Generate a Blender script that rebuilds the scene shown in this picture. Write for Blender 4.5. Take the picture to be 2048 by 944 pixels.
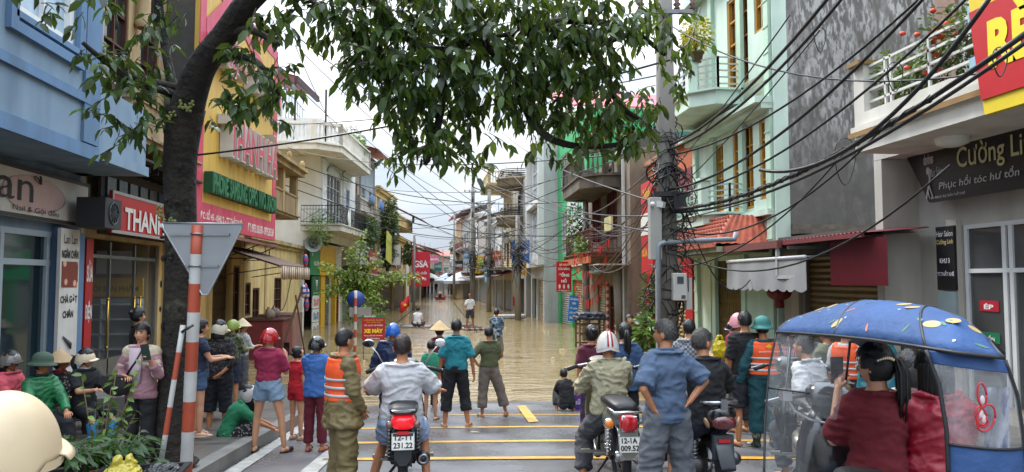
import bpy, bmesh, math, random
from math import sin, cos, pi, atan2, radians, sqrt, hypot, exp
from mathutils import Vector, Matrix, Euler, noise
V = Vector
for o in list(bpy.data.objects): bpy.data.objects.remove(o)
SC = bpy.context.scene; COL = SC.collection
random.seed(7)
# ---------------------------------------------------------------- camera
FPX = 1479.0
CAMZ = 2.5
cam = bpy.data.objects.new('camera', bpy.data.cameras.new('camera')); COL.objects.link(cam)
cam.location = (0, 0, CAMZ); cam.rotation_euler = (radians(93.4), 0, radians(-5.94))
cam.data.sensor_width = 36; cam.data.lens = FPX/2048*36
cam.data.clip_start = .05; cam.data.clip_end = 3000
SC.camera = cam
SC.render.resolution_x = 1024; SC.render.resolution_y = 472
# ---------------------------------------------------------------- sky, sun, exposure
SUN_EL, SUN_AZ = radians(52), radians(-35)      # azimuth from +Y towards +X
w = bpy.data.worlds.new('World'); SC.world = w; w.use_nodes = True
nt = w.node_tree; nt.nodes.clear()
def wn(t, **k):
    n = nt.nodes.new(t)
    for a, b in k.items(): setattr(n, a, b)
    return n
sky = wn('ShaderNodeTexSky', sky_type='NISHITA', sun_disc=False, sun_elevation=SUN_EL, sun_rotation=SUN_AZ, air_density=1.2, dust_density=3)
tc = wn('ShaderNodeTexCoord'); mp = wn('ShaderNodeMapping'); mp.inputs['Scale'].default_value = (1, 1, 3.2)
n1 = wn('ShaderNodeTexNoise'); n1.inputs['Scale'].default_value = 2.3; n1.inputs['Detail'].default_value = 8; n1.inputs['Roughness'].default_value = .55
cr = wn('ShaderNodeValToRGB'); cr.color_ramp.elements[0].position = .38; cr.color_ramp.elements[1].position = .56
n2 = wn('ShaderNodeTexNoise'); n2.inputs['Scale'].default_value = 4.1; n2.inputs['Detail'].default_value = 6
cc = wn('ShaderNodeValToRGB'); cc.color_ramp.elements[0].color = (3.7, 4.3, 5.1, 1); cc.color_ramp.elements[1].color = (6.9, 7.0, 7.1, 1)
cc.color_ramp.elements[0].position = .38; cc.color_ramp.elements[1].position = .6
mx = wn('ShaderNodeMix', data_type='RGBA'); 
mpc = wn('ShaderNodeMix', data_type='RGBA', blend_type='MIX'); mpc.inputs[0].default_value = .72; mpc.inputs[7].default_value = (4.6, 5.6, 6.9, 1)
bg = wn('ShaderNodeBackground'); bg.inputs['Strength'].default_value = .115
ow = wn('ShaderNodeOutputWorld'); L = nt.links.new
L(tc.outputs['Generated'], mp.inputs[0]); L(mp.outputs[0], n1.inputs[0]); L(mp.outputs[0], n2.inputs[0])
L(n1.outputs[0], cr.inputs[0]); L(n2.outputs[0], cc.inputs[0]); L(sky.outputs[0], mpc.inputs[6])
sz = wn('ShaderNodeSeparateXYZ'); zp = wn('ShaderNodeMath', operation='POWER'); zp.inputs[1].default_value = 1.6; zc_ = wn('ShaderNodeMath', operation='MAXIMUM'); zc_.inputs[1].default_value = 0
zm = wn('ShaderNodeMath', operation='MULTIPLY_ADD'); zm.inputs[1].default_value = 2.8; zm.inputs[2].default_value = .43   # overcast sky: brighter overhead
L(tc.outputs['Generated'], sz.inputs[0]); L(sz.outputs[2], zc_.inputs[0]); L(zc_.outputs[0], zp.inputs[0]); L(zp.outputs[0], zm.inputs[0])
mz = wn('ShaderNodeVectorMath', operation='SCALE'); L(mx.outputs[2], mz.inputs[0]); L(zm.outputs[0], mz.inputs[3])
L(cr.outputs[0], mx.inputs[0]); L(mpc.outputs[2], mx.inputs[6]); L(cc.outputs[0], mx.inputs[7])
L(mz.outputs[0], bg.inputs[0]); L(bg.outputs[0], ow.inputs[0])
sd = bpy.data.lights.new('sun', 'SUN'); sd.energy = 1.5; sd.angle = radians(11); sd.color = (1, .96, .9)
so = bpy.data.objects.new('sun', sd); COL.objects.link(so)
sdir = V((sin(SUN_AZ)*cos(SUN_EL), cos(SUN_AZ)*cos(SUN_EL), sin(SUN_EL)))
so.rotation_euler = sdir.to_track_quat('Z', 'Y').to_euler(); so.location = (0, 0, 60)
SC.view_settings.view_transform = 'Standard'; SC.view_settings.look = 'None'
SC.view_settings.exposure = 1.48; SC.view_settings.gamma = 1
try:
    SC.cycles.use_denoising = True; SC.cycles.max_bounces = 6; SC.cycles.transparent_max_bounces = 12
    SC.cycles.diffuse_bounces = 3; SC.cycles.glossy_bounces = 3; SC.cycles.caustics_reflective = False; SC.cycles.caustics_refractive = False
except Exception: pass
# ---------------------------------------------------------------- pixels (of the 2048 x 944 photo) to points
RC = cam.rotation_euler.to_matrix(); C0 = V((0, 0, CAMZ))
def rayv(px, py): return RC @ V(((px-1024)/FPX, -(py-472)/FPX, -1))
def atD(px, py, d): return C0 + rayv(px, py)*d
def atZ(px, py, z):
    v = rayv(px, py); return C0 + v*((z-CAMZ)/v.z)
def gz(y):      # height of the road (water level is 0)
    P = [(-20, .72), (4, .7), (6, .66), (8, .54), (11.3, .27), (13.5, .1), (15.6, -.01), (20, -.2), (28, -.4), (60, -.5), (600, -.5)]
    for (a, b), (c, d) in zip(P, P[1:]):
        if y <= c: return b+(d-b)*(max(y, a)-a)/(c-a)
    return -.5
def gsw(y): return gz(y)+.13
def atG(px, py, off=0):
    z = .3
    for _ in range(30): p = atZ(px, py, z+off); z = .5*z+.5*gz(p.y)
    return V((p.x, p.y, gz(p.y)+off))
# ---------------------------------------------------------------- mesh builder
class MB:
    def __init__(s): s.v = []; s.f = []; s.mi = []; s.sm = []; s.m = 0
    def add(s, vs, fs, smooth=False):
        o = len(s.v); s.v += [tuple(v) for v in vs]
        for f in fs: s.f.append(tuple(i+o for i in f)); s.mi.append(s.m); s.sm.append(smooth)
        return s
    def box(s, x0, x1, y0, y1, z0, z1):
        vs = [(x, y, z) for z in (z0, z1) for y in (y0, y1) for x in (x0, x1)]
        return s.add(vs, [(0, 2, 3, 1), (4, 5, 7, 6), (0, 1, 5, 4), (2, 6, 7, 3), (0, 4, 6, 2), (1, 3, 7, 5)])
    def obox(s, c, size, rot=(0, 0, 0)):
        R = Euler(rot).to_matrix() if not isinstance(rot, Matrix) else rot
        c = V(c); h = [a/2 for a in size]
        vs = [c+R @ V((x*h[0], y*h[1], z*h[2])) for z in (-1, 1) for y in (-1, 1) for x in (-1, 1)]
        return s.add(vs, [(0, 2, 3, 1), (4, 5, 7, 6), (0, 1, 5, 4), (2, 6, 7, 3), (0, 4, 6, 2), (1, 3, 7, 5)])
    def bar(s, a, b, w, h=None):
        a = V(a); b = V(b); d = b-a; h = h or w
        return s.obox((a+b)/2, (w, h, d.length), d.to_track_quat('Z', 'Y').to_matrix())
    def rings(s, R, cap=True, smooth=True, closed=True):
        n = len(R[0]); vs = [p for r in R for p in r]; fs = []
        for i in range(len(R)-1):
            for j in range(n if closed else n-1):
                k = (j+1) % n; fs.append((i*n+j, i*n+k, (i+1)*n+k, (i+1)*n+j))
        if cap: fs.append(tuple(range(n))[::-1]); fs.append(tuple((len(R)-1)*n+j for j in range(n)))
        return s.add(vs, fs, smooth)
    def tube(s, pts, r, n=8, cap=True, flat=1.0):
        pts = [V(p) for p in pts]; m = len(pts)
        rr = r if isinstance(r, (list, tuple)) else [r]*m
        up = None; R = []
        for i, p in enumerate(pts):
            t = (pts[min(i+1, m-1)]-pts[max(i-1, 0)])
            t = t.normalized() if t.length > 1e-9 else V((0, 0, 1))
            if up is None: up = t.orthogonal().normalized()
            up = (up-t*up.dot(t)); up = up.normalized() if up.length > 1e-6 else t.orthogonal().normalized()
            b = t.cross(up)
            R.append([p+(up*cos(2*pi*j/n)+b*sin(2*pi*j/n)*flat)*rr[i] for j in range(n)])
        return s.rings(R, cap)
    def caps(s, a, b, ra, rb, n=12, k=3):   # tapered capsule
        a = V(a); b = V(b); d = (b-a); d = d.normalized() if d.length > 1e-6 else V((0, 0, 1))
        P = []; R = []
        for i in range(k+1):
            t = pi/2*i/k; P.append(a-d*ra*cos(t)); R.append(max(ra*sin(t), ra*.08))
        for i in range(k+1):
            t = pi/2*i/k; P.append(b+d*rb*sin(t)); R.append(max(rb*cos(t), rb*.08))
        return s.tube(P, R, n)
    def lathe(s, prof, c=(0, 0, 0), n=24, rot=None, cap=False, sx=1, sy=1):
        c = V(c); R = []
        for r, z in prof:
            ring = []
            for j in range(n):
                p = V((r*cos(2*pi*j/n)*sx, r*sin(2*pi*j/n)*sy, z))
                ring.append(c+(rot @ p if rot is not None else p))
            R.append(ring)
        return s.rings(R, cap)
    def ell(s, c, r, n=16, m=10, rot=None):
        if not isinstance(r, (tuple, list)): r = (r, r, r)
        c = V(c); R = []
        for i in range(m+1):
            t = -pi/2+pi*i/m; ct = max(cos(t), .02)
            ring = []
            for j in range(n):
                p = V((r[0]*ct*cos(2*pi*j/n), r[1]*ct*sin(2*pi*j/n), r[2]*sin(t)))
                ring.append(c+(rot @ p if rot is not None else p))
            R.append(ring)
        return s.rings(R, True)
    def grid(s, rows, smooth=True):
        n = len(rows[0]); vs = [p for r in rows for p in r]
        fs = [(i*n+j, i*n+j+1, (i+1)*n+j+1, (i+1)*n+j) for i in range(len(rows)-1) for j in range(n-1)]
        return s.add(vs, fs, smooth)
    def prism(s, poly, y0, y1):   # polygon in x-z, extruded along y
        n = len(poly); vs = [(x, y0, z) for x, z in poly]+[(x, y1, z) for x, z in poly]
        fs = [tuple(range(n)), tuple(range(2*n-1, n-1, -1))]+[(i, i+n, (i+1) % n+n, (i+1) % n) for i in range(n)]
        return s.add(vs, fs)
    def torus(s, c, R, r, n=32, m=10, rot=None):
        P = []
        for i in range(n):
            a = 2*pi*i/n; ring = []
            for j in range(m):
                b = 2*pi*j/m; p = V(((R+r*cos(b))*cos(a), (R+r*cos(b))*sin(a), r*sin(b)))
                ring.append(V(c)+(rot @ p if rot is not None else p))
            P.append(ring)
        P.append(P[0]); return s.rings(P, False)
    def xf(s, M):
        s.v = [tuple(M @ V(v)) for v in s.v]; return s
    def mesh(s, name, mats):
        me = bpy.data.meshes.new(name); me.from_pydata(s.v, [], s.f)
        for m in (mats if isinstance(mats, (list, tuple)) else [mats]): me.materials.append(m)
        me.polygons.foreach_set('material_index', s.mi); me.polygons.foreach_set('use_smooth', s.sm)
        me.update(); return me
    def build(s, name, mats, parent=None, label=None, solid=0, bevel=0, origin=None):
        if origin is not None: s.v = [(v[0]-origin[0], v[1]-origin[1], v[2]-origin[2]) for v in s.v]
        o = bpy.data.objects.new(name, s.mesh(name, mats)); COL.objects.link(o)
        if origin is not None: o.location = origin
        if parent is not None: o.parent = parent
        if label: o['label'] = label
        if solid: m = o.modifiers.new('s', 'SOLIDIFY'); m.thickness = solid; m.offset = 0
        if bevel: m = o.modifiers.new('b', 'BEVEL'); m.width = bevel; m.segments = 2; m.limit_method = 'ANGLE'
        return o
def tag(o, label=None, cat=None, group=None, kind=None):
    if label: o['label'] = label
    if cat: o['category'] = cat
    if group: o['group'] = group
    if kind: o['kind'] = kind
    return o
def empty(name, loc=(0, 0, 0), rz=0, label=None, cat=None, group=None):
    o = bpy.data.objects.new(name, None); COL.objects.link(o); o.location = loc; o.rotation_euler = (0, 0, rz)
    o.empty_display_size = .1
    return tag(o, label, cat, group)
def copy_tree(o, parent=None):
    c = o.copy(); COL.objects.link(c); c.parent = parent
    for ch in list(o.children): copy_tree(ch, c)
    return c
# ---------------------------------------------------------------- materials
def lin(h):
    if isinstance(h, (tuple, list)): return tuple(h)+(1,) if len(h) == 3 else tuple(h)
    h = h.lstrip('#'); c = [int(h[i:i+2], 16)/255 for i in (0, 2, 4)]
    return tuple(((x+.055)/1.055)**2.4 if x > .04045 else x/12.92 for x in c)+(1,)
_M = {}
def M(col, rough=.6, metal=0, var=.12, scale=4., bump=0, bscale=60., dirt=0, dcol='3a352c', kind='', coat=0, spec=.5, alpha=1, emit=0, col2=None, sheen=0, dscale=(1.3, 1.3, .25), bdist=.01, rvar=None):
    key = (str(col), rough, metal, var, scale, bump, bscale, dirt, dcol, kind, coat, spec, alpha, emit, str(col2), dscale, bdist, rvar)
    if key in _M: return _M[key]
    m = bpy.data.materials.new('mat_%d' % len(_M)); _M[key] = m; m.use_nodes = True
    t = m.node_tree; N = t.nodes; l = t.links.new; B = N['Principled BSDF']
    B.inputs['Roughness'].default_value = rough; B.inputs['Metallic'].default_value = metal
    B.inputs['Specular IOR Level'].default_value = spec
    if coat: B.inputs['Coat Weight'].default_value = coat; B.inputs['Coat Roughness'].default_value = .08
    if alpha < 1: B.inputs['Alpha'].default_value = alpha
    c = lin(col)
    def nn(tp, **k):
        n = N.new(tp)
        for a, b in k.items(): setattr(n, a, b)
        return n
    tcn = nn('ShaderNodeTexCoord'); co = tcn.outputs['Object']
    def noisen(sc, det=5, vec=None, scl=None):
        n = nn('ShaderNodeTexNoise'); n.inputs['Scale'].default_value = sc; n.inputs['Detail'].default_value = det
        v = vec or co
        if scl: mpn = nn('ShaderNodeMapping'); mpn.inputs['Scale'].default_value = scl; l(v, mpn.inputs[0]); v = mpn.outputs[0]
        l(v, n.inputs['Vector']); return n.outputs[0]
    def ramp(src, a, b, ca=(0, 0, 0, 1), cb=(1, 1, 1, 1), const=False):
        r = nn('ShaderNodeValToRGB'); e = r.color_ramp.elements; e[0].position = a; e[1].position = b; e[0].color = ca; e[1].color = cb
        if const: r.color_ramp.interpolation = 'CONSTANT'
        l(src, r.inputs[0]); return r.outputs[0]
    def mix(f, a, b, mode='MIX'):
        x = nn('ShaderNodeMix', data_type='RGBA', blend_type=mode)
        for s_, i in ((f, 0), (a, 6), (b, 7)):
            if isinstance(s_, (int, float)): x.inputs[i].default_value = s_
            elif isinstance(s_, tuple): x.inputs[i].default_value = s_
            else: l(s_, x.inputs[i])
        return x.outputs[2]
    cur = c
    if kind == 'leafvar':
        g = nn('ShaderNodeNewGeometry'); cur = ramp(g.outputs['Random Per Island'], 0, 1, tuple(x*.55 for x in c[:3])+(1,), lin(col2))
        B.inputs['Subsurface Weight'].default_value = 0
    elif kind == 'camo':
        a = ramp(noisen(7, 2), .46, .48); b = ramp(noisen(11, 2, scl=(1.3, 1, 1)), .55, .57)
        cur = mix(b, mix(a, c, lin(col2)), lin('1c2420'))
    elif kind == 'floral':
        vo = nn('ShaderNodeTexVoronoi'); vo.inputs['Scale'].default_value = scale; l(co, vo.inputs['Vector'])
        a = ramp(vo.outputs['Distance'], .25, .36, (1, 1, 1, 1), (0, 0, 0, 1)); cur = mix(a, c, lin(col2))
    elif kind == 'check':
        ck = nn('ShaderNodeTexChecker'); ck.inputs['Scale'].default_value = scale; l(co, ck.inputs['Vector'])
        ck.inputs['Color1'].default_value = c; ck.inputs['Color2'].default_value = lin(col2); cur = ck.outputs[0]
    elif kind in ('stripez', 'stripex', 'corr', 'corrx', 'shutter'):
        wv = nn('ShaderNodeTexWave', wave_type='BANDS', bands_direction={'stripez': 'Z', 'shutter': 'Z', 'corr': 'X', 'corrx': 'X', 'stripex': 'X'}[kind])
        wv.inputs['Scale'].default_value = scale; l(co, wv.inputs['Vector'])
        if kind in ('stripez', 'stripex'): cur = mix(ramp(wv.outputs[1], .48, .52), c, lin(col2))
        elif kind == 'shutter': cur = mix(ramp(wv.outputs[1], 0, .22), tuple(x*.3 for x in c[:3])+(1,), c)
    elif kind == 'brick':
        br = nn('ShaderNodeTexBrick'); br.inputs['Scale'].default_value = scale; br.inputs['Mortar Size'].default_value = .012
        mpn = nn('ShaderNodeMapping'); mpn.inputs['Rotation'].default_value = (pi/2, 0, 0); l(co, mpn.inputs[0]); l(mpn.outputs[0], br.inputs['Vector'])
        br.inputs['Color1'].default_value = c; br.inputs['Color2'].default_value = tuple(x*.85 for x in c[:3])+(1,); br.inputs['Mortar'].default_value = lin(col2); cur = br.outputs[0]
        br.inputs['Row Height'].default_value = .3; br.inputs['Brick Width'].default_value = .8
    elif kind in ('patchy', 'patchyz'):     # peeling painted plaster
        a = ramp(noisen(2.4, 10, scl=(1, 1, .5)), .44, .56); b = ramp(noisen(15, 10, scl=(1, 1, .3)), .46, .56)
        bb = mix(.62, a, b, 'MULTIPLY'); cur = mix(ramp(noisen(.5, 3), .4, .6), mix(b, c, lin(col2)), mix(bb, c, lin(col2)))
        cur = mix(ramp(noisen(.35, 5, scl=(1, 1, 2.5)), .55, .63), cur, lin('6d655b'))
        if kind == 'patchyz':
            sp = nn('ShaderNodeSeparateXYZ'); l(co, sp.inputs[0]); ad = nn('ShaderNodeMath', operation='MULTIPLY_ADD'); ad.inputs[1].default_value = 3.0; l(noisen(.7, 5), ad.inputs[0]); l(sp.outputs[2], ad.inputs[2])
            mr = nn('ShaderNodeMapRange'); mr.inputs[1].default_value = 6.2; mr.inputs[2].default_value = 7.6; l(ad.outputs[0], mr.inputs[0]); cur = mix(mr.outputs[0], mix(ramp(noisen(3, 8, scl=(1, 1, .3)), .6, .64), c, tuple(x*1.25 for x in c[:3])+(1,)), cur)
    elif kind == 'bark':
        a = noisen(6, 8, scl=(1, 1, .35)); cur = mix(ramp(a, .35, .7), c, lin(col2))
        cur = mix(ramp(noisen(2.2, 6), .6, .68), cur, lin('4f5340'))
    elif kind == 'quilt':
        vo = nn('ShaderNodeTexVoronoi'); vo.inputs['Scale'].default_value = scale; vo.feature = 'F1'; l(co, vo.inputs['Vector'])
        cur = mix(ramp(vo.outputs['Distance'], .3, .34, (1, 1, 1, 1), (0, 0, 0, 1)), c, mix(ramp(noisen(3, 2), .45, .5, const=True), lin(col2), lin('c94f38')))
    if var:
        nz = noisen(scale if kind in ('', 'patchy') else 4, 5)
        lo = tuple([1-var]*3)+(1,); hi = tuple([1+var*.6]*3)+(1,)
        cur = mix(1.0, cur, ramp(nz, .3, .7, lo, hi), 'MULTIPLY')
    if dirt:
        f = ramp(noisen(2.0, 7, scl=dscale), .42, .78); f2 = mix(1.0, f, (dirt, dirt, dirt, 1), 'MULTIPLY'); cur = mix(f2, cur, lin(dcol))
    if isinstance(cur, tuple): B.inputs['Base Color'].default_value = cur
    else: l(cur, B.inputs['Base Color'])
    if rvar:
        l(ramp(noisen(.8, 6, scl=(1, 1, 1)), .35, .68, tuple([rvar[0]]*3)+(1,), tuple([rvar[1]]*3)+(1,)), B.inputs['Roughness'])
    if kind == 'fabric':
        tl = nn('ShaderNodeBsdfTranslucent'); ms = nn('ShaderNodeMixShader'); ms.inputs[0].default_value = .35; l(cur, tl.inputs[0]) if not isinstance(cur, tuple) else None; l(B.outputs[0], ms.inputs[1]); l(tl.outputs[0], ms.inputs[2]); l(ms.outputs[0], N['Material Output'].inputs[0])
    if kind == 'leafvar':   # thin leaves let light through
        tl = nn('ShaderNodeBsdfTranslucent'); ms = nn('ShaderNodeMixShader'); ms.inputs[0].default_value = .3
        yl = mix(.5, cur, (.22, .30, .04, 1)); l(yl, tl.inputs[0]); l(B.outputs[0], ms.inputs[1]); l(tl.outputs[0], ms.inputs[2]); l(ms.outputs[0], N['Material Output'].inputs[0])
    if emit: B.inputs['Emission Color'].default_value = c; B.inputs['Emission Strength'].default_value = emit
    if kind in ('corr', 'corrx', 'shutter'):
        bp = nn('ShaderNodeBump'); bp.inputs['Strength'].default_value = 1; bp.inputs['Distance'].default_value = .03
        l(wv.outputs[1], bp.inputs['Height']); l(bp.outputs[0], B.inputs['Normal'])
    elif bump:
        bp = nn('ShaderNodeBump'); bp.inputs['Strength'].default_value = bump; bp.inputs['Distance'].default_value = bdist
        l(noisen(bscale, 6), bp.inputs['Height']); l(bp.outputs[0], B.inputs['Normal'])
    return m
def wallm(col, dirt=.55, **k): return M(col, rough=.85, var=.12, scale=1.4, bump=.25, bscale=25, dirt=dirt, **k)
def plain(col, rough=.5, **k): return M(col, rough=rough, var=.06, **k)
def metalm(col='9a9a98', rough=.35, **k): return M(col, rough=rough, metal=.9, var=.15, **k)
def glassm(tint='20282c', rough=.05): return M(tint, rough=rough, var=0, spec=.8, coat=.3)
BLACK = plain('101011', .5); CHROME = metalm('c8c8c8', .15); RUBBER = M('17181a', rough=.8, var=.1, bump=.2)
def clearm(tint=(.9, .92, .95), a=.22):
    key = ('clear', tint, a)
    if key in _M: return _M[key]
    m = bpy.data.materials.new('clear_film'); _M[key] = m; m.use_nodes = True; t = m.node_tree; t.nodes.clear(); N = t.nodes.new; l = t.links.new
    tr = N('ShaderNodeBsdfTransparent'); pr = N('ShaderNodeBsdfPrincipled'); mxs = N('ShaderNodeMixShader'); out = N('ShaderNodeOutputMaterial')
    tr.inputs[0].default_value = tint+(1,); pr.inputs['Base Color'].default_value = (.55, .56, .56, 1); pr.inputs['Roughness'].default_value = .12
    nz = N('ShaderNodeTexNoise'); nz.inputs['Scale'].default_value = 5; r = N('ShaderNodeMapRange'); r.inputs[3].default_value = a*.5; r.inputs[4].default_value = a*1.5
    bp = N('ShaderNodeBump'); bp.inputs['Strength'].default_value = .6; bp.inputs['Distance'].default_value = .05
    l(nz.outputs[0], r.inputs[0]); l(r.outputs[0], mxs.inputs[0]); l(tr.outputs[0], mxs.inputs[1]); l(pr.outputs[0], mxs.inputs[2]); l(mxs.outputs[0], out.inputs[0])
    l(nz.outputs[0], bp.inputs['Height']); l(bp.outputs[0], pr.inputs['Normal'])
    return m
# ---------------------------------------------------------------- lettering
_T = {}
def text_mesh(s, bold=.012, depth=.0):
    k = (s, bold, depth)
    if k in _T: return _T[k]
    cu = bpy.data.curves.new('lettering', 'FONT'); cu.body = s; cu.offset = bold; cu.extrude = depth; cu.resolution_u = 3; cu.align_x = 'LEFT'
    cu.space_line = .9
    o = bpy.data.objects.new('t', cu); COL.objects.link(o); dg = bpy.context.evaluated_depsgraph_get()
    me = bpy.data.meshes.new_from_object(o.evaluated_get(dg)); bpy.data.objects.remove(o); bpy.data.curves.remove(cu)
    vs = [tuple(v.co) for v in me.vertices]; fs = [tuple(p.vertices) for p in me.polygons]; bpy.data.meshes.remove(me)
    _T[k] = (vs, fs); return _T[k]
def lettering(s, x0, x1, z0, z1, y, mat, parent, name='lettering', bold=.02, depth=0, slant=0, fit=True):
    """text filling a box on the plane local y (front is -y); depth in metres sticks out towards -y"""
    vs, fs = text_mesh(s, bold, .5 if depth else 0)
    if not vs: return None
    ax = min(v[0] for v in vs); bx = max(v[0] for v in vs); az = min(v[1] for v in vs); bz = max(v[1] for v in vs)
    sx = (x1-x0)/(bx-ax); sz = (z1-z0)/(bz-az)
    if not fit: sx = min(sx, sz); x0 = (x0+x1-sx*(bx-ax))/2
    mb = MB(); mb.add([(x0+(v[0]-ax)*sx+slant*(v[1]-az)*sz, y-(v[2]+.5)*depth if depth else y, z0+(v[1]-az)*sz) for v in vs], fs)
    return mb.build(name, mat, parent)
# ---------------------------------------------------------------- frames on facades: local x along the front (left to right seen from the street), -y out to the street
class Fr:
    def __init__(s, a, b, z=0):
        s.a = V((a[0], a[1], z)); d = V((b[0]-a[0], b[1]-a[1], 0)); s.W = d.length; s.u = d.normalized(); s.n = V((-s.u.y, s.u.x, 0)); s.rz = atan2(d.y, d.x); s.z = z
    def uz(s, px, py, out=0):
        v = rayv(px, py); p0 = s.a-s.n*out; t = (p0-C0).dot(s.n)/v.dot(s.n); p = C0+v*t
        return (p-s.a).dot(s.u), p.z-s.z
    def w(s, x, y, z=0): return s.a+s.u*x+s.n*y+V((0, 0, z))
    def root(s, name, label, cat, group=None, x=0, y=0, z=0): return empty(name, s.w(x, y, z), s.rz, label, cat, group)
    def sub(s, x, y=0, z=0):
        g = Fr((0, 0), (1, 0)); g.a = s.w(x, y, z); g.u = s.u; g.n = s.n; g.rz = s.rz; g.z = s.z+z; g.W = s.W; return g
def sign(fr, x0, x1, z0, z1, out, bg, texts, label, name='sign', cat='sign', th=.06, border=None, group=None):
    """flat board on a facade; texts: (string, fx0, fx1, fz0, fz1, colour)"""
    r = fr.root(name, label, cat, group, x0, -out, z0); W = x1-x0; H = z1-z0
    MB().box(0, W, 0, th, 0, H).build('board', bg if not isinstance(bg, str) else M(bg, rough=.45, var=.08, dirt=.2), r)
    if border:
        b = MB(); t = .05*min(W, H)+.02
        for q in ((0, W, 0, t), (0, W, H-t, H), (0, t, t, H-t), (W-t, W, t, H-t)): b.box(q[0], q[1], -.012, -.001, q[2], q[3])
        b.build('border', plain(border), r)
    for i, t in enumerate(texts):
        lettering(t[0], t[1]*W, t[2]*W, t[3]*H, t[4]*H, -.006-(.012 if border else 0), plain(t[5], .5), r, 'lettering', bold=t[6] if len(t) > 6 else .02)
    return r
# ================================================================ SETTING
def struct(o): o['kind'] = 'structure'; return o
asph = M('616163', rvar=(.1, .5), rough=.34, var=.22, scale=.9, bump=.35, bscale=90, dirt=.35, dcol='33302a', dscale=(.5, .5, .5), bdist=.006)
ys = [-12, 0, 4, 6, 7.5, 9, 10.5, 11.3, 12.4, 13.5, 14.6, 15.6, 18, 20, 24, 28, 60, 160, 600]
RD0, RD1 = -2.25, 5.3
mb = MB(); mb.grid([[(x, y, gz(y)-.02*abs(x-1.5)/3.7) for x in (-40, RD0, 1.5, RD1, 40)] for y in ys], smooth=True)
road = struct(mb.build('road', asph))
paving = M('57534e', rough=.4, var=.25, kind='brick', scale=2.6, col2='2c2a28', dirt=.4, dcol='2c2823', dscale=(.7, .7, .7))
for nm, xa, xb in (('sidewalk_left', -12, RD0), ('sidewalk_right', RD1, 14)):
    mb = MB(); mb.grid([[(x, y, gsw(y)+(.1 if (abs(x) > 6.9 and y < 16) else 0)*0) for x in (xa, xb)] for y in ys[:-1]], smooth=True)
    struct(mb.build(nm, paving))
    mb = MB(); e = xb if xb < 0 else xa; s_ = 1 if xb < 0 else -1
    for a, b in zip(ys[:-2], ys[1:-1]):
        x0, x1 = sorted((e-.12*s_, e+.06*s_))
        mb.add([(x0, a, gz(a)-.1), (x1, a, gz(a)-.1), (x1, a, gsw(a)+.004), (x0, a, gsw(a)+.004), (x0, b, gz(b)-.1), (x1, b, gz(b)-.1), (x1, b, gsw(b)+.004), (x0, b, gsw(b)+.004)],
               [(0, 1, 5, 4), (1, 2, 6, 5), (2, 3, 7, 6), (3, 0, 4, 7)])
    k = mb.build('kerb', M('6e6c68', rough=.6, var=.25, scale=3, dirt=.4)); struct(k)
# painted markings
ypaint = M('d09a2e', rough=.4, var=.3, scale=12, dirt=.75, dcol='6e6858', dscale=(3, 3, 3)); wpaint = M('a9a8a2', rough=.45, var=.3, scale=8, dirt=.5, dcol='5a5955', dscale=(3, 3, 3))
def strip(name, pts, mat):
    mb = MB(); n = 14
    a, b, c, d = pts; rows = []
    for i in range(n+1):
        t = i/n; row = []
        for p, q in ((a, b), (d, c)):
            P = V(p).lerp(V(q), t); row.append((P.x, P.y, gz(P.y)-.02*abs(P.x-1.5)/3.7+.006))
        rows.append(row)
    mb.grid(rows); o = mb.build(name, mat); o.parent = road; return o
for y0, y1, wd in ((919, 917, .17), (886, 881, .17), (857, 852, .15), (831, 828, .1)):
    a = atG(690, y0); b = atG(1500, y1)
    sl = (b.y-a.y)/(b.x-a.x); xa, xb = (-1.25, 4.7) if wd > .1 else (.2, 4.4)
    ya = a.y+sl*(xa-a.x); yb = a.y+sl*(xb-a.x)
    strip('transverse_marking', ((xa, ya), (xb, yb), (xb, yb+wd), (xa, ya+wd)), ypaint)
c = [atG(*p) for p in ((1034, 813), (1051, 812), (1077, 844), (1057, 846))]
mb = MB(); mb.add([(p.x, p.y, p.z+.012) for p in c], [(0, 1, 2, 3)]); o = mb.build('centre_marking', ypaint); o.parent = road
strip('edge_marking', ((-1.5, 4), (-1.28, 10.2), (-1.12, 10.2), (-1.28, 4)), wpaint)
strip('kerbside_marking', ((-2.15, 6), (-2.15, 12.5), (-1.98, 12.5), (-1.98, 6)), wpaint)
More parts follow.
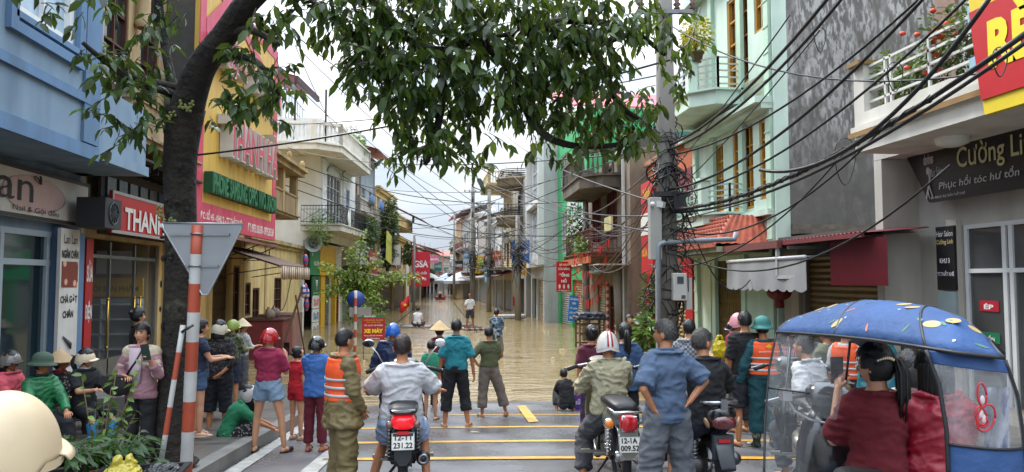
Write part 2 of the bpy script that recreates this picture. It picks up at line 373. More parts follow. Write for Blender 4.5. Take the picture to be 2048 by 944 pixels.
# flood water
def water_mat():
    m = bpy.data.materials.new('flood_water'); m.use_nodes = True; t = m.node_tree; B = t.nodes['Principled BSDF']; l = t.links.new
    N = t.nodes.new; tcn = N('ShaderNodeTexCoord')
    def nz(sc, scl, det=3, dist=0):
        mpn = N('ShaderNodeMapping'); mpn.inputs['Scale'].default_value = scl; l(tcn.outputs['Object'], mpn.inputs[0])
        n = N('ShaderNodeTexNoise'); n.inputs['Scale'].default_value = sc; n.inputs['Detail'].default_value = det; n.inputs['Distortion'].default_value = dist; l(mpn.outputs[0], n.inputs['Vector']); return n.outputs[0]
    a = nz(3.0, (.55, 1.5, 1), 4, .6); b = nz(.55, (.6, 1.3, 1), 2, .4); c_ = nz(11, (.7, 1.3, 1), 3, .3)
    def ma(op, x, y):
        n = N('ShaderNodeMath'); n.operation = op
        for i, q in enumerate((x, y)):
            if isinstance(q, (int, float)): n.inputs[i].default_value = q
            else: l(q, n.inputs[i])
        return n.outputs[0]
    h = ma('ADD', ma('ADD', ma('MULTIPLY', a, .55), ma('MULTIPLY', b, 1.3)), ma('MULTIPLY', c_, .06))
    bp = N('ShaderNodeBump'); bp.inputs['Strength'].default_value = .4; bp.inputs['Distance'].default_value = .2; l(h, bp.inputs['Height']); l(bp.outputs[0], B.inputs['Normal'])
    r = N('ShaderNodeValToRGB'); r.color_ramp.elements[0].color = lin('7d6c4a'); r.color_ramp.elements[1].color = lin('94835f'); l(nz(.25, (1, 1, 1), 3), r.inputs[0]); l(r.outputs[0], B.inputs['Base Color'])
    B.inputs['Roughness'].default_value = .04; B.inputs['IOR'].default_value = 1.45; B.inputs['Specular IOR Level'].default_value = .6
    return m
mb = MB(); mb.add([(-60, 13, 0), (60, 13, 0), (60, 700, 0), (-60, 700, 0)], [(0, 1, 2, 3)]); struct(mb.build('water', water_mat()))
# ================================================================ BUILDING TOOLS
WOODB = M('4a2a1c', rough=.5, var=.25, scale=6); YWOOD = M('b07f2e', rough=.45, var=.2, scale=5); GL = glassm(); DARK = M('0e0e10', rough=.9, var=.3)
def wallgrid(mb, x0, x1, z0, z1, holes, y0=0, th=.22):
    xs = sorted({x0, x1, *[min(max(v, x0), x1) for h in holes for v in h[:2]]}); zs = sorted({z0, z1, *[min(max(v, z0), z1) for h in holes for v in h[2:4]]})
    for a, b in zip(zs, zs[1:]):
        run = None
        for c, d in zip(xs, xs[1:]):
            m = ((c+d)/2, (a+b)/2); hole = any(h[0] < m[0] < h[1] and h[2] < m[1] < h[3] for h in holes)
            if hole:
                if run: mb.box(run[0], run[1], y0, y0+th, a, b); run = None
            else: run = (run[0], d) if run else (c, d)
        if run: mb.box(run[0], run[1], y0, y0+th, a, b)
def window(r, x0, x1, z0, z1, y=0, fm=YWOOD, gm=GL, nx=2, nz=3, fw=.07, name='window', sill=True, arch=False, surround=None):
    b = MB()
    for q in ((x0, x0+fw, z0, z1), (x1-fw, x1, z0, z1), (x0+fw, x1-fw, z0, z0+fw), (x0+fw, x1-fw, z1-fw, z1)): b.box(q[0], q[1], y-.03, y+.08, q[2], q[3])
    for i in range(1, nx): x = x0+(x1-x0)*i/nx; b.box(x-.022, x+.022, y-.01, y+.06, z0+fw, z1-fw)
    for i in range(1, nz): z = z0+(z1-z0)*i/nz; b.box(x0+fw, x1-fw, y-.008, y+.055, z-.02, z+.02)
    o = b.build(name, fm, r); MB().box(x0+fw*.5, x1-fw*.5, y+.062, y+.075, z0+fw*.5, z1-fw*.5).build('pane', gm, o)
    if sill and name == 'window':
        MB().box(x0-.08, x1+.08, y-.13, y-.032, z0-.1, z0-.01).build('sill', surround or r.get('_wm') or M('b9b2a2', dirt=.4), o) if surround else None
    return o
def shutter(r, x0, x1, z0, z1, col='8f7a50', y=.12, name='shutter'):
    o = MB().box(x0, x1, y, y+.03, z0, z1).build(name, M(col, rough=.45, kind='shutter', scale=2.6, dirt=.35, var=.15), r); return o
def gate(r, x0, x1, z0, z1, col='8a7440', y=.1):   # folding scissor gate
    b = MB(); n = max(4, int((x1-x0)/.11))
    for i in range(n+1): x = x0+(x1-x0)*i/n; b.box(x-.012, x+.012, y, y+.03, z0, z1)
    st = (x1-x0)/n
    for k in range(int((z1-z0)/.5)):
        z = z0+.25+k*.5
        for i in range(n):
            x = x0+st*i; b.bar((x, y-.01, z), (x+st, y-.01, z+.18), .012); b.bar((x, y+.035, z+.18), (x+st, y+.035, z), .012)
    return b.build('folding_gate', M(col, rough=.45, metal=.3, var=.2, dirt=.3), r)
BAL = [(.045, 0), (.045, .06), (.025, .1), (.055, .25), (.03, .45), (.025, .6), (.045, .66), (.045, .72)]
def railing(b, a, c, z, style, h=.85):
    """railing from a to c (xy points) on height z"""
    a = V((a[0], a[1], z)); c = V((c[0], c[1], z)); d = c-a; Ln = d.length; u = d.normalized() if Ln > 0 else V((1, 0, 0)); up = V((0, 0, 1))
    if style == 'turned':
        n = max(2, int(Ln/.2)); k = h/.9
        for i in range(n): 
            p = a+u*(Ln*(i+.5)/n); b.lathe([(rr*1.15, zz*k+.05) for rr, zz in BAL], p, 6)
        b.bar(a+up*(h-.06), c+up*(h-.06), .17, .12); b.bar(a+up*.03, c+up*.03, .16, .06)
        for p in (a, c): b.obox(p+up*(h/2+.02), (.2, .2, h+.06))
    elif style == 'bars':
        for i in range(5): zz = .12+i*(h-.14)/4; b.bar(a+up*zz, c+up*zz, .035)
        n = max(1, int(Ln/1.4))
        for i in range(n+1): p = a+u*(Ln*i/n); b.bar(p, p+up*h, .05)
    elif style == 'iron':
        b.bar(a+up*h, c+up*h, .04); b.bar(a+up*.1, c+up*.1, .03); b.bar(a+up*(h*.8), c+up*(h*.8), .02); n = max(2, int(Ln/.14))
        for i in range(n+1): p = a+u*(Ln*i/n); b.bar(p, p+up*h, .018)
        n2 = max(1, int(Ln/.8))
        for i in range(n2): p = a+u*(Ln*i/n2); q = a+u*(Ln*(i+1)/n2); b.bar(p+up*.1, q+up*h*.8, .018); b.bar(p+up*h*.8, q+up*.1, .018)
    elif style == 'solid':
        b.bar(a+up*(h/2), c+up*(h/2), h, .12) if False else b.obox((a+c)/2+up*(h/2-.02), (Ln, .12, h-.04), (0, 0, atan2(u.y, u.x))); b.bar(a+up*h, c+up*h, .2, .08)
def balcony(r, x0, x1, d, z, style='turned', mat=None, rmat=None, h=.85, th=.16, y0=0, lip=.0, sides=(1, 1), cham=0):
    mat = mat or M('c9c4b6', dirt=.5); b = MB(); c = cham
    poly = [(x0, y0), (x0, y0-d+c), (x0+c, y0-d), (x1-c, y0-d), (x1, y0-d+c), (x1, y0)] if c else [(x0, y0), (x0, y0-d), (x1, y0-d), (x1, y0)]
    def slab(pl, za, zb):
        n = len(pl); b.add([(p[0], p[1], za) for p in pl]+[(p[0], p[1], zb) for p in pl], [tuple(range(n))[::-1], tuple(range(n, 2*n))]+[(i, (i+1) % n, (i+1) % n+n, i+n) for i in range(n)])
    slab(poly, z-th, z); big = [(p[0]+(.07 if p[0] > (x0+x1)/2 else -.07), p[1]-(.07 if p[1] < y0 else -.0)) for p in poly]; slab(big, z-.001-.06, z-.012)
    o = b.build('balcony', mat, r); q = MB(); P = [(p[0]+(.09 if p[0] < (x0+x1)/2 else -.09), p[1]+(.09 if p[1] < y0 else 0)) for p in poly]
    for i in range(len(P)-1):
        if (i == 0 and not sides[0]) or (i == len(P)-2 and not sides[1]): continue
        railing(q, P[i], P[i+1], z, style, h)
    q.build('railing', rmat or mat, o); return o
def bld(fr, label, D, H, wm, items=(), name='shophouse', group=None, z0=-.6, x0=0, x1=None, y=0, zb=None, dark=True):
    x1 = fr.W if x1 is None else x1; r = fr.root(name, label, 'building', group, 0, 0, 0)
    holes = [(i[1], i[2], i[3], i[4]) for i in items if i[0] != 'panel']; b = MB(); zb = z0 if zb is None else zb
    wallgrid(b, x0, x1, zb, H, holes, y, .22)
    b.box(x0, x0+.2, y+.22, y+D, zb, H); b.box(x1-.2, x1, y+.22, y+D, zb, H); b.box(x0+.2, x1-.2, y+D-.2, y+D, zb, H)
    b.box(x0+.2, x1-.2, y+.22, y+D-.2, H-.25, H-.05); b.build('wall', wm, r)
    inn = MB()
    for i in items:
        k, a, c, e, g = i[:5]; op = i[5] if len(i) > 5 else {}
        if k == 'win': window(r, a, c, e, g, y+.06, op.get('fm', YWOOD), op.get('gm', GL), op.get('nx', 2), op.get('nz', 3))
        elif k == 'door': window(r, a, c, e, g, y+.06, op.get('fm', WOODB), op.get('gm', M('3a2018', rough=.5)), op.get('nx', 2), op.get('nz', 3), name='door')
        elif k == 'shut': shutter(r, a, c, e, g, op.get('col', '8f7a50'), y+.12)
        elif k == 'gate': gate(r, a, c, e, g, op.get('col', '8a7440'), y+.08); inn.box(a, c, y+.6, y+.65, e, g)
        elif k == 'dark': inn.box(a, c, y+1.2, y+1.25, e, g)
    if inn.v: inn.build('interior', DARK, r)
    return r
def part(r, name, mat, *boxes, label=None):
    if len(boxes) > 1 and name in ('pilaster', 'brick_band', 'balcony_post', 'roof_post', 'column', 'couplet', 'pharmacy_pillar', 'cornice', 'capital', 'moulding', 'red_front', 'frame', 'back_frame'):
        return [part(r, name, mat, q) for q in boxes][-1]
    b = MB()
    for q in boxes: b.box(*q)
    return b.build(name, mat, r, label)
def tileroof(r, x0, x1, ya, za, yb, zb, mat, name='roof', hip=0, th=.05, n=None):
    """ribbed sloping sheet from eave (ya,za) up to (yb,zb)"""
    b = MB(); n = n or max(2, int((x1-x0)/.12)); rows = [[], []]
    for i in range(2*n+1):
        t = i/(2*n); dz = .025 if i % 2 else 0
        rows[0].append((x0+(x1-x0)*t, ya, za+dz)); rows[1].append((x0+hip+(x1-x0-2*hip)*t, yb, zb+dz))
    b.grid(rows, smooth=False); b.add([(x0, ya, za-th), (x1, ya, za-th), (x1-hip, yb, zb-th), (x0+hip, yb, zb-th)], [(0, 1, 2, 3)])
    b.box(x0, x1, ya-.02, ya+.03, za-th-.02, za+.003)
    return b.build(name, mat, r)
LEAFG = M('3d5a22', rough=.5, kind='leafvar', col2='6d8f35', var=0); LEAFD = M('22331a', rough=.45, kind='leafvar', col2='3c5526', var=0); LEAFY = M('9a9a2a', rough=.5, kind='leafvar', col2='d8c83c', var=0)
def leaf(b, p, d, L_, w, droop=.25, roll=0):
    d = V(d).normalized(); s = d.cross(V((0, 0, 1))); s = s.normalized() if s.length > .01 else V((1, 0, 0)); n = s.cross(d)
    s2 = s*cos(roll)+n*sin(roll); n2 = n*cos(roll)-s*sin(roll); p = V(p)
    q = lambda t, k, c=0: p+d*(L_*t)+s2*(w*k)+n2*(-droop*L_*t*t+c*w)
    b.add([q(0, 0), q(.22, .36, .1), q(.6, .42, .1), q(1, 0), q(.6, -.42, .1), q(.22, -.36, .1), q(.4, 0), ], [(0, 1, 6), (1, 2, 6), (2, 3, 6), (3, 4, 6), (4, 5, 6), (5, 0, 6)], True)
def bush(r, c, rad, n, mat, lsz=(.08, .04), name='foliage', flat=1, rng=None):
    rng = rng or random.Random(int(c[0]*100+c[2]*7)); b = MB()
    for i in range(n):
        v = V((rng.gauss(0, 1), rng.gauss(0, 1), rng.gauss(0, 1))).normalized()*rng.random()**.4
        p = V((c[0]+v.x*rad[0], c[1]+v.y*rad[1], c[2]+v.z*rad[2])); k = rng.uniform(.7, 1.3)
        leaf(b, p, (v.x+rng.uniform(-.6, .6), v.y+rng.uniform(-.6, .6), v.z*.6+rng.uniform(-.5, .3)), lsz[0]*k, lsz[1]*k, .3, rng.uniform(-1, 1))
    return b.build(name, mat, r)
def potplant(fr, x, y, z, label, pr=.13, ph=.2, rad=(.3, .3, .3), n=120, mat=LEAFG, pot='7a3a26', lsz=(.1, .05), group=None, name='potted_plant', flowers=None):
    r = fr.root(name, label, 'plant', group, x, y, z)
    MB().lathe([(.001, 0), (pr*.7, 0), (pr, ph), (pr*1.1, ph), (pr*1.1, ph-.03), (pr*.9, ph-.03), (.001, ph-.04)], n=14).build('pot', plain(pot, .7), r)
    b = MB(); rg = random.Random(int(x*77+z*13))
    for k in range(5): b.tube([(0, 0, ph-.05), (rg.uniform(-.5, .5)*rad[0], rg.uniform(-.5, .5)*rad[1], ph+rad[2])], .008, 5)
    b.build('stem', M('4a3a22'), r); bush(r, (0, 0, ph+rad[2]), rad, n, mat, lsz, rng=rg)
    if flowers:
        b = MB()
        for k in range(26): b.ell((rg.gauss(0, .5)*rad[0], rg.gauss(0, .5)*rad[1]-.1, ph+rad[2]+rg.gauss(0, .5)*rad[2]), (.045, .045, .035), 6, 4)
        b.build('flowers', plain(flowers), r)
    return r
# ================================================================ LEFT SIDE
# --- blue nail-shop house
BLUE = wallm('778d9f', dirt=.55, dcol='4c6178'); BTRIM = wallm('5d7c9c', dirt=.4); GREYW = wallm('b9b6ae', .5)
A = Fr((-6.8, 5), (-6.8, 15.0)); O = 1.2
r = bld(A, 'pale blue shophouse with white window, overhanging floor above the nail shop', 8, 13, BLUE,
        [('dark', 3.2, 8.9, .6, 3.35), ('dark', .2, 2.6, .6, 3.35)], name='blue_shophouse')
b = MB(); wallgrid(b, 0, 7.75, 4.45, 13, [(5.3, 6.95, 6.1, 8.3)], -O, .2); b.box(0, 7.75, -O+.2, -.003, 4.45, 4.6); b.box(7.55, 7.75, -O+.2, -.003, 4.6, 13)
b.build('upper_wall', BLUE, r)
b = MB()
for z, t in ((4.45, .22), (5.32, .14)): b.box(0, 7.78, -O-.06, -O-.003, z, z+t)
b.box(7.25, 7.79, -O-.05, -O-.003, 4.7, 13)
for z in (6.2, 7.6, 9): b.box(7.2, 7.82, -O-.07, -O-.052, z, z+.05)
b.box(9.55, 9.95, -.28, -.003, 4.5, 13); b.build('moulding', BTRIM, r)
window(r, 5.3, 6.95, 6.1, 8.3, -O+.05, plain('d8d8d4', .5), M('9fb4c4', rough=.1, var=.1), 2, 2, .12, surround=BTRIM)
b = MB(); b.box(5.1, 5.28, -O-.08, -O-.003, 5.95, 8.4); b.box(6.97, 7.15, -O-.08, -O-.003, 5.95, 8.4); b.box(5.1, 7.15, -O-.08, -O-.004, 5.8, 5.95); b.build('window_surround', BTRIM, r)
b = MB(); b.box(7.78, 9.9, -O, -.003, 4.5, 4.66); b.box(7.78, 9.9, -O, -O+.14, 4.66, 5.75); b.box(9.76, 9.9, -O+.14, -.003, 4.66, 5.75); b.box(7.78, 9.95, -O-.05, -O-.002, 4.5, 4.68); b.build('balcony', BLUE, r)
b = MB(); b.bar((7.8, -O+.1, 6.2), (9.8, -O+.1, 6.2), .05); b.bar((7.8, -O+.1, 6.0), (9.8, -O+.1, 6.0), .03); b.bar((8.9, -O+.1, 5.75), (8.9, -O+.1, 6.2), .04); b.build('railing', metalm(), r)
window(r, 8.2, 9.3, 5.4, 8.4, -.04, plain('b8c4cc'), GL, 2, 4, name='door')
b = MB(); 
for x in (3.2, 4.6, 6.0, 7.4, 8.8): b.box(x-.05, x+.05, -.02, .08, .6, 3.35)
b.box(3.2, 8.9, -.015, .07, 2.75, 2.85); b.box(3.2, 8.9, -.015, .07, 3.25, 3.35); b.box(3.2, 8.9, -.015, .07, .6, .75)
f = b.build('shop_front', plain('9aa6ac', .4), r); MB().box(3.2, 8.9, .03, .04, .75, 3.25).build('glass', M('18282e', rough=.06, var=.1, spec=.7), f)
b = MB(); b.box(8.95, 9.55, -.14, -.003, .6, 3.45); b.box(9.62, 9.98, -.1, -.003, .6, 3.4); b.build('pilaster', BTRIM, r)
potplant(A, 8.5, -O+.3, 5.75, 'red pot with drooping plant on the blue balcony', .16, .25, (.35, .3, .4), 160, LEAFG, 'b3202a', (.1, .05))
s = sign(A, 3.4, 9.93, 3.5, 4.33, .18, M('cfc9bf', rough=.5, var=.12, dirt=.3, dcol='8a8078'), [('Lan', .45, .69, .32, .93, '1c1c20', 0), ('Nail & Gội đầu', .60, .82, .1, .27, '2a2a2e', 0)], 'cream signboard reading Lan with a butterfly, over the nail shop', border='3a3634')
b = MB()
for a_, q in ((.9, .16), (.5, .13), (2.2, .12)): b.tube([(4.63+cos(t)*.05*1.4+cos(a_)*q*sin(t/2), -.03, .6+sin(t)*.03+sin(a_)*q*sin(t/2)) for t in [i*2*pi/14 for i in range(15)]], .008, 4)
b.build('butterfly', BLACK, s)
b = MB(); b.ell((4.6, -.008, .42), (1.0, .003, .3), 20, 8); b.build('pink_patch', plain('c9a9a4'), s)
x0, _ = A.uz(119, 500, .2); x1, _ = A.uz(157, 500, .2)
s = sign(A, x0, x1, .75, 3.42, .22, 'd0cdc6', [('Lan Lan', .15, .85, .9, .96, '202024', .0), ('NGÂM CHÂN', .06, .94, .80, .87, '202024', .04), ('CHÀ GÓT', .06, .94, .50, .56, '202024', .04), ('CHÂN', .2, .75, .40, .46, '202024', .04)], 'tall white strip signboard about foot care beside the blue doorway')
b = MB(); b.box(.06, x1-x0-.06, -.012, -.002, 1.62, 2.08); b.build('picture', M('7a3328', rough=.5, kind='floral', scale=5, col2='d8a48c'), s)
b = MB(); b.tube([(.15, -.02, .75), (.4, -.02, .6), (.45, -.02, .5)], [.01, .04, .01], 6); b.ell((.4, -.012, .3), (.28, .005, .1), 12, 6); b.build('picture', M('55595c', rough=.6), s)
# --- dark phone shop set back next door, old cream house above it
A2 = Fr((-6.8, 15.02), (-6.8, 19.2))
OLD = wallm('b49c74', .65, dcol='4a3b26'); OLDW = wallm('a08a68', .75, dcol='3a2c1c')
r = bld(A2, 'old cream house with brown wooden windows above the dark phone shop', 8, 13, OLD,
        [('open', .15, 4.1, .3, 3.35), ('win', .7, 1.9, 6.2, 9.6, dict(fm=WOODB, nx=2, nz=5)), ('win', 2.6, 3.7, 6.2, 9.6, dict(fm=WOODB, nx=2, nz=5)), ('win', .7, 3.7, 10.6, 12, dict(fm=WOODB, nx=4, nz=2))], name='old_shophouse')
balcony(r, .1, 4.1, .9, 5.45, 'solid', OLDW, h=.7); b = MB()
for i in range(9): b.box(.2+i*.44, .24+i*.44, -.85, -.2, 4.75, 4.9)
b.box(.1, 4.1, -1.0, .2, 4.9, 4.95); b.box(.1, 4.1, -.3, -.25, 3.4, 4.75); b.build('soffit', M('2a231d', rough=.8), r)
b = MB()
for i in range(7): b.box(.3+i*.55, .7+i*.55, -.34, -.31, 4.1, 4.55)
b.build('transom_window', M('3a444a', rough=.2), r)
b = MB(); b.box(.1, 4.15, -.12, .0, 10.1, 10.35); b.box(.1, 4.15, -.2, .0, 10.35, 10.45); b.lathe([(.16, 0), (.2, .1), (.14, .2), (.14, 1.4), (.2, 1.5), (.22, 1.7)], (2.25, -.18, 8.2), 12); b.build('cornice', OLD, r)
potplant(A2, 1.5, -.7, 5.9, 'hanging pot of spiky grass under the old brown window', .2, .2, (.3, .3, .4), 140, LEAFD, '3a3a30', (.25, .02))
# shop interior and doors
part(r, 'back_wall', M('8a9096', rough=.5), (.2, 4.0, 3.2, 3.25, .3, 3.35))
FS = Fr((-9.6, 18.75), (-6.95, 18.75)); r3 = FS.root('display_shelf', 'glass phone shop display shelves under a yellow banner', 'shelf', None, 0, 0, 0)
o = part(r3, 'shop_banner', M('c79a22', rough=.5), (.1, 2.6, -.06, 0, 2.1, 2.55)); lettering('VÒI SẢN PHẨM', 1.35, 2.5, 2.22, 2.42, -.07, plain('6a5312'), o)
b = MB(); [b.box(.1, 2.6, -.35, 0, z, z+.03) for z in (.5, .85, 1.2, 1.55, 1.9)]; [b.box(x, x+.03, -.35, 0, .3, 2.05) for x in (.1, .9, 1.75, 2.57)]; b.build('rack', plain('a8aeb2'), r3); part(r3, 'panel', plain('8d9499'), (.1, 2.6, .005, .03, .3, 2.05)); part(r3, 'poster', plain('c8c8c4'), (.2, 1.2, -.02, 0, 2.65, 3.2), (1.5, 2.4, -.02, 0, 2.65, 3.2))
b = MB()
for x in (.15, 1.45, 2.75, 4.02): b.box(x, x+.06, .05, .11, .3, 3.3)
b.box(.15, 4.1, .05, .11, 2.95, 3.02); b.box(.15, 4.1, .05, .11, .3, .85)
o = b.build('glass_door', metalm('8c9094'), r); MB().box(.2, 4.05, .075, .085, .85, 2.95).build('glass', clearm((.92, .93, .93), .03), o)
b = MB()
for x in (1.25, 2.62, 2.95): b.tube([(x, -.02, 1.1), (x, -.02, 2.1)], .02, 8); b.ell((x, -.02, 2.1), .03, 8, 6); b.ell((x, -.02, 1.1), .03, 8, 6)
b.build('door_handle', metalm('b8953a', .25), o)
x0, z0 = A2.uz(222, 485, .55); x1 = 4.1
s = sign(A2, x0, x1, 3.42, 4.25, .55, 'a81a20', [('THANH HÀ', .14, .95, .12, .8, 'c9c5be', .03)], 'red signboard with white THANH letters behind the tree trunk', border='8d8a86')
x0, _ = A2.uz(157, 600, .12); x1, _ = A2.uz(184, 600, .12)
s = sign(A2, max(x0, .0), x1, .75, 3.3, .12, 'a3161e', [('SỬA', .1, .95, .67, .84, 'd8d4cc', .03), ('ĐIỆN', .02, .98, .36, .53, 'd8d4cc', .03)], 'narrow red vertical repair signboard next to the glass door')
r = A2.root('ceiling_fan', 'dark wall-mounted air unit under the dark eaves', 'fan unit', None, A2.uz(198, 450, .6)[0], -.6, 3.45)
b = MB(); b.box(-.35, .35, -.25, .25, 0, .55); b.build('casing', M('2a2c30', rough=.5), r); b = MB(); b.torus((0, -.26, .28), .2, .012, 20, 5, Matrix.Rotation(pi/2, 3, 'X')); 
for k in range(5): b.obox((0, -.26, .28), (.4, .01, .02), (0, k*pi/5, 0))
b.build('grille', metalm('55585c'), r)
# --- yellow sign house
A3 = Fr((-6.8, 19.2), (-6.8, 27.3)); YEL = wallm('c0a468', .5, dcol='6b5634')
r = bld(A3, 'old yellow house with brown folding gates behind the huge phone sign', 8, 13.6, YEL,
        [('gate', .8, 2.6, .2, 3.4, dict(col='4a3a2c')), ('gate', 4.3, 6.2, .2, 3.4, dict(col='6a5238')), ('door', 6.6, 7.6, .2, 3.0), ('win', 6.9, 7.8, 11, 12.6, dict(fm=WOODB))], name='old_shophouse')
part(r, 'pilaster', YEL, *[(x-.13, x+.13, -.09, -.003, .2, 3.5) for x in (.3, 2.9, 4.0, 6.3)])
b = MB()
for z, o_ in ((9.9, .5), (10.05, .75), (10.2, 1.0), (12.9, .4), (13.1, .6)): b.box(-.05, 8.5, -o_, -.002, z, z+.13)
for i in range(8): b.box(.3+i, .45+i, -.6, -.003, 9.4, 9.9)
b.build('cornice', wallm('8a7048', .8, dcol='33281a'), r)
balcony(r, 5.8, 8.1, 1.0, 10.4, 'turned', wallm('a89878', .7)); 
b = MB(); tileroof(r, -.1, 8.4, -1.15, 3.72, 0, 3.95, M('7a4a4a', rough=.6, var=.25), 'awning')
b = MB()
for x in (3.0, 5.6, 8.0): b.bar((x, 0, 3.2), (x, -1.1, 3.66), .03); b.bar((x, -.9, 3.2), (x, -.9, 3.6), .03); b.bar((x, 0, 3.2), (x, -.9, 3.2), .03)
b.build('bracket', M('2c2a2a', rough=.5), r)
SG = Fr((-5.9, 18.9), (-5.52, 26.2)); z0s, z1s = 3.85, 10.45; W = SG.W
r = SG.root('billboard', 'huge yellow and pink THANH HÀ phone shop billboard', 'billboard', None, 0, 0, 0)
part(r, 'board', M('cba447', rough=.55, var=.06, scale=1.2, dirt=.55, dcol='8a6f38', dscale=(2.5, 2.5, .2)), (0, W, 0, .12, z0s, z1s))
PINK = M('b83350', rough=.5, var=.12, dirt=.25, dcol='d88a90')
part(r, 'border', PINK, (0, W, -.02, -.001, z0s, z0s+.62), (0, .4, -.02, -.001, z0s+.62, z1s), (W-.42, W, -.02, -.001, z0s+.62, z1s), (.4, W-.42, -.02, -.001, z1s-.35, z1s))
b = MB(); b.prism([(.4, 9.2), (1.6, 10.1), (2.2, 10.1), (.4, 8.7)], -.03, -.021); b.prism([(2.5, 10.1), (W-.42, 8.6), (W-.42, 9.1), (3.4, 10.1)], -.03, -.021); b.build('stripe', PINK, r)
part(r, 'back_frame', metalm('6a6a6a', .5), *[(x, x+.06, .12, .9, z0s+.2, z1s-.3) for x in (.2, 2.5, 5, 7)])
REDL = M('b5223c', rough=.4, var=.08); WHL = M('b8b4ac', rough=.45, var=.1); GRL = M('156b3c', rough=.4, var=.1); GRL2 = M('0c4a2a', rough=.45)
def chan(txt, pts, face, side, dp, br=.03, parent=r, fr=SG):
    (a, zb), (c, zt) = fr.uz(pts[0], pts[1]), fr.uz(pts[2], pts[3])
    lettering(txt, a, c, zb, zt, -.02, side, parent, 'letters', bold=br, depth=dp, fit=True)
    lettering(txt, a+.05, c-.04, zb+.05, zt-.05, -.026-dp, face, parent, 'letter_faces', bold=-.01)
def chan2(txt, xa, xb, za, zb, face, side, dp, parent=r, fr=SG):
    lettering(txt, xa, xb, za, zb, -.02, side, parent, 'letters', bold=.045, depth=dp)
    lettering(txt, xa+.04, xb-.04, za+.05, zb-.05, -.026-dp, face, parent, 'letter_faces', bold=.02)
xa = SG.uz(432, 300)[0]; xb = SG.uz(534, 300)[0]; chan2('THANH HÀ', xa, xb, SG.uz(432, 311)[1], SG.uz(432, 205)[1], REDL, WHL, .35)
xa = SG.uz(408, 300)[0]; xb = SG.uz(541, 300)[0]; chan2('IPHONE. SAMSUNG. OPPO. VIVO. XIAOMI', xa, xb, SG.uz(408, 386)[1], SG.uz(408, 342)[1], GRL, GRL2, .22)
xa = SG.uz(405, 300)[0]; xb = SG.uz(541, 300)[0]; chan2('ĐIỆN THOẠI', xa, xb, SG.uz(540, 232)[1], SG.uz(540, 170)[1], REDL, WHL, .3)
lettering('ĐC: SỐ 45 - KHU 2 - TT THẤT KHÊ', .3, 3.6, z0s+.2, z0s+.48, -.026, plain('e0d8d0'), r); lettering('ĐT: 0973.100.678 - 0979.285.569', 4.2, W-.2, z0s+.12, z0s+.4, -.026, plain('e0d8d0'), r)
# --- low yellow annex with awning, kiosk
A4 = Fr((-6.8, 27.4), (-6.6, 37.3))
YEL2 = wallm('c8b078', .6, dcol='6a5a3c')
r = bld(A4, 'low one-storey yellow annex with flat cornice and grey canopy', 6, 4.2, YEL2, [('door', 1.2, 2.2, -.4, 2.2), ('win', .2, .9, 1.2, 2.4, dict(fm=WOODB)), ('win', 4.6, 6.0, 1.2, 2.6, dict(fm=WOODB, nx=3))], name='annex')
part(r, 'cornice', wallm('a89468', .7), (-.1, 10, -.25, -.002, 4.0, 4.15), (-.1, 10, -.12, -.002, 3.85, 3.998), (2.9, 3.1, -.05, -.002, -.4, 3.85))
A5 = Fr((-7.4, 27.6), (-7.2, 33)); r = bld(A5, 'weathered brown upper house with ornate old balcony', 6, 7.3, OLDW, [('win', 1, 2.2, 5.2, 6.9, dict(fm=WOODB)), ('win', 3.2, 4.4, 5.2, 6.9, dict(fm=WOODB))], name='old_house', zb=4.25)
balcony(r, .2, 5.2, 1.3, 5.25, 'solid', wallm('8c7450', .8, dcol='2a2015'), h=.8); b = MB()
for x in (.4, 2.6, 4.9): b.box(x-.15, x+.15, -1.3, -1.0, 5.25, 6.95)
b.box(0, 5.4, -1.5, -.002, 6.95, 7.15); b.box(-.1, 5.6, -1.65, -.002, 7.15, 7.28)
for x in (.4, 2.7, 5.1): b.ell((x, -1.45, 7.45), (.12, .12, .22), 8, 6)
b.build('loggia', wallm('a38a60', .8, dcol='2e2315'), r)
AW = Fr((-6.8, 23.2), (-6.75, 28.2)); r = AW.root('awning', 'striped brown canvas awning over the red kiosk', 'awning', None, 0, -.05, 0)
tileroof(r, 0, 4.9, -2.05, 2.95, 0, 3.6, M('7a6250', rough=.8, kind='stripex', scale=1.6, col2='5a4434', dirt=.4), 'canvas', n=20)
b = MB(); n = 60; b.grid([[(4.9*i/n, -2.08+.02*sin(i*1.1), z+(.03*abs(sin(i*.8)) if z < 2.7 else 0)) for i in range(n+1)] for z in (2.93, 2.5)]); b.build('valance', M('6a5244', rough=.85, kind='stripex', scale=1.6, col2='b0a08c'), r, solid=.01)
b = MB(); b.bar((.1, -.02, 2.6), (.1, -2.0, 2.9), .03); b.bar((4.8, -.02, 2.6), (4.8, -2.0, 2.9), .03); b.build('bracket', BLACK, r)
KR = M('6a2424', rough=.55, var=.2, dirt=.4, dcol='3a1a18')
r = AW.root('kiosk_counter', 'dark red metal kiosk cabinet standing in the flooded kerb', 'kiosk', None, 1.0, -2.0, gsw(25)-.1)
b = MB(); b.box(0, 1.6, 0, 1.3, 0, 1.5); b.build('cabinet', KR, r, bevel=.02); b = MB(); b.box(1.64, 3.6, .05, 1.2, 0, 1.62); b.build('cabinet', M('7c5850', rough=.5, var=.3, scale=2, dirt=.4), r, label='tarpaulin-covered pinkish cabinet')
part(r, 'counter_top', M('4a2020'), (-.05, 1.65, -.05, 1.35, 1.502, 1.55)); b = MB()
for i, (h, q, cl) in enumerate(((.28, .1, 0), (.2, .12, 0), (.3, .08, 0), (.22, .14, 0))): b.lathe([(.001, 0), (q, 0), (q, h), (q*.5, h+.05), (q*.4, h+.1)], (.25+i*.36, .5, 1.55), 10)
b.build('jars', M('8a7a6a', rough=.4, var=.3), r)
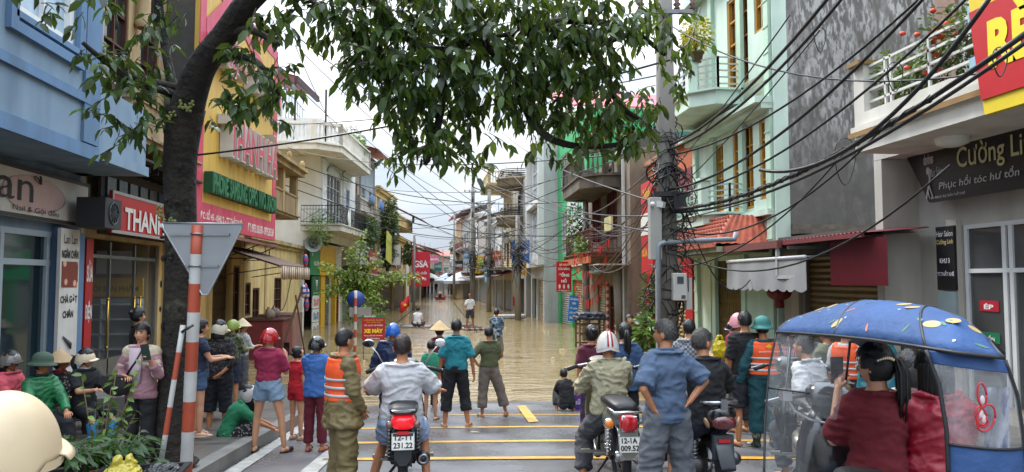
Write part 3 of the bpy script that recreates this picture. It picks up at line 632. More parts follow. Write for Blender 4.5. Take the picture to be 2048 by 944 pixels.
b = MB(); b.bar((-.2, .3, -.2), (-.05, -.5, 2.4), .07); b.bar((.2, -.6, .1), (-.6, -.4, 2.2), .04); tag(b.build('leaning_planks', M('5a4030', rough=.8), None, 'brown wooden planks leaning by the red kiosk'), cat='planks', kind='thing'); bpy.context.view_layer.objects.active = None
pl = COL.objects['leaning_planks']; pl.location = AW.w(1.0, -2.1, gsw(24)); pl.rotation_euler = (0, 0, AW.rz)
r = AW.root('hanging_packs', 'red, white and blue packs hanging under the kiosk awning', 'packs', None, 4.2, -2.1, 0)
for i, (x, z) in enumerate(((0, 3.2), (-.35, 2.1), (0, 2.15), (.32, 2.0), (.3, 1.6))):
    b = MB(); b.ell((x, 0, z), (.15, .1, .24), 10, 8); b.build('pack', M('2c4a8c', rough=.4, kind='stripez', scale=1.7, col2='b8b0b0' if i % 2 else 'a02a36'), r)
# --- white house with turned balcony, green / yellow shop below
WH = wallm('d2d2ce', .3, dcol='9a9890'); A6 = Fr((-6.5, 37.5), (-5.7, 46))
r = bld(A6, 'white corner house with turned balustrade balconies and arched window', 9, 4.5, WH,
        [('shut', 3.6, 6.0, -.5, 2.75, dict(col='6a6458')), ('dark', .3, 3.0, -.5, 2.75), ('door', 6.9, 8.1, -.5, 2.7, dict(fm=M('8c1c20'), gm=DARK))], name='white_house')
ru = bld(A6, 'x', 9.8, 10.6, WH, [('win', 1.4, 4.6, 5.3, 8.1, dict(fm=plain('bcbcb8'), nx=4, nz=4)), ('door', 5.6, 7.0, 5.2, 7.8, dict(fm=plain('b0b4b8'), gm=M('4c6a9a', rough=.3)))], y=-.8, zb=4.5)
for c_ in list(ru.children): c_.parent = r
bpy.data.objects.remove(ru)
o = balcony(r, -2.2, 7.4, 2.1, 9.0, 'turned', wallm('cfcbc0', .5, dcol='9a8a6c'), cham=1.0, h=1.0, th=.35, sides=(0, 1)); 
part(r, 'side_balcony', wallm('c4bfb2', .6, dcol='8a7350'), (-2.2, 0, -.02, 7, 8.65, 8.99)); b = MB(); railing(b, (-2.1, -.8), (-2.1, 7), 9.0, 'turned', 1.0); b.build('side_railing', WH, r)
b = MB()
for x in (.4, 5.2): b.box(x-.3, x+.3, -.9, -.803, 5.2, 8.6); [b.ell((x, -.91, 5.6+k*.45), (.15, .05, .15), 10, 6) for k in range(6)]
b.build('pilaster', WH, r)
b = MB(); R_ = []
for i in range(13): a_ = pi*i/12; R_.append([(3.0-1.75*cos(a_), -.86, 8.1+.5*sin(a_)), (3.0-1.5*cos(a_), -.86, 8.1+.38*sin(a_))])
b.grid(R_); b.build('arch', plain('a8aaa8'), r, solid=.06)
balcony(r, -.6, 8.6, 2.0, 5.25, 'iron', wallm('bdb9ae', .65, dcol='5a5a48'), BLACK, th=.35, h=.9)
b = MB(); b.box(1.4, 1.6, -2.0, -1.8, 5.25, 6.2); b.ell((1.5, -1.92, 5.7), (.28, .08, .36), 14, 8); b.build('balcony_post', WH, r)
part(r, 'roof_room', WH, (0, 3.5, 2.2, 7, 10.6, 12.4)); tileroof(r, -.8, 3.2, .2, 12.5, 3.4, 13.4, M('7c3038', rough=.6), 'roof'); part(r, 'roof_post', BLACK, (-.7, -.62, .3, .38, 9.0, 12.45), (.6, .68, -.9, -.82, 9, 12.2))
part(r, 'eave', M('3c2424', rough=.7), (-.9, 3.3, .15, .3, 12.2, 12.5)); b = MB()
for i in range(8): b.bar((3.4+i*.55, 2+.0, 10.6), (3.4+i*.55, 2, 13.2-.1*i), .04)
for z in (11.4, 12.2, 12.9): b.bar((3.4, 2, z), (7.3, 2, z-.3), .04)
b.build('roof_cage', M('7c8a94', rough=.5, metal=.4), r)
bush(r, (5.0, -1.5, 9.9), (1.7, .5, .8), 1100, LEAFG, (.2, .1)); bush(r, (6.6, -1.0, 10.6), (.9, .7, 1.1), 350, LEAFD, (.2, .08), name='climbing_plant'); bush(r, (7.0, -2.0, 5.4), (1.7, .5, .8), 1200, LEAFD, (.2, .1), name='hanging_foliage'); bush(r, (-.6, -1.0, 5.0), (.9, .5, .9), 500, LEAFG, (.25, .05), name='hanging_foliage')
part(r, 'pharmacy_pillar', M('c79a1c', rough=.45, var=.1), (2.75, 3.6, -.24, -.003, -.5, 2.74), (6.0, 6.35, -.24, -.003, -.5, 2.74))
s = sign(A6, .05, 1.9, 2.75, 4.35, .35, '0f7a44', [('HÒA BÌNH', .35, .97, .3, .48, 'e0e4e0', .02)], 'green signboard panel with white letters on the pharmacy')
s = sign(A6, 1.95, 5.6, 2.75, 4.35, .36, 'cfa31c', [], 'blank bright yellow fascia panel above the pharmacy', name='fascia_board')
s = sign(A6, .7, 2.2, 1.7, 2.68, .3, '0d5a38', [('NHÀ THUỐC', .15, .85, .1, .2, 'c8dcd0', .02)], 'dark green pharmacy panel with winged emblem')
b = MB(); b.tube([(.75, -.02, .28), (.75, -.02, .8)], .025, 6)
for q in (-1, 1):
    for k in range(3): b.tube([(.75, -.02, .7-.1*k), (.75+q*(.34-.08*k), -.02, .82-.12*k)], [.03, .008], 5)
b.build('emblem', plain('c8d8cc'), s)
for i, (z, c_) in enumerate(((1.05, 'b05a5a'), (.35, '5a6a8a'), (-.35, '8a7a6a'))):
    s = sign(A6, .85, 2.1, z, z+.66, .3, 'd0cfc8', [], ['white poster with red product pictures, top of three', 'white poster with blue bottle pictures, middle of three', 'white poster with jar pictures, lowest of three'][i], name='poster', cat='poster', group='posters on the pharmacy front')
    b = MB()
    for k in range(3): b.box(.15+k*.36, .4+k*.36, -.015, -.002, .12, .5-.08*(k % 2))
    b.build('picture', M(c_, kind='floral', scale=9, col2='d8d0c8'), s)
# --- cluster of narrow houses further on the left
def gen_items(rg, W, H, fl, fm, base='shut'):
    it = [(base, .4, W-.4, -.5, 2.5, dict(col=rg.choice(['8f7a50', '6a6a68', '7d8a8c', '5d4a3a'])))]
    for k in range(1, fl):
        z = 3.3*k+.3; n = max(1, int(W/2.2))
        for i in range(n):
            c_ = W*(i+.5)/n; w_ = rg.uniform(.5, .75); it.append(('win' if (i+k) % 2 else 'door', c_-w_, c_+w_, z+.3*((i+k) % 2)*2, z+2.2, dict(fm=fm, nx=rg.choice([2, 3]), nz=rg.choice([3, 4]))))
    return it
HW = 0
def nhouse(a, b_, H, col, label, seed, styles=('turned', 'bars', 'iron'), roof=None, overhang=1.1, dirt=.55, fm=None, D=9, awn=None, base='shut', bcol=None):
    rg = random.Random(seed); fr = Fr(a, b_); W = fr.W; wm = wallm(col, dirt, dcol=rg.choice(['5a5040', '4a4a48', '6a5a44'])); fl = max(1, int(H/3.2)); fm = fm or rg.choice([WOODB, YWOOD, plain('b8bab8'), plain('4c5c50')])
    r = bld(fr, label, D, H, wm, [i for i in gen_items(rg, W, H, fl, fm, base) if i[4] < H-.3], name='shophouse', group='shophouses along the flooded street')
    bm = wallm(bcol or col, .5)
    for k in range(1, fl):
        if rg.random() < .85: balcony(r, .15, W-.15, overhang*rg.uniform(.7, 1), 3.3*k+.25, styles[k % len(styles)], bm, rmat=None if styles[k % len(styles)] in ('turned', 'solid') else rg.choice([BLACK, plain('a0a4a4'), plain('7a2c26')]))
    if rg.random() < .7: part(r, 'cornice', bm, (-.05, W+.05, -.25, -.002, H-.3, H-.12), (-.1, W+.1, -.35, -.003, H-.1, H+.04))
    if roof: tileroof(r, -.4, W+.4, -1.3, H+.2, 3.5, H+1.6, M(roof, rough=.6, var=.2, dirt=.4), 'roof'); part(r, 'roof_post', M('4a4442'), (.1, .18, -1.1, -1.02, H-.0, H+.3), (W-.2, W-.12, -1.1, -1.02, H, H+.3))
    else:
        b = MB(); b.lathe([(.35, 0), (.4, .1), (.4, 1.0), (.1, 1.15)], (W*.5, 2.5, H), 12); 
        for q in (-.3, .3): b.bar((W*.5+q, 2.5, H-.4), (W*.5+q, 2.5, H), .05)
        if rg.random() < .6: b.build('water_tank', metalm('a8acb0', .3), r)
    if awn: tileroof(r, 0, W, -1.6, 2.75, 0, 3.15, M(awn, rough=.6, var=.2, dirt=.4), 'awning')
    # wall clutter: air unit, pipe, gable windows, balcony plants, laundry, antenna
    right = fr.n.x > .5; gx = W if right else W; nearx = W if right else 0; sg = 1 if right else -1
    for k in range(1, fl):
        for yy in (1.6, 4.4)[:1+(k % 2)]:
            if rg.random() < .75: b = MB(); b.box(*sorted((nearx+sg*.03, nearx+sg*.1)), yy, yy+1.1, 3.3*k+.9, 3.3*k+2.1); o_ = b.build('gable_window', fm, r); MB().box(*sorted((nearx+sg*.101, nearx+sg*.11)), yy+.08, yy+1.02, 3.3*k+.98, 3.3*k+2.02).build('pane', GL, o_)
        if rg.random() < .6: x = rg.uniform(.8, W-.8); bush(r, (x, -overhang*.75, 3.3*k+.95), (rg.uniform(.3, .7), .25, .35), 70, rg.choice([LEAFG, LEAFD]), (.26, .12), name='balcony_plants')
        if rg.random() < .55:
            b = MB(); x = rg.uniform(.5, W-1.8); n_ = rg.randint(2, 4)
            for j in range(n_): b.grid([[(x+.42*j+.36*u, -overhang-.1+.04*sin(u*5), 3.3*k+1.5-.65*v) for u in (0, .5, 1)] for v in (0, 1)])
            b.build('laundry', plain(rg.choice(['b8b0b0', '4a6a9a', 'a83c40', 'c0a860', '5c8a7c']), .8), r, solid=.01)
        if rg.random() < .5: tileroof(r, .3, W*.6, -.9, 3.3*k-.4, 0, 3.3*k-.05, M(rg.choice(['7a3a36', '5a6e84', '8a8a86', '3e6a5c']), rough=.6, dirt=.4), 'window_canopy')
    b = MB(); b.bar((W*.3, 1, H), (W*.3, 1, H+2.2), .04); b.bar((W*.3-.5, 1, H+2), (W*.3+.5, 1, H+2), .025); b.bar((W*.3-.35, 1, H+1.7), (W*.3+.35, 1, H+1.7), .025); b.build('antenna', BLACK, r)
    b = MB(); x = rg.uniform(.3, W-1.0); b.box(x, x+.75, -.34, -.03, H*.55, H*.55+.55); b.build('air_unit', plain('b0b2b0'), r)
    b = MB(); b.bar((W-.1, -.06, -.4), (W-.1, -.06, H), .07); b.build('drain_pipe', plain('8a8c8c'), r)
    return r, fr
r, f7 = nhouse((-5.7, 46.1), (-5.2, 51.5), 10.3, 'b3aca2', 'grey house with brown veranda and sloping lean-to roof', 3, ('iron', 'solid', 'turned'), roof='5a3430', awn='7a6a5a')
r, f8 = nhouse((-5.2, 51.6), (-4.7, 57), 11.3, '9aa6ae', 'white-tiled house with dark blue metal cladding on top', 5, ('solid', 'turned', 'bars'), bcol='c8c8c4', awn='6a3436', roof='a8402c')
bush(r, (4.4, -1.4, 6.0), (1.1, .6, 2.8), 1700, LEAFD, (.28, .14), name='climbing_plant')
r, f9 = nhouse((-4.6, 58), (-3.7, 67), 9.8, 'c8b078', 'cream yellow house with twin turned balconies and red tile roof', 8, ('turned', 'turned'), overhang=1.9, awn='7a6648')
tileroof(r, 5.5, 10.5, -3.0, 7.6, .5, 9.3, M('7c3a30', rough=.7, var=.25), 'tile_roof'); bush(r, (5.8, -1.9, 4.8), (1.2, .5, .9), 400, LEAFD, (.3, .15), name='hanging_foliage')
r, f10 = nhouse((-3.7, 67.2), (-3.0, 76), 6.5, 'b89858', 'tan house with white upper balcony past the cream house', 11, ('solid', 'turned'), overhang=1.6, awn='5a5a5c')
lab = ['pale grey house with rusty red roof at the far left bend', 'whitewashed far house with low balcony on the left row', 'dusty orange far house in the left row', 'grey weathered far house near the market on the left', 'far cream house with brick-red roof ending the left row', 'far plain concrete house beside the market tents']
P = [(-2.9, 84), (-2.4, 94), (-2.0, 106), (-1.6, 120), (-1.2, 136), (-.6, 155), (1, 180)]
for i in range(6): nhouse(P[i], (P[i+1][0], P[i+1][1]-1.0), [5.4, 5.5, 6.4, 6.6, 7.4, 8.5][i], ['a8a39a', 'c4c2bc', 'b08a5c', '8f8c86', 'c0b490', '9a9894'][i], lab[i], 20+i, roof=['7c3a34', None, '94503a', None, '8a3c34', '7a4440'][i], overhang=1.0, D=12, awn=['3f5a8a', None, '8a8c90', 'b8b8b8', '5a4a40', None][i])
# closing far block across the end of the street
for i, (x, y, w_, h, c_, rf, lb) in enumerate(((-3, 190, 12, 8.5, 'a8a49c', '9a3c34', 'far grey block with long red roof closing the street'), (8.5, 200, 10, 11, 'b0a890', None, 'far beige flat-topped block closing the street'), (-16, 175, 12, 9.5, 'b8b4aa', '8a3a30', 'far pale block with red roof behind the left row'))):
    nhouse((x, y), (x+w_, y+1), h, c_, lb, 60+i, roof=rf, overhang=1.0, D=10)
# hanging signs on the left row
s = sign(f7, .3, 3.2, 2.9, 4.3, 1.65, '8e1f22', [('THUỐC TÂN DƯỢC', .05, .95, .55, .8, 'ddd8d0', .03), ('ĐT: 0978 646', .2, .8, .2, .38, 'd8c070', .02)], 'dark red medicine shop signboard behind the climbing creeper')
s = sign(f8, 1.2, 3.6, 3.9, 6.0, 1.7, 'b5b348', [('QUẢNG CÁO', .1, .9, .6, .75, '7a7a34', .01)], 'faded yellow-green banner board tilted on a balcony'); s.rotation_euler.y = .12
s = sign(f8, 4.2, 5.6, 2.6, 5.8, 1.75, 'a8564e', [('CỬA', .2, .8, .7, .85, 'd8c8c0', .01)], 'faded pinkish red vertical banner below the ivy'); s.rotation_euler.y = .1
s = sign(f9, 4.6, 6.4, 2.0, 3.1, 1.9, 'c39a2a', [('BÁNH', .1, .9, .3, .7, '8a2018', .02)], 'small ochre shop board under the cream balcony')
pp = atD(842, 537, 62); g = Fr((pp.x-.75, pp.y), (pp.x+.75, pp.y))
s = sign(g, 0, 1.5, pp.z-1.5, pp.z+1.4, 0, 'c01c34', [('GSA', .1, .9, .55, .75, 'e8e0e0', .03), ('nội thất', .15, .85, .33, .45, 'e8e0e0', .01), ('giá rẻ', .2, .8, .15, .26, 'e8e0e0', .01)], 'bright red hanging sign with white letters facing the street')
# ================================================================ RIGHT SIDE (local x runs from far to near)
CREAM = wallm('b4b2aa', .4, dcol='76726a'); WHT = wallm('c6c3ba', .45, dcol='8a8270')
B1 = Fr((7.7, 10.45), (7.7, 1.5)); O = 1.35
def bx(px, py, out=0): return B1.uz(px, py, out)
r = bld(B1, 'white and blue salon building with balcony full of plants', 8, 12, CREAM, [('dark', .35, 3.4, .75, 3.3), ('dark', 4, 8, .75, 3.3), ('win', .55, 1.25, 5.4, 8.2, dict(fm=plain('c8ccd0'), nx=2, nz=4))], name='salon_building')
part(r, 'balcony_slab', WHT, (-.1, 9, -O, -.003, 4.42, 4.6)); b = MB(); b.box(-.1, 9, -O-.0, -O+.12, 4.602, 5.0); b.box(-.1, .12, -O+.12, -.003, 4.602, 5.0); b.box(-.12, 9, -O-.06, -O-.002, 4.72, 4.8); b.build('parapet', WHT, r)
part(r, 'moulding', M('8a6a3c', rough=.7, dirt=.3), (-.16, 9, -O-.08, -O-.062, 4.64, 4.71), (-.12, .2, -O-.1, -O+.22, 5.72, 5.78))
part(r, 'corner_post', WHT, (-.1, .16, -O, -O+.22, 5.0, 5.72)); b = MB(); 
for z in (5.15, 5.33, 5.51, 5.69): b.bar((.16, -O+.1, z), (2.55, -O+.1, z), .035)
for z in (5.15, 5.33, 5.51): b.bar((.03, -O+.2, z), (.03, 0, z), .03)
for x in (.55, .68, 1.5, 2.5): b.bar((x, -O+.1, 5.0), (x, -O+.1, 5.72), .035)
b.build('railing', plain('c8c6c0', .4), r)
SKYB = wallm('93b6c8', .35); part(r, 'upper_column', SKYB, (2.5, 2.85, -O+.02, -O+.35, 4.6, 12)); part(r, 'capital', SKYB, (2.42, 2.93, -O-.06, -O+.42, 5.55, 5.75), (2.42, 2.93, -O-.06, -O+.42, 5.0, 5.12))
part(r, 'marble_panel', M('7a5f50', rough=.3, kind='patchy', col2='8f7464'), (-.0, .45, -.06, -.003, 5.0, 9)); part(r, 'partition', CREAM, (-.8, -.6, -.62, .2, .3, 4.418)); part(r, 'side_wall', CREAM, (-.6, .0, .0, .2, .3, 4.415)); part(r, 'soffit', CREAM, (-.8, -.1, -.62, .2, 4.425, 4.55)); part(r, 'door_pier', wallm('bdb8ae', .3), (.12, .34, -.08, -.004, .3, 3.4))
part(r, 'step', M('8a8070', rough=.35, kind='check', scale=3, col2='9a8e7c'), (-.1, 9, -.9, .3, .3, .78))
b = MB(); b.lathe([(.22, 0), (.2, -.08), (.1, -.12), (.01, -.13)], (1.2, -O*.55, 4.42), 20); b.build('ceiling_lamp', plain('d8d6cc', .3), r)
b = MB(); WF = plain('c9cccd', .3)
for x in (.38, 1.1, 1.22, 2.4): b.box(x, x+.07, -.0, .07, .78, 3.3)
for z in (2.6, 3.24): b.box(.45, 3.4, -.002, .068, z, z+.06)
o = b.build('shop_front', WF, r); MB().box(.45, 3.4, .03, .04, .8, 2.6).build('glass', clearm((.6, .62, .62), .08), o); MB().box(.45, 3.4, .03, .04, 2.66, 3.24).build('transom', M('4a4c4c', rough=.1), o)
for z, cl, t in ((2.06, 'b01c34', 'ÉP'), (1.62, '157a52', 'UỐN'), (1.22, 'b81c64', 'NHUỘM')): sign(B1, .62, .98, z, z+.15, -.02, cl, [(t, .25, .75, .2, .75, 'e8e8e4', .03)], 'small %s sticker reading %s on the salon door' % ({'b': 'red'}.get('x', {'ÉP': 'red', 'UỐN': 'green', 'NHUỘM': 'magenta'}[t]), t), name='sticker', cat='sticker', th=.004, group='stickers on the salon door')
sign(B1, 1.5, 2.3, .95, 2.2, -.7, '7a1218', [('CẮT', .2, .9, .8, .92, 'c8a838', .02), ('- UỐN', .2, .9, .6, .7, 'c8a838', .02), ('- GỘI', .2, .8, .42, .52, 'c8a838', .02), ('- XOĂN', .2, .9, .24, .34, 'c8a838', .02), ('ĐT: 0912', .1, .9, .05, .12, 'c8c8c8', .0)], 'dark red price poster inside the salon', name='poster', cat='poster')
b = MB(); r2 = B1.root('plastic_stool', 'red plastic stool inside the salon doorway', 'stool', None, 1.9, .9, .78)
b.lathe([(.15, .4), (.15, .44), (.02, .45)], n=12); b.build('seat', plain('a01820'), r2)
for q in range(4): MB().bar((.12*cos(q*pi/2+.7), .12*sin(q*pi/2+.7), .4), (.17*cos(q*pi/2+.7), .17*sin(q*pi/2+.7), 0), .03).build('leg', plain('a01820'), r2)
# salon sign: parallelogram board leaning out
(xa, za), (xc, zc) = B1.uz(1812, 312, .3), B1.uz(1858, 405, .3); x_c = B1.uz(1916, 350, .3)[0]
r2 = B1.root('signboard', 'slanted black hair salon signboard with cream script letters', 'sign', None, 0, -.3, 0)
b = MB(); b.prism([(xa, za), (4.4, za), (4.4, zc), (xc, zc)], 0, .08); SB = b.build('board', M('131318', rough=.4), r2)
H_ = za-zc; CR_ = plain('c8c090', .5); LG = plain('b9b9bc', .5)
lettering('Cường Linh', x_c, x_c+1.5, zc+H_*.42, zc+H_*.93, -.012, CR_, r2, bold=.01); lettering('Phục hồi tóc hư tổn', xc+.24, xc+1.75, zc+H_*.17, zc+H_*.38, -.012, LG, r2, bold=.01, slant=.15)
lettering('Hair Salon', xc+.06, xc+.34, zc+H_*.47, zc+H_*.64, -.012, LG, r2, bold=.0); lettering('davines', xc-.08, xc+.14, zc+H_*.72, zc+H_*.93, -.012, LG, r2, bold=.03); lettering('ĐC: KHU 3, THỊ TRẤN THẤT KHÊ', xc+.06, xc+.78, zc+H_*.04, zc+H_*.12, -.012, LG, r2, bold=.01)
b = MB()
for k in range(4): b.tube([(xc-.0+.03*k+.05*sin(t*1.3+k), -.015, zc+H_*(.62-.55*t/3)) for t in [i*.25 for i in range(13)]], .007, 4)
b.ell((xc+.02, -.015, zc+H_*.6), (.045, .006, .06), 12, 6); b.build('emblem', LG, r2)
(xa, _), (xb_, _) = B1.uz(1858, 500, .1), B1.uz(1890, 500, .1)
xa = min(xa, .1); s = sign(B1, -.06, .33, 2.35, 3.3, .12, '151519', [('Hair Salon', .04, .96, .84, .93, 'c0c0c4', .01), ('Cường Linh', .04, .96, .7, .8, 'c8b878', .01), ('KHU 3', .2, .75, .42, .5, 'd0d0d4', .03), ('TT.THẤT KHÊ', .04, .96, .22, .31, 'd0d0d4', .03)], 'small black panel reading Hair Salon Cường Linh on the pier')
s = sign(B1, -.06, .33, 1.5, 2.33, .12, M('8ea0a4', rough=.4, kind='floral', scale=4, col2='b8c4c4'), [], 'faded picture poster of a long-haired head below the black panel', name='poster', cat='poster')
# red and yellow curtain-shop sign
p0 = B1.uz(1940, 8, 1.45); p1 = B1.uz(1984, 228, 1.45)
r2 = B1.root('signboard', 'red and yellow RÈM curtain shop sign on the salon balcony', 'sign', None, 0, -1.5, 0); x0 = p1[0]-.05; z0 = p1[1]; x9 = x0+3.5; H_ = 1.72; sk = p0[0]-x0
def skq(a, c, y, mat, nm, up=1): b = MB(); b.prism([(x0+sk*a, z0+H_*a), (x9, z0+H_*a), (x9, z0+H_*c), (x0+sk*c, z0+H_*c)], y, y+.02 if y < 0 else .08); return b.build(nm, mat, r2)
skq(0, 1, 0, M('d0b82a', rough=.45, var=.08), 'board'); skq(.1, .72, -.021, M('ad141c', rough=.45, var=.08), 'red_field')
lettering('RÈM', x0+.12, x0+1.2, z0+H_*.28, z0+H_*.68, -.028, plain('e0c828'), r2, bold=.05); lettering('Kim Oanh', x0+.02, x0+1.3, z0+H_*.8, z0+H_*.97, -.012, plain('1c1c20'), r2, bold=.0, slant=.1)
# balcony plants
for i, (x, lb, fl, n, rd, pc) in enumerate(((.3, 'bushy green plant at the far corner of the salon balcony', None, 260, (.28, .25, .42), '6a6a62'), (.75, 'potted herb in a brown pot, second along the salon balcony', None, 160, (.22, .2, .24), '5a3026'), (1.05, 'leafy potted plant in a maroon pot in mid salon balcony', None, 200, (.25, .22, .3), '5a2422'), (1.4, 'rose bush with pink and orange flowers on the salon balcony', 'c8452c', 420, (.42, .3, .55), '5a2422'), (1.95, 'dark-leaved bush in a white bucket on the salon balcony', None, 420, (.4, .3, .5), '9ab0bc'), (2.25, 'potted plant in a wide maroon bowl next to the blue column', None, 120, (.22, .2, .3), '5a2422'))):
    potplant(B1, x, -O+.35, 4.98 if False else 4.8, lb, .15, .26, rd, n, LEAFD if i > 2 else LEAFG, pc, (.09, .045), group='potted plants on the salon balcony', flowers=fl)
# --- low shutter shop between, and the big weathered wall behind
B2 = Fr((7.62, 15.55), (7.62, 11.3))
r = bld(B2, 'low shop with brown roller shutters between salon and green house', 6, 3.32, wallm('7c766a', .6), [('shut', .9, 4.1, .2, 3.0, dict(col='8a7348'))], name='shutter_shop', z0=-.4)
part(r, 'roof', M('4a4440', rough=.85, var=.3, dirt=.5), (-.0, 4.25, -.12, 6, 3.33, 3.42)); part(r, 'shop_post', wallm('a8a294', .5), (.1, .75, -.06, -.003, .2, 3.2))
CB = Fr((6.7, 19.6), (6.7, 10.6)); MR = M('6d2a30', rough=.5, var=.2, dirt=.35)
r = CB.root('corrugated_awning', 'long maroon corrugated awning in front of the green house', 'awning', None, 0, 0, 0)
tileroof(r, 0, 9, -.25, 3.22, .85, 3.3, MR, 'sheet', n=75); xh, xi = CB.uz(1660, 500, .02)[0], CB.uz(1774, 500, .02)[0]; b = MB(); b.grid([[(xh+(xi-xh)*i/60, -.02+(.02 if i % 2 else 0), z) for i in range(61)] for z in (CB.uz(1715, 478, .02)[1], CB.uz(1715, 571, .02)[1])], smooth=False); b.build('hanging_sheet', M('6a1820', rough=.45, var=.15), r, solid=.008)
part(r, 'gutter', M('6a3c38', rough=.5), (0, 6.4, -.36, -.26, 3.1, 3.24)); b = MB(); b.bar((6.5, -.2, 3.1), (6.5, .8, 3.1), .06); b.bar((6.3, -.3, 2.55), (7, -.3, 2.55), .06); b.bar((6.3, -.3, 2.55), (6.3, -.3, 3.1), .06); b.bar((6.3, -.3, 2.6), (6.3, .8, 3.2), .05); b.build('frame', plain('a0a2a0', .4), r)
r = CB.root('canvas_awning', 'grey canvas awning with scalloped hem under the maroon roof', 'awning', None, 0, 0, 0)
xa = CB.uz(1455, 530, .3)[0]; xb_ = CB.uz(1612, 530, .3)[0]; n = 90; b = MB(); Y_ = M('858687', rough=.8, var=.12, scale=2, bump=.3, bscale=4, dirt=.25, dcol='5a5a58')
b.grid([[(xa+(xb_-xa)*i/n, .75, 3.02) for i in range(n+1)]]+[[(xa+(xb_-xa)*i/n, -.3, 2.9) for i in range(n+1)], [(xa+(xb_-xa)*i/n, -.31+.012*sin(i*.3), 2.6) for i in range(n+1)], [(xa+(xb_-xa)*i/n, -.32+.025*sin(i*.3), 2.33-.05*abs(sin(i*pi/9))) for i in range(n+1)]], smooth=False); b.build('canvas', Y_, r, solid=.01)
MB().tube([(xa, -.3, 2.9), (xb_, -.3, 2.9)], .035, 8).build('roller', plain('b0b0b0'), r)
GRN = wallm('bccfc1', .3, dcol='6c8a76'); GRT = wallm('aec8b4', .3, dcol='5a7a66')
B3 = Fr((7.5, 20.6), (7.5, 15.6))
def X3(px): return B3.uz(px, 400)[0]
r = bld(B3, 'mint green four-storey house with yellow wooden windows and balconies', 9, 14.5, GRN,
        [('gate', 1.0, 3.3, .1, 3.0, dict(col='a8905c')), ('win', X3(1432), X3(1448), 4.3, 6.1, dict(nz=4)), ('door', X3(1467), X3(1508), 4.2, 6.25, dict(fm=YWOOD, gm=GL, nx=4, nz=4)), ('win', X3(1521), X3(1542), 4.35, 6.2, dict(nz=4)), ('door', X3(1460), X3(1502), 7.3, 9.7, dict(fm=YWOOD, gm=GL, nx=3, nz=4)), ('win', X3(1515), X3(1538), 8.3, 10.2, dict(nz=3))], name='green_house')
b = MB()
for x in (.02, 1.35, 3.25, 4.75): b.box(x-.02, x+.22, -.1, -.003, .1, 14.5)
for i in range(24):
    for x in (.02, 4.75): b.box(x-.04, x+.24, -.115, -.101, .4+i*.6, .43+i*.6)
b.build('quoin', GRT, r)
b = MB(); b.box(-.2, 5.0, -.45, -.003, 6.45, 6.6); b.box(-.1, 4.99, -.3, -.003, 6.33, 6.448); b.box(-.05, 4.99, -.2, -.003, 3.95, 4.08); b.box(-.1, 5.0, -.3, -.003, 10.4, 10.6); b.build('cornice', GRN, r)
part(r, 'brick_band', M('9aa48c', rough=.8, kind='brick', scale=2.6, col2='5c6654'), (.3, 4.74, -.04, -.004, 6.62, 7.25), (2.7, 4.74, -.04, -.004, 3.3, 3.94))
balcony(r, .1, 3.5, .95, 4.15, 'bars', GRN, plain('9aa39c', .4), cham=.45, th=.3, h=.7); balcony(r, .0, 3.4, 1.2, 7.2, 'bars', GRN, plain('a8a8a4', .4), cham=.5, th=.4, h=.8)
b = MB()
for z, xs, o_ in ((4.15, (.15, .6, 2.8), .95), (7.2, (.05, .55, 2.7), 1.2)):
    for i, x in enumerate(xs): q_ = (-o_ if i else -o_*.55); b.box(x, x+.24, q_-.03, q_+.21, z, z+.8); b.box(x-.04, x+.28, q_-.07, q_+.25, z+.8, z+.87)
b.build('balcony_post', GRN, r)
window(r, .35, 1.1, 7.3, 9.5, -.45, M('4a1c1c', rough=.4), M('8a8468', rough=.3), 2, 4, name='open_shutter')
RT = M('a8523a', rough=.75, var=.3, scale=7, dirt=.45, dcol='3a2c22')
tileroof(r, -.4, 4.8, -1.35, 3.3, -.75, 3.98, RT, 'tiled_canopy', hip=.5, n=26); nb = MB(); nb.grid([[(4.8-.5*t, -1.35*(1-u)+(.6*t)*(1-u), 3.3+.68*t+(.025 if k_ % 2 else 0)) for k_, u in enumerate([j/14 for j in range(15)])] for t in (0, .2, .4, .6, .8, 1)], smooth=False); nb.build('canopy_end', RT, r); b = MB()
for k in range(7): t = (k+.3)/7; b.box(-.4+.5*t, 4.8-.5*t, -1.35+.6*t-.03, -1.35+.6*t, 3.33+.68*t, 3.36+.68*t)
b.build('tile_rows', RT, r); part(r, 'canopy_slab', wallm('8e9478', .7), (-.4, 4.8, -1.3, -.003, 3.12, 3.24))
bp_ = potplant(B3, 2.9, -1.0, 7.95, 'yellow-flowering shrub on the upper mint green balcony', .18, .25, (.5, .4, .45), 600, LEAFY, '5a4a34', (.12, .05))
part(r, 'lower_wall', GRT, (3.32, 4.74, -.05, -.003, .1, 3.0))
GW = Fr((7.52, 15.58), (16, 15.58))
r = GW.root('weathered_wall', 'tall grey plaster gable wall with peeling white paint', 'wall', None, 0, 0, 0)
part(r, 'plaster', M('65625e', rough=.9, kind='patchyz', col2='aaa9a6', var=.15, bump=.4, bscale=12, dirt=.3, dcol='3c3a37', scale=1.2), (.28, 8.5, -.03, .0, 3.2, 14.4)); part(r, 'corner_strip', GRN, (-.06, .27, -.05, .0, .1, 14.4)); part(r, 'flashing', M('6a6258', rough=.9, var=.4), (.28, 8.5, -.4, -.032, 3.5, 3.6), (.28, 8.5, -.15, -.032, 3.6, 3.72))
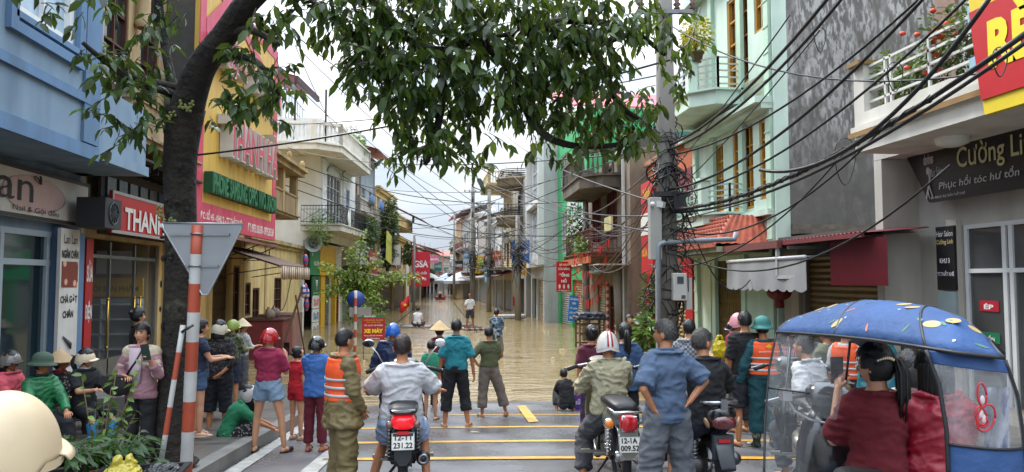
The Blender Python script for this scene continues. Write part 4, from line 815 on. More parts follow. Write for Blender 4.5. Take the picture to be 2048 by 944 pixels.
# lantern
q = atD(1558, 585, 15.2); r = empty('lantern', (q.x, q.y, q.z), 0, 'dark red round paper lantern hanging under the grey awning', 'lantern')
LR = M('5c1414', rough=.6, kind='stripex', scale=3, col2='7a2018', var=.2); b = MB(); b.ell((0, 0, 0), (.25, .25, .17), 20, 12); b.build('globe', LR, r); b = MB(); b.lathe([(.09, -.17), (.09, -.22), (.1, -.3), (.06, -.32)], n=12); b.lathe([(.09, .16), (.09, .2), (.02, .21)], n=12); b.build('trim', M('701a18'), r); MB().tube([(0, 0, .2), (0, 0, .6)], .008, 4).build('string', BLACK, r)
# --- red shop and orange upper house
B4 = Fr((7.7, 26.2), (7.5, 20.7)); ORG = wallm('a8562e', .5, dcol='5a4030')
r = bld(B4, 'orange rendered house above a bright red shop front', 8, 6.6, ORG, [('shut', .6, 2.6, -.3, 2.6, dict(col='9a8250')), ('shut', 2.9, 4.8, -.3, 2.6, dict(col='a08a58'))], name='orange_house', z0=-.5)
part(r, 'red_front', M('a8141c', rough=.4, var=.1), (0, 5.5, -.12, -.003, 2.6, 3.9), (4.8, 5.48, -.12, -.003, -.3, 2.598), (-.0, .58, -.12, -.003, -.3, 2.598)); part(r, 'maroon_cladding', M('6c1c28', rough=.5, var=.2), (3.4, 5.49, -.1, -.003, 3.9, 5.8)); part(r, 'coping', wallm('9c6a48', .6), (0, 5.5, -.15, .2, 6.6, 6.75))
part(r, 'meter_box', plain('a8a8a4'), (4.2, 4.5, -.25, -.122, 2.7, 3.1)); part(r, 'far_pier', M('c08a50', rough=.6), (-.1, .0, -.1, 0, -.3, 3.2))
q = B4.uz(1305, 460, 1.4); s = sign(B4, q[0]-.9, q[0]+.4, 2.7, 5.3, 1.5, 'b0161e', [('Nhà', .2, .8, .82, .93, 'c8a030', .02), ('HƯƠNG', .05, .95, .45, .6, 'e0dcd8', .05), ('SỬA XE', .1, .9, .18, .28, 'c8a030', .03)], 'tall red shop sign with white and gold letters left of the pole', th=.15)
part(s, 'white_band', plain('c8c4c0'), (.0, 1.3, -.012, -.002, 1.08, 1.7))
# big red-roofed hall and teal roof behind
BH = Fr((8.0, 45), (20, 45.5)); r = BH.root('market_hall', 'large hall with long red metal roof and louvred upper wall', 'building', None, 0, 0, 0)
part(r, 'wall', wallm('b0aca4', .4), (0, BH.W, 0, 8, 4, 11.2), (0, BH.W, -.1, 0, 12.6, 13.2)); part(r, 'louvre', M('5c3434', rough=.6, kind='shutter', scale=1.2), (.5, BH.W-.5, .05, .2, 11.2, 12.6)); part(r, 'column', wallm('c8c4bc', .3), *[(k*3.1, k*3.1+.4, -.12, .02, 11.2, 12.6) for k in range(4)])
tileroof(r, -.5, BH.W+.5, -.6, 13.3, 4, 15.3, M('ad3c48', rough=.5, var=.12), 'roof', n=70)
TR = Fr((8.5, 27.2), (17.5, 27.2)); r = TR.root('teal_shed', 'teal corrugated roof-top shed behind the concrete pole', 'shed', None, 0, 0, 0)
b = MB(); b.grid([[(9*i/120, (.03 if i % 2 else 0), z) for i in range(121)] for z in (7.55, 8.55)], smooth=False); b.build('cladding', M('2c6a62', rough=.5, var=.12), r, solid=.01); part(r, 'dark_opening', DARK, (0, 9, .1, 4, 6.2, 8.5))
# --- old balcony house
B5 = Fr((7.3, 35), (7.1, 26.4)); ST = wallm('7a6c5c', .85, dcol='2a2420')
r = bld(B5, 'old brown house with blackened turned balcony and carved red doors', 8, 7.4, ST, [('shut', 2.4, 4.0, -.5, 2.3, dict(col='8f9074')), ('door', 4.9, 5.9, -.5, 2.3, dict(fm=WOODB, gm=M('2c1410'))), ('door', 1.2, 3.2, 4.1, 6.4, dict(fm=M('6a2420'), gm=M('4a1c1a'), nx=4)), ('door', 4.4, 6.4, 4.1, 6.4, dict(fm=M('5c2622'), gm=M('45201c'), nx=4)), ('win', 2, 6, 6.6, 7.2, dict(fm=WOODB, nx=5, nz=1))], name='old_balcony_house', z0=-.6)
balcony(r, 1.2, 7.2, 1.5, 6.6, 'turned', wallm('5e554a', .95, dcol='1c1916'), cham=.8, th=.5, h=1.0)
balcony(r, .4, 7.2, 1.2, 3.6, 'iron', M('6a4030', rough=.7, dirt=.5), M('5a2a22', rough=.6), th=.2, h=.9); part(r, 'painted_beam', M('a85a30', rough=.7, dirt=.5), (.3, 7.3, -1.32, -1.22, 3.15, 3.4)); part(r, 'white_pipe', plain('b8b8b4'), (7.9, 7.98, -.15, -.05, 0, 8))
part(r, 'couplet', M('a8202a', rough=.5, kind='stripez', scale=1.1, col2='c8b8b0'), *[(x, x+.28, -.06, -.003, -.3, 2.4) for x in (4.5, 6.1)]); bush(r, (5.5, -1.3, 3.9), (.9, .3, .4), 200, LEAFG, (.16, .1)); bush(r, (3.2, -1.2, 4.8), (.8, .3, 1.1), 300, LEAFD, (.16, .1), name='climbing_plant')
part(r, 'grey_wall', M('5c5850', rough=.9, kind='patchy', col2='6c675c', bump=.3), (6.5, 8.6, -.1, -.003, -.4, 3.1)); b = MB(); b.tube([(7.2, -.2, .5), (7.25, -.2, 2.6)], .06, 8); b.tube([(7.6, -.22, .8), (7.5, -.22, 3)], [.16, .2], 8); b.build('pipe', M('8a8680', rough=.6), r)
s = sign(B5, 6.6, 7.2, 1.0, 1.25, .13, '1c3a7c', [('NGÕ 1', .12, .88, .2, .8, 'e0e0e4', .03)], 'small blue alley sign reading NGÕ 1 on the grey wall')
r = B5.root('wall_awning', 'white fabric awning with teal tube on the grey wall', 'awning', None, 0, 0, 0); part(r, 'sheet', plain('a8a49c'), (6.6, 8.7, -1.2, -.11, 3.05, 3.09)); MB().tube([(6.6, -1.1, 2.8), (8.5, -1.1, 2.8)], .07, 8).build('tube', plain('5c8076'), r)
q = B5.uz(1218, 447, 1.3); s = sign(B5, q[0]-.55, q[0]+.55, q[1]-.25, q[1]+.22, 1.35, 'b8b07c', [], 'blank pale yellow board standing on the old balcony', name='board', cat='board')
# --- bunting is added with the poles; green furniture house
B6 = Fr((7.2, 43), (7.4, 35.2)); GG = M('2e9a5c', rough=.6, var=.15, scale=.8, dirt=.3, dcol='1c5a38')
r = bld(B6, 'bright green furniture house with painted letters on its side', 9, 10.6, GG, [('shut', .6, 3.4, -.5, 2.5, dict(col='8a8c88')), ('shut', 4, 7.2, -.5, 2.5), ('win', 1, 3, 4, 6.4, dict(fm=plain('b0b4b0'), nx=3)), ('win', 1, 3, 7.4, 9.6, dict(fm=plain('b0b4b0'), nx=3)), ('win', 4.4, 6.6, 7.4, 9.6, dict(fm=plain('b0b4b0'), nx=3))], name='green_furniture_house')
part(r, 'panel', M('b8bcb8', rough=.5, kind='floral', scale=1.2, col2='4aa070'), (3.2, 7.0, -.1, -.003, 3.2, 7.2)); lettering('TỦ BẾP', 3.4, 6.8, 5.6, 6.6, -.11, plain('2a7a4c'), r)
gs = Fr((7.4, 35.1), (14, 35.1)); s = gs.root('painted_gable', 'green gable board reading NỘI THẤT in red over white', 'sign', None, 0, 0, 0)
part(s, 'board', M('2e9a5c', rough=.6, kind='', var=.15, scale=.8), (0, 5.6, -.08, 0, 6.0, 10.9)); lettering('NỘI THẤT VIỆT', .25, 3.9, 9.2, 9.9, -.09, plain('b0283a'), s, bold=.04); lettering('SẢN XUẤT THI CÔNG', .1, 2.8, 6.4, 6.75, -.09, plain('c8d4cc'), s); lettering('TỦ BẾP', .2, 1.9, 5.5+.55, 6.35, -.09, plain('c8d4cc'), s)
part(s, 'lower_panel', M('8fb09c', rough=.6, kind='patchy', col2='aab4ac'), (0, 5, -.05, 0, 2, 5.99))
B7 = Fr((6.5, 50), (6.4, 43.2))
r = bld(B7, 'tall narrow white-framed grey house with mirrored windows', 9, 11.2, wallm('a9abab', .5, dcol='7a7c7c'), [('win', 1, 5.8, 4.2, 7.0, dict(fm=plain('c8c8c6'), gm=M('7c8890', rough=.08), nx=3, nz=3)), ('win', 1, 5.8, 7.6, 10.4, dict(fm=plain('c8c8c6'), gm=M('7c8890', rough=.08), nx=3, nz=3)), ('dark', .5, 3.0, -.5, 2.6), ('shut', 3.6, 6.2, -.5, 2.6)], name='mirror_house')
part(r, 'frame', plain('c6c6c2'), (-.05, .3, -.35, -.003, 3.4, 11.3), (6.5, 6.8, -.35, -.003, 3.4, 11.3), (.3, 6.5, -.34, -.003, 7.15, 7.45), (.3, 6.5, -.34, -.003, 3.3, 3.8), (.3, 6.5, -.34, -.003, 10.9, 11.29))
B8 = Fr((6.3, 58), (6.2, 50.3))
r = bld(B8, 'grey unfinished house with two rounded concrete balconies', 9, 9.6, wallm('8c8a86', .7, dcol='4c4a46'), [('door', 2, 4, 3.6, 5.8), ('door', 2, 4, 6.7, 8.9), ('dark', .5, 6.5, -.5, 2.6)], name='grey_house')
for z in (6.4, 9.2):
    b = MB(); b.lathe([(1.5, 0), (1.7, .15), (1.65, .5), (1.75, .55), (1.75, .7), (1.5, .72)], (4.2, -.1, z), 28); b.lathe([(.01, -.05), (1.5, .0)], (4.2, -.1, z), 28); b.build('round_balcony', wallm('8a7c66', .8, dcol='3c342a'), r)
    b = MB()
    for k in range(5): b.torus((4.2+.1*k, -.4, z+.8+.12*k), 1.3-.05*k, .035, 24, 5)
    b.build('coiled_railing', M('2c2824', rough=.6), r)
lab = ['cream house with far projecting roof balcony on the right row', 'white house with small dark window boxes on the right row', 'grey cluttered house with green-blue balcony box', 'narrow soot-stained house with laundry on the right row', 'tall pale house behind the double electric poles', 'patchy white tall house with brown flat roof', 'orange-brown balconied house with red metal roof', 'far white house with rounded balconies by the market']
P = [(6.1, 66), (5.9, 73), (5.6, 80), (5.2, 88), (4.6, 98), (4.0, 110), (3.4, 122), (2.8, 138), (2.4, 158)]; hs = [10.2, 8.0, 8.6, 8.2, 10.5, 11.4, 12.0, 9.5]
P2 = [(6.2, 58.5)]+P[:-1]
for i in range(8):
    rr, ff = nhouse(P[i], (P2[i][0], P2[i][1]+.5), hs[i], ['c0b290', 'b8b8b4', '9a9c9a', '8c8880', 'b4b2aa', 'a8a8a6', 'b09468', 'bcbcb8'][i], lab[i], 40+i, roof=[None, None, '6a4a44', None, None, '5a3c3c', 'a84448', None][i], overhang=1.3, D=12, awn=['7a1e26', '5a6a7a', '8a8478', None, '6a3a34', '9a968c', None, '5a6a8a'][i])
    if i == 0: balcony(rr, -.5, 7, 2.0, 10.3, 'turned', wallm('c8b890', .5), h=1.0)
s = sign(ff, 3, 5, 4, 8, 1.6, 'a05a50', [], 'far faded red vertical banner on the right row')
BC = [('blue', '2c5c9c', 'ĐIỆN LẠNH'), ('white', 'b8b8b4', 'Quán Cơm'), ('orange', 'c0601c', 'SIM THẺ'), ('green', '2a7a4c', 'CAFE'), ('yellow', 'c4a42c', 'VÀNG BẠC'), ('maroon', '6c1c24', 'MAY ĐO'), ('pale blue', '7ca0b8', 'Photo'), ('pink', 'b8607c', 'HOA TƯƠI'), ('black', '1c1c20', 'BARBER'), ('teal', '2c7a7c', 'NHA KHOA')]
for i, (cn, ch, tx) in enumerate(BC):
    lf = i % 2; Y_ = 48+i*7.5; k_ = (i//2)
    X_0 = ([-4.6, -3.9, -2.6, -1.6, -1.0][k_]+.9) if lf else [5.0, 4.5, 4.1, 3.6, 2.9][k_]; zz = [3.6, 4.2, 3.2, 4.8, 3.9][k_]
    sign(Fr((X_0, Y_), (X_0+1, Y_)), 0, 1.15, zz, zz+[1.5, .8, 1.8, 1.0, 1.4][k_], 0, ch, [(tx, .08, .92, .35, .65, 'e0dcd0' if cn not in ('white', 'yellow', 'pale blue') else '3a2020', .02)], 'projecting %s shop sign on the %s row of far houses' % (cn, 'left' if lf else 'right'))
# shop boards low on the right row
r7 = sign(B7, 1.0, 5.0, 2.75, 3.6, .9, 'b89438', [('NỘI THẤT', .1, .9, .55, .9, '8a2420', .02), ('0973.458', .2, .8, .1, .4, '8a2420', .02)], 'ochre shop board with dark red letters on the mirror house')
sign(Fr(P[0], P2[0]), 1, 4, 2.3, 3.6, 1.8, '4f8fb0', [('CỬA HÀNG', .1, .9, .5, .8, 'e0e4e8', .02), ('Quán', .3, .7, .15, .4, 'e0e4e8', .02)], 'light blue shop board low on the cream house')
sign(Fr(P[0], P2[0]), 4.4, 6.6, 2.3, 3.6, 1.8, 'b0a068', [('GIÀY', .1, .9, .3, .7, '5a2a20', .02)], 'beige shop board beside the light blue one')
# ================================================================ PEOPLE
def remesh(mb, vox, mats, smooth=4, wrinkle=0, wscale=7.0, seed=0, stretch=(1, 1, 1)):
    o = bpy.data.objects.new('tmp', mb.mesh('tmp', mats)); COL.objects.link(o)
    m = o.modifiers.new('r', 'REMESH'); m.mode = 'VOXEL'; m.voxel_size = vox; m.use_smooth_shade = True
    if smooth: m = o.modifiers.new('s', 'SMOOTH'); m.factor = .5; m.iterations = smooth
    dg = bpy.context.evaluated_depsgraph_get(); me = bpy.data.meshes.new_from_object(o.evaluated_get(dg)); old = o.data
    bpy.data.objects.remove(o); bpy.data.meshes.remove(old)
    vs = [v.co.copy() for v in me.vertices]
    if wrinkle:
        off = V((seed*3.1, seed*1.7, seed*.9))
        for i, v in enumerate(me.vertices):
            p = V((v.co.x*stretch[0], v.co.y*stretch[1], v.co.z*stretch[2]))*wscale+off
            w3 = noise.noise(p*.5+off); rr = 1-abs(noise.noise(V((p.x*1.1+p.z*.7+w3*1.5, p.y*1.1, p.z*1.5-p.x*.6+w3))))*3.2
            n = noise.noise(p)*.5+max(rr, -.4)*.62+max(0, 1-abs(noise.noise(p*2.3+off))*4)*.25
            vs[i] = v.co+v.normal*(n*wrinkle)
    out = MB(); out.v = [tuple(v) for v in vs]; out.f = [tuple(p.vertices) for p in me.polygons]; out.mi = [0]*len(out.f); out.sm = [True]*len(out.f)
    bpy.data.meshes.remove(me); return out
def merge(a, b, mat=0):
    o = len(a.v); a.v += b.v; a.f += [tuple(i+o for i in f) for f in b.f]; a.mi += [mat+m for m in b.mi]; a.sm += b.sm; return a
SK = {'tan': 'a9714e', 'light': 'c08c6c', 'dark': '8a5638', 'red': 'b0745a'}
def skinm(k): return M(SK.get(k, k), rough=.5, var=.1, scale=12, bump=.1, bscale=80, bdist=.003)
HAIRM = M('0c0a0a', rough=.42, var=.35, scale=25, bump=.9, bscale=160, bdist=.004, spec=.45); HAIRG = M('3a3734', rough=.6, var=.5, scale=60, bump=.9, bscale=180, bdist=.004); HAIRR = M('24100e', rough=.45, var=.4, scale=25, bump=.9, bscale=160, bdist=.004)
EYEW = plain('b8b0a8', .3); EYEB = plain('120c0a', .15); LIP = plain('7c3a34', .45)
def gs_(x, s): return exp(-(x/s)**2)
def headpt(x, y, z):
    """unit direction -> head surface in metres (y forward)"""
    rx, ry, rz = .075, .095, .118
    X, Y, Z = x*rx, y*ry, z*rz
    if z < .1: t = min(1, (.1-z)/1.1); X *= 1-.38*t*t-.05*t; Y = Y*(1-.12*t)+.018*t*(y > -.2)-(0 if y > 0 else 0)
    if z < -.3 and y < 0: Y *= 1-.35*min(1, (-z-.3)/.5)
    if y > 0:
        Y *= 1-.05*gs_(x, .5)*gs_(z-.1, .4)
        Y += .024*gs_(x, .13+.05*max(0, -z-.05))*(gs_(z+.22, .16)+.45*gs_(z+.02, .18))*(y > .3)
        Y += .005*gs_(x, .6)*gs_(z-.2, .1); Y -= .010*(gs_(x-.38, .17)+gs_(x+.38, .17))*gs_(z-.03, .13)
        Y += .007*gs_(x, .25)*gs_(z+.55, .1); Y += .008*gs_(x, .3)*gs_(z+.92, .15); Y += .004*(gs_(x-.5, .2)+gs_(x+.5, .2))*gs_(z+.22, .2)
    return V((X, Y, Z))
def head_mb(M3, c, s, nn=36, lips=True):
    """returns MB with skin (0), eye white (1), iris (2), lips (3), brow (4)"""
    b = MB(); R = []; m = nn*3//4
    for i in range(m+1):
        t = -pi/2+pi*i/m; ct = max(cos(t), .02)
        R.append([c+M3 @ (headpt(ct*cos(2*pi*j/nn), ct*sin(2*pi*j/nn), sin(t))*s) for j in range(nn)])
    b.rings(R)
    for q in (-1, 1):
        b.ell(c+M3 @ (V((q*.081, -.006, -.012))*s), (.011*s, .02*s, .033*s), 8, 6, M3 @ Matrix.Rotation(-q*.35, 3, 'Z'))
        b.m = 1; b.ell(c+M3 @ (V((q*.03, .079, .004))*s), (.014*s, .008*s, .0065*s), 8, 6, M3)
        b.m = 2; b.ell(c+M3 @ (V((q*.03, .0838, .004))*s), (.0062*s, .005*s, .0062*s), 8, 6, M3)
        b.tube([c+M3 @ (V((q*.017, .0865, .0125))*s), c+M3 @ (V((q*.031, .086, .0155))*s), c+M3 @ (V((q*.045, .079, .0115))*s)], [.0012*s, .0022*s, .0012*s], 5)
        b.m = 4; b.tube([c+M3 @ (V((q*.014, .092, .026))*s), c+M3 @ (V((q*.032, .0905, .032))*s), c+M3 @ (V((q*.05, .078, .026))*s)], [.003*s, .0038*s, .0015*s], 5)
        b.m = 0
    if lips: b.m = 3; b.ell(c+M3 @ (V((0, .0895, -.061))*s), (.021*s, .007*s, .0045*s), 10, 6, M3); b.ell(c+M3 @ (V((0, .0885, -.068))*s), (.017*s, .007*s, .005*s), 10, 6, M3); b.m = 0
    return b
def hair_mb(M3, c, s, style, rg, length=.3, hatted=False):
    b = MB(); nn = 40; m = 28; up = .012 if style == 'short' else .02
    vs = []; keep = {}
    fs = []
    for i in range(m+1):
        t = -pi/2+pi*i/m; ct = max(cos(t), .02)
        for j in range(nn):
            x, y, z = ct*cos(2*pi*j/nn), ct*sin(2*pi*j/nn), sin(t)
            lim = .38+.18*abs(x) if y > .35 else ((.02 if style == 'short' else -.12) if y > -.12 else (-.34 if style == 'short' else -.62))
            if y > .05 and y <= .35: lim = .12 if abs(x) > .5 else .38
            if style in ('long', 'ponytail', 'bun') and -.1 <= y <= .35: lim = -.1
            keep[(i, j)] = z > lim
            p = headpt(x, y if y < 0 else y*.97, z); d = V((x, y, z)).normalized(); up_ = up*(.35+.65*min(1, max(0, (z+.25)/.5))) if style == 'short' else up
            vs.append(c+M3 @ ((p+d*(up_*(1+.4*noise.noise(V((x*5, y*5, z*5+rg.random()*0+s)))+.25*(z > .5))))*s))
    for i in range(m):
        for j in range(nn):
            k = (j+1) % nn
            if keep[(i, j)] or keep[(i+1, k)]: fs.append((i*nn+j, i*nn+k, (i+1)*nn+k, (i+1)*nn+j))
    b.add(vs, fs, True)
    for k in range(420 if style == 'short' else 260):   # loose locks that break the outline
        a = rg.uniform(0, 2*pi); z0_ = rg.uniform(-.3, 1) if sin(a) < .1 else rg.uniform(.35, 1); ct = sqrt(max(0, 1-z0_*z0_)); x, y, z = ct*cos(a), ct*sin(a), z0_
        if (style == 'short' and z < .05 and y > -.2) or (hatted and z > -.12): continue
        p = headpt(x, y*.97 if y > 0 else y, z); d = V((x, y, z)).normalized(); t = V((rg.uniform(-.5, .5), rg.uniform(-.9, .1), -.9)); t = (t-d*t.dot(d)).normalized(); w_ = t.cross(d)*rg.uniform(.002, .004); L_ = rg.uniform(.018, .04); up2 = up*(.5+.5*min(1, max(0, z+.4)))
        p = p+d*up2; q2 = p+t*L_*.6+d*rg.uniform(.002, .006); q3 = p+t*L_+d*rg.uniform(-.002, .006); b.add([c+M3 @ (v*s) for v in (p-w_, p+w_, q2+w_*.8, q2-w_*.8, q3)], [(0, 1, 2, 3), (3, 2, 4)], True)
    if style == 'bun':
        b.ell(c+M3 @ (V((0, -.095, .055))*s), .043*s, 12, 8); b.ell(c+M3 @ (V((.02, -.115, .06))*s), .026*s, 8, 6)
    if style in ('ponytail', 'long'):
        N_ = 60 if style == 'ponytail' else 170
        for k in range(N_):
            if style == 'ponytail':
                a = rg.uniform(0, 2*pi); q = rg.random()**.5; x0 = cos(a)*q*.022; y0 = sin(a)*q*.02; L_ = length*rg.uniform(.75, 1)
                P = [V((x0*.5, -.085+y0*.5, .045)), V((x0, -.125+y0, .03)), V((x0*1.7, -.145+y0*1.6, -.04)), V((x0*2.2+.01, -.135+y0*1.5, -.04-L_*.5)), V((x0*1.6+.012, -.11+y0*1.2, -.04-L_))]
                rr = [.004, .007, .009, .008, .002]
            else:
                a = pi*1.02+rg.uniform(-.05, 1.02)*pi*.96; x0 = .078*cos(a)*1.12; y0 = .098*sin(a)*1.08; L_ = length*rg.uniform(.55, 1)
                P = [V((x0*.8, y0*.8, .07)), V((x0*1.1, y0*1.08, -.0)), V((x0*1.1, y0*1.15-.008, -.09)), V((x0*1.05+rg.uniform(-.01, .01), y0*1.1-.012, -.09-L_*.6)), V((x0*.85+rg.uniform(-.015, .015), y0-.01, -.09-L_))]
                rr = [.005, .008, .008, .006, .001]
            b.tube([c+M3 @ (p*s) for p in P], [r*s for r in rr], 5)
    return b
def hand_mb(b, W, d, n, s, q=1, curl=.5, lod=1):
    """palm and five fingers; d along the hand, n the palm's normal, q which side the thumb is on"""
    d = V(d).normalized(); n = V(n); n = (n-d*n.dot(d)).normalized(); sd_ = d.cross(n)*q; R3 = Matrix((sd_, n, d)).transposed()
    b.ell(W+d*.045*s, (.04*s, .015*s, .052*s), 10, 8, R3); b.caps(W-d*.03*s, W+d*.02*s, .026*s, .024*s, 8, 2)
    for i, L_ in enumerate((.066, .078, .074, .058)):
        p = W+d*.082*s+sd_*((.03-.02*i)*s)-d*(.004*abs(i-1.3)*s); P = [p-d*.02*s, p]; a = 0
        for k in range(3): a += curl*(.75 if k else .5); P.append(P[-1]+(d*cos(a)+n*sin(a)+sd_*(.05*(1.5-i)))*(L_*s*(.42, .33, .25)[k]))
        b.tube(P, [.0095*s, .0095*s, .0088*s, .008*s, .005*s], 7)
    p = W+d*.022*s+sd_*.028*s; P = [p-sd_*.01*s, p+(sd_*.75+d*.55+n*.25)*.028*s]; P.append(P[-1]+(sd_*.35+d*.85+n*.4*curl)*.03*s); P.append(P[-1]+(d*.9+n*.5*curl)*.024*s)
    b.tube(P, [.012*s, .0115*s, .0095*s, .006*s], 7)
def foot_mb(b, A_, fd, s, kind='bare'):
    """foot from the ankle A_; fd forward direction"""
    fd = V(fd); fd.z = 0; fd.normalize(); sd_ = V((fd.y, -fd.x, 0)); R = []; up = V((0, 0, 1)); k = 1.12 if kind == 'shoe' else 1
    for t, w_, h in ((-.055, .012, .02), (-.045, .03, .05), (-.01, .034, .068), (.04, .036, .062), (.1, .043, .042), (.14, .046, .03), (.17, .038, .022), (.185, .014, .012)):
        c = V((A_.x, A_.y, A_.z-.078*s))+fd*t*s*k; R.append([c+sd_*(cos(a)*w_*s*k)+up*(max(0, sin(a))*h*s*k+.004*s*(sin(a) < 0)) for a in [2*pi*j/12 for j in range(12)]])
    b.rings(R)
    if kind == 'bare':
        for i in range(5):
            c = V((A_.x, A_.y, A_.z-.066*s))+fd*(.178-.008*abs(i-1))*s+sd_*((.03-.015*i)*s); b.ell(c, (.008*s, .013*s, .009*s), 6, 4)
ARM_DOWN = ((.05, -.02, -.27), (.02, .05, -.24))
LEG_ST = ((.015, .01, -.41), (.01, -.01, -.39))
TORSO = [(-.07, .13, .1), (-.02, .158, .112), (.06, .162, .115), (.16, .138, .1), (.26, .144, .102), (.34, .158, .108), (.4, .158, .1), (.44, .138, .088), (.475, .098, .074), (.52, .056, .056)]
def person(px, top, d=None, feet=None, z0=None, fit='scale', H=1.65, face=0, vox=None, label='', pel=(0, 0, .93), lean=0, side=0, head=(0, 0), aL=ARM_DOWN, aR=ARM_DOWN, lL=LEG_ST, lR=LEG_ST,
           build=1.0, skin='tan', hair='short', hmat=None, hlen=.3, hat=None, shirt=None, sleeve=.7, hem=-.02, loose=1.0, pants=None, plen=1.0, ploose=1.0, skirt=None, shoes='bare', shoec='222224', vest=None, collar=None,
           curl=(.5, .5), wr=1.0, openc=None, name='person', group=None, scarf=None, neckh=0, hatrot=0, flare=1.0, pdir=None):
    """px, top: where the top of the head / hat is in the photograph; face: degrees turned from looking down the street (90 = towards the left)"""
    pz = 0; sp = []
    tr = radians(lean)
    # spine (local, 1.7 m units), bending forwards progressively
    p = V(pel); dirs = []
    pts = [p.copy()]
    for i in range(6):
        a = tr*(i/5*.8+.35); dv = V((sin(radians(side))*.9, sin(a), cos(a))).normalized(); p = p+dv*.087; pts.append(p.copy()); dirs.append(dv)
    def spine(t):
        t = t/.087
        if t <= 0: return pts[0]+dirs[0]*t*.087, dirs[0]
        i = min(int(t), 5); return pts[i]+dirs[i]*((t-i)*.087), dirs[i]
    nk, nd = spine(.52); hy, hp = radians(head[0]), radians(head[1])
    hd = (nd+V((0, 0, 1))*1.2).normalized(); hc = nk+hd*.13+V((0, .012, neckh))
    HM = Matrix.Rotation(hy, 3, 'Z') @ Matrix.Rotation(-hp, 3, 'X')
    hatadd = {'conical': .075, 'helmet': .04, 'cap': .035, 'pith': .06, 'hood': .03, None: 0.015}.get(hat[0] if hat else None, .03)
    topz = hc.z+.118+hatadd
    if d is None: g_ = atG(px, feet); v = g_-C0; d = v.dot(rayv(1024, 472))/rayv(1024, 472).length_squared
    tp = atD(px, top, d); zg = gz(tp.y) if z0 is None else z0
    if fit == 'scale': s = (tp.z-zg)/topz
    else: s = H/1.7; zg = tp.z-topz*s
    root = empty(name, (tp.x, tp.y, zg), radians(face), label, 'person', group)
    # put the head, not the hips, over the pixel
    if fit != 'foot': off = Matrix.Rotation(radians(face), 3, 'Z') @ V((hc.x*s, hc.y*s, 0)); root.location.x -= off.x; root.location.y -= off.y
    vox = vox or (.011 if d < 8 else .014 if d < 12 else .02 if d < 20 else .032); rg = random.Random(int(px*3+top)); bw = build
    S = lambda v: V(v)*s
    body = MB()
    def torso(b, t0, t1, ex, wk=1.0, fl=1.0):
        R = []; T = [(t, a if ex < .01 or t > 0 else .162, c if ex < .01 or t > 0 else .115) for t, a, c in TORSO if t0 <= t <= t1]
        if t0 < -.07 or not T or T[0][0] > t0+.01:
            T = [(t0, (.158 if t0 > -.07 else .162)*(fl), .115*fl)]+T if t0 < .1 else [(t0, .16, .104)]+T
        if T[-1][0] < t1-.01: T.append((t1, .15, .1))
        for t, a, c in T:
            c0, dv = spine(t); xx = V((1, 0, 0)); yy = dv.cross(xx).normalized(); yy = -yy if yy.y < 0 else yy; e = ex if t < .45 else ex*.8
            f_ = 1+(fl-1)*max(0, (.3-t)/.3)
            R.append([S(c0+xx*cos(q)*(a*bw*wk*f_+e)+yy*sin(q)*(c*bw*f_+e)*(1 if sin(q) < 0 or not 1 else 1.0)) for q in [2*pi*j/20 for j in range(20)]])
        b.rings(R)
    torso(body, -.07, .52, 0)
    body.caps(S(spine(.47)[0]), S(nk+(hc-nk)*.55), .058*s, .052*s, 14)
    sh = spine(.435); J = {}
    for q, arm, leg in ((-1, aL, lL), (1, aR, lR)):
        so_ = sh[0]+V((q*.148*bw, 0, -.02)); e = so_+V((arm[0][0]*q, arm[0][1], arm[0][2])); w_ = e+V((arm[1][0]*q, arm[1][1], arm[1][2]))
        body.caps(S(so_), S(e), .05*s*bw**.5, .038*s, 12); body.caps(S(e), S(w_), .038*s, .026*s, 12); body.caps(S(sh[0]+V((q*.06, 0, .02))), S(so_), .055*s, .05*s, 12)
        h = V(pel)+V((q*.085*bw, 0, -.05)); k = h+V((leg[0][0]*q, leg[0][1], leg[0][2])); a = k+V((leg[1][0]*q, leg[1][1], leg[1][2]))
        body.caps(S(h), S(k), .082*s*bw, .052*s, 14); body.caps(S(k), S(k+(a-k)*.35), .05*s, .052*s, 12); body.caps(S(k+(a-k)*.3), S(a), .052*s, .036*s, 12)
        J[q] = (so_, e, w_, h, k, a)
    skm = skinm(skin); rb = remesh(body, vox, [skm], 3)
    for q in (-1, 1):
        so_, e, w_, h, k, a = J[q]; dv = (w_-e).normalized(); n = V((-q, .3, 0)) if abs(dv.z) > .6 else V((0, 0, -1))
        if d < 40: hand_mb(rb, S(w_), dv, n, s, q if abs(dv.z) > .6 else -q, curl[0 if q < 0 else 1])
        sd_ = (a-k); ff = V(pdir) if pdir else V((q*.25, 1, 0))
        if shoes in ('bare', 'sandal', 'clog'): foot_mb(rb, S(a), ff, s)
    hb = head_mb(HM, S(hc), s, 36 if d < 16 else 20); o_ = len(rb.v); merge(rb, hb)
    B_ = rb.build('body', [skm, EYEW, EYEB, LIP, hmat or HAIRM], root)
    # garments
    if shirt:
        g = MB(); L0 = .012*loose; torso(g, hem, .505, .014*loose, fl=flare)
        if sleeve > .05:
            for q in (-1, 1):
                so_, e, w_, h, k, a = J[q]; r0 = (.056+.012*loose)*bw**.5; g.caps(S(sh[0]+V((q*.06, 0, .015))), S(so_), .062*s, r0*s, 12)
                if sleeve <= 1: g.tube([S(so_-(e-so_)*.1), S(so_+(e-so_)*sleeve*.5), S(so_+(e-so_)*sleeve)], [r0*s, (r0+.003)*s, (r0+.004*loose)*s], 14)
                else:
                    t = sleeve-1; en = e+(w_-e)*t; g.caps(S(so_), S(e), r0*s, (.05+.008*loose)*s, 12); g.caps(S(e), S(e+(en-e)*.6), (.05+.008*loose)*s, (.042+.006*loose)*s, 12); g.tube([S(e+(en-e)*.5), S(en)], [(.043+.006*loose)*s, (.036+.006*loose)*s], 12)
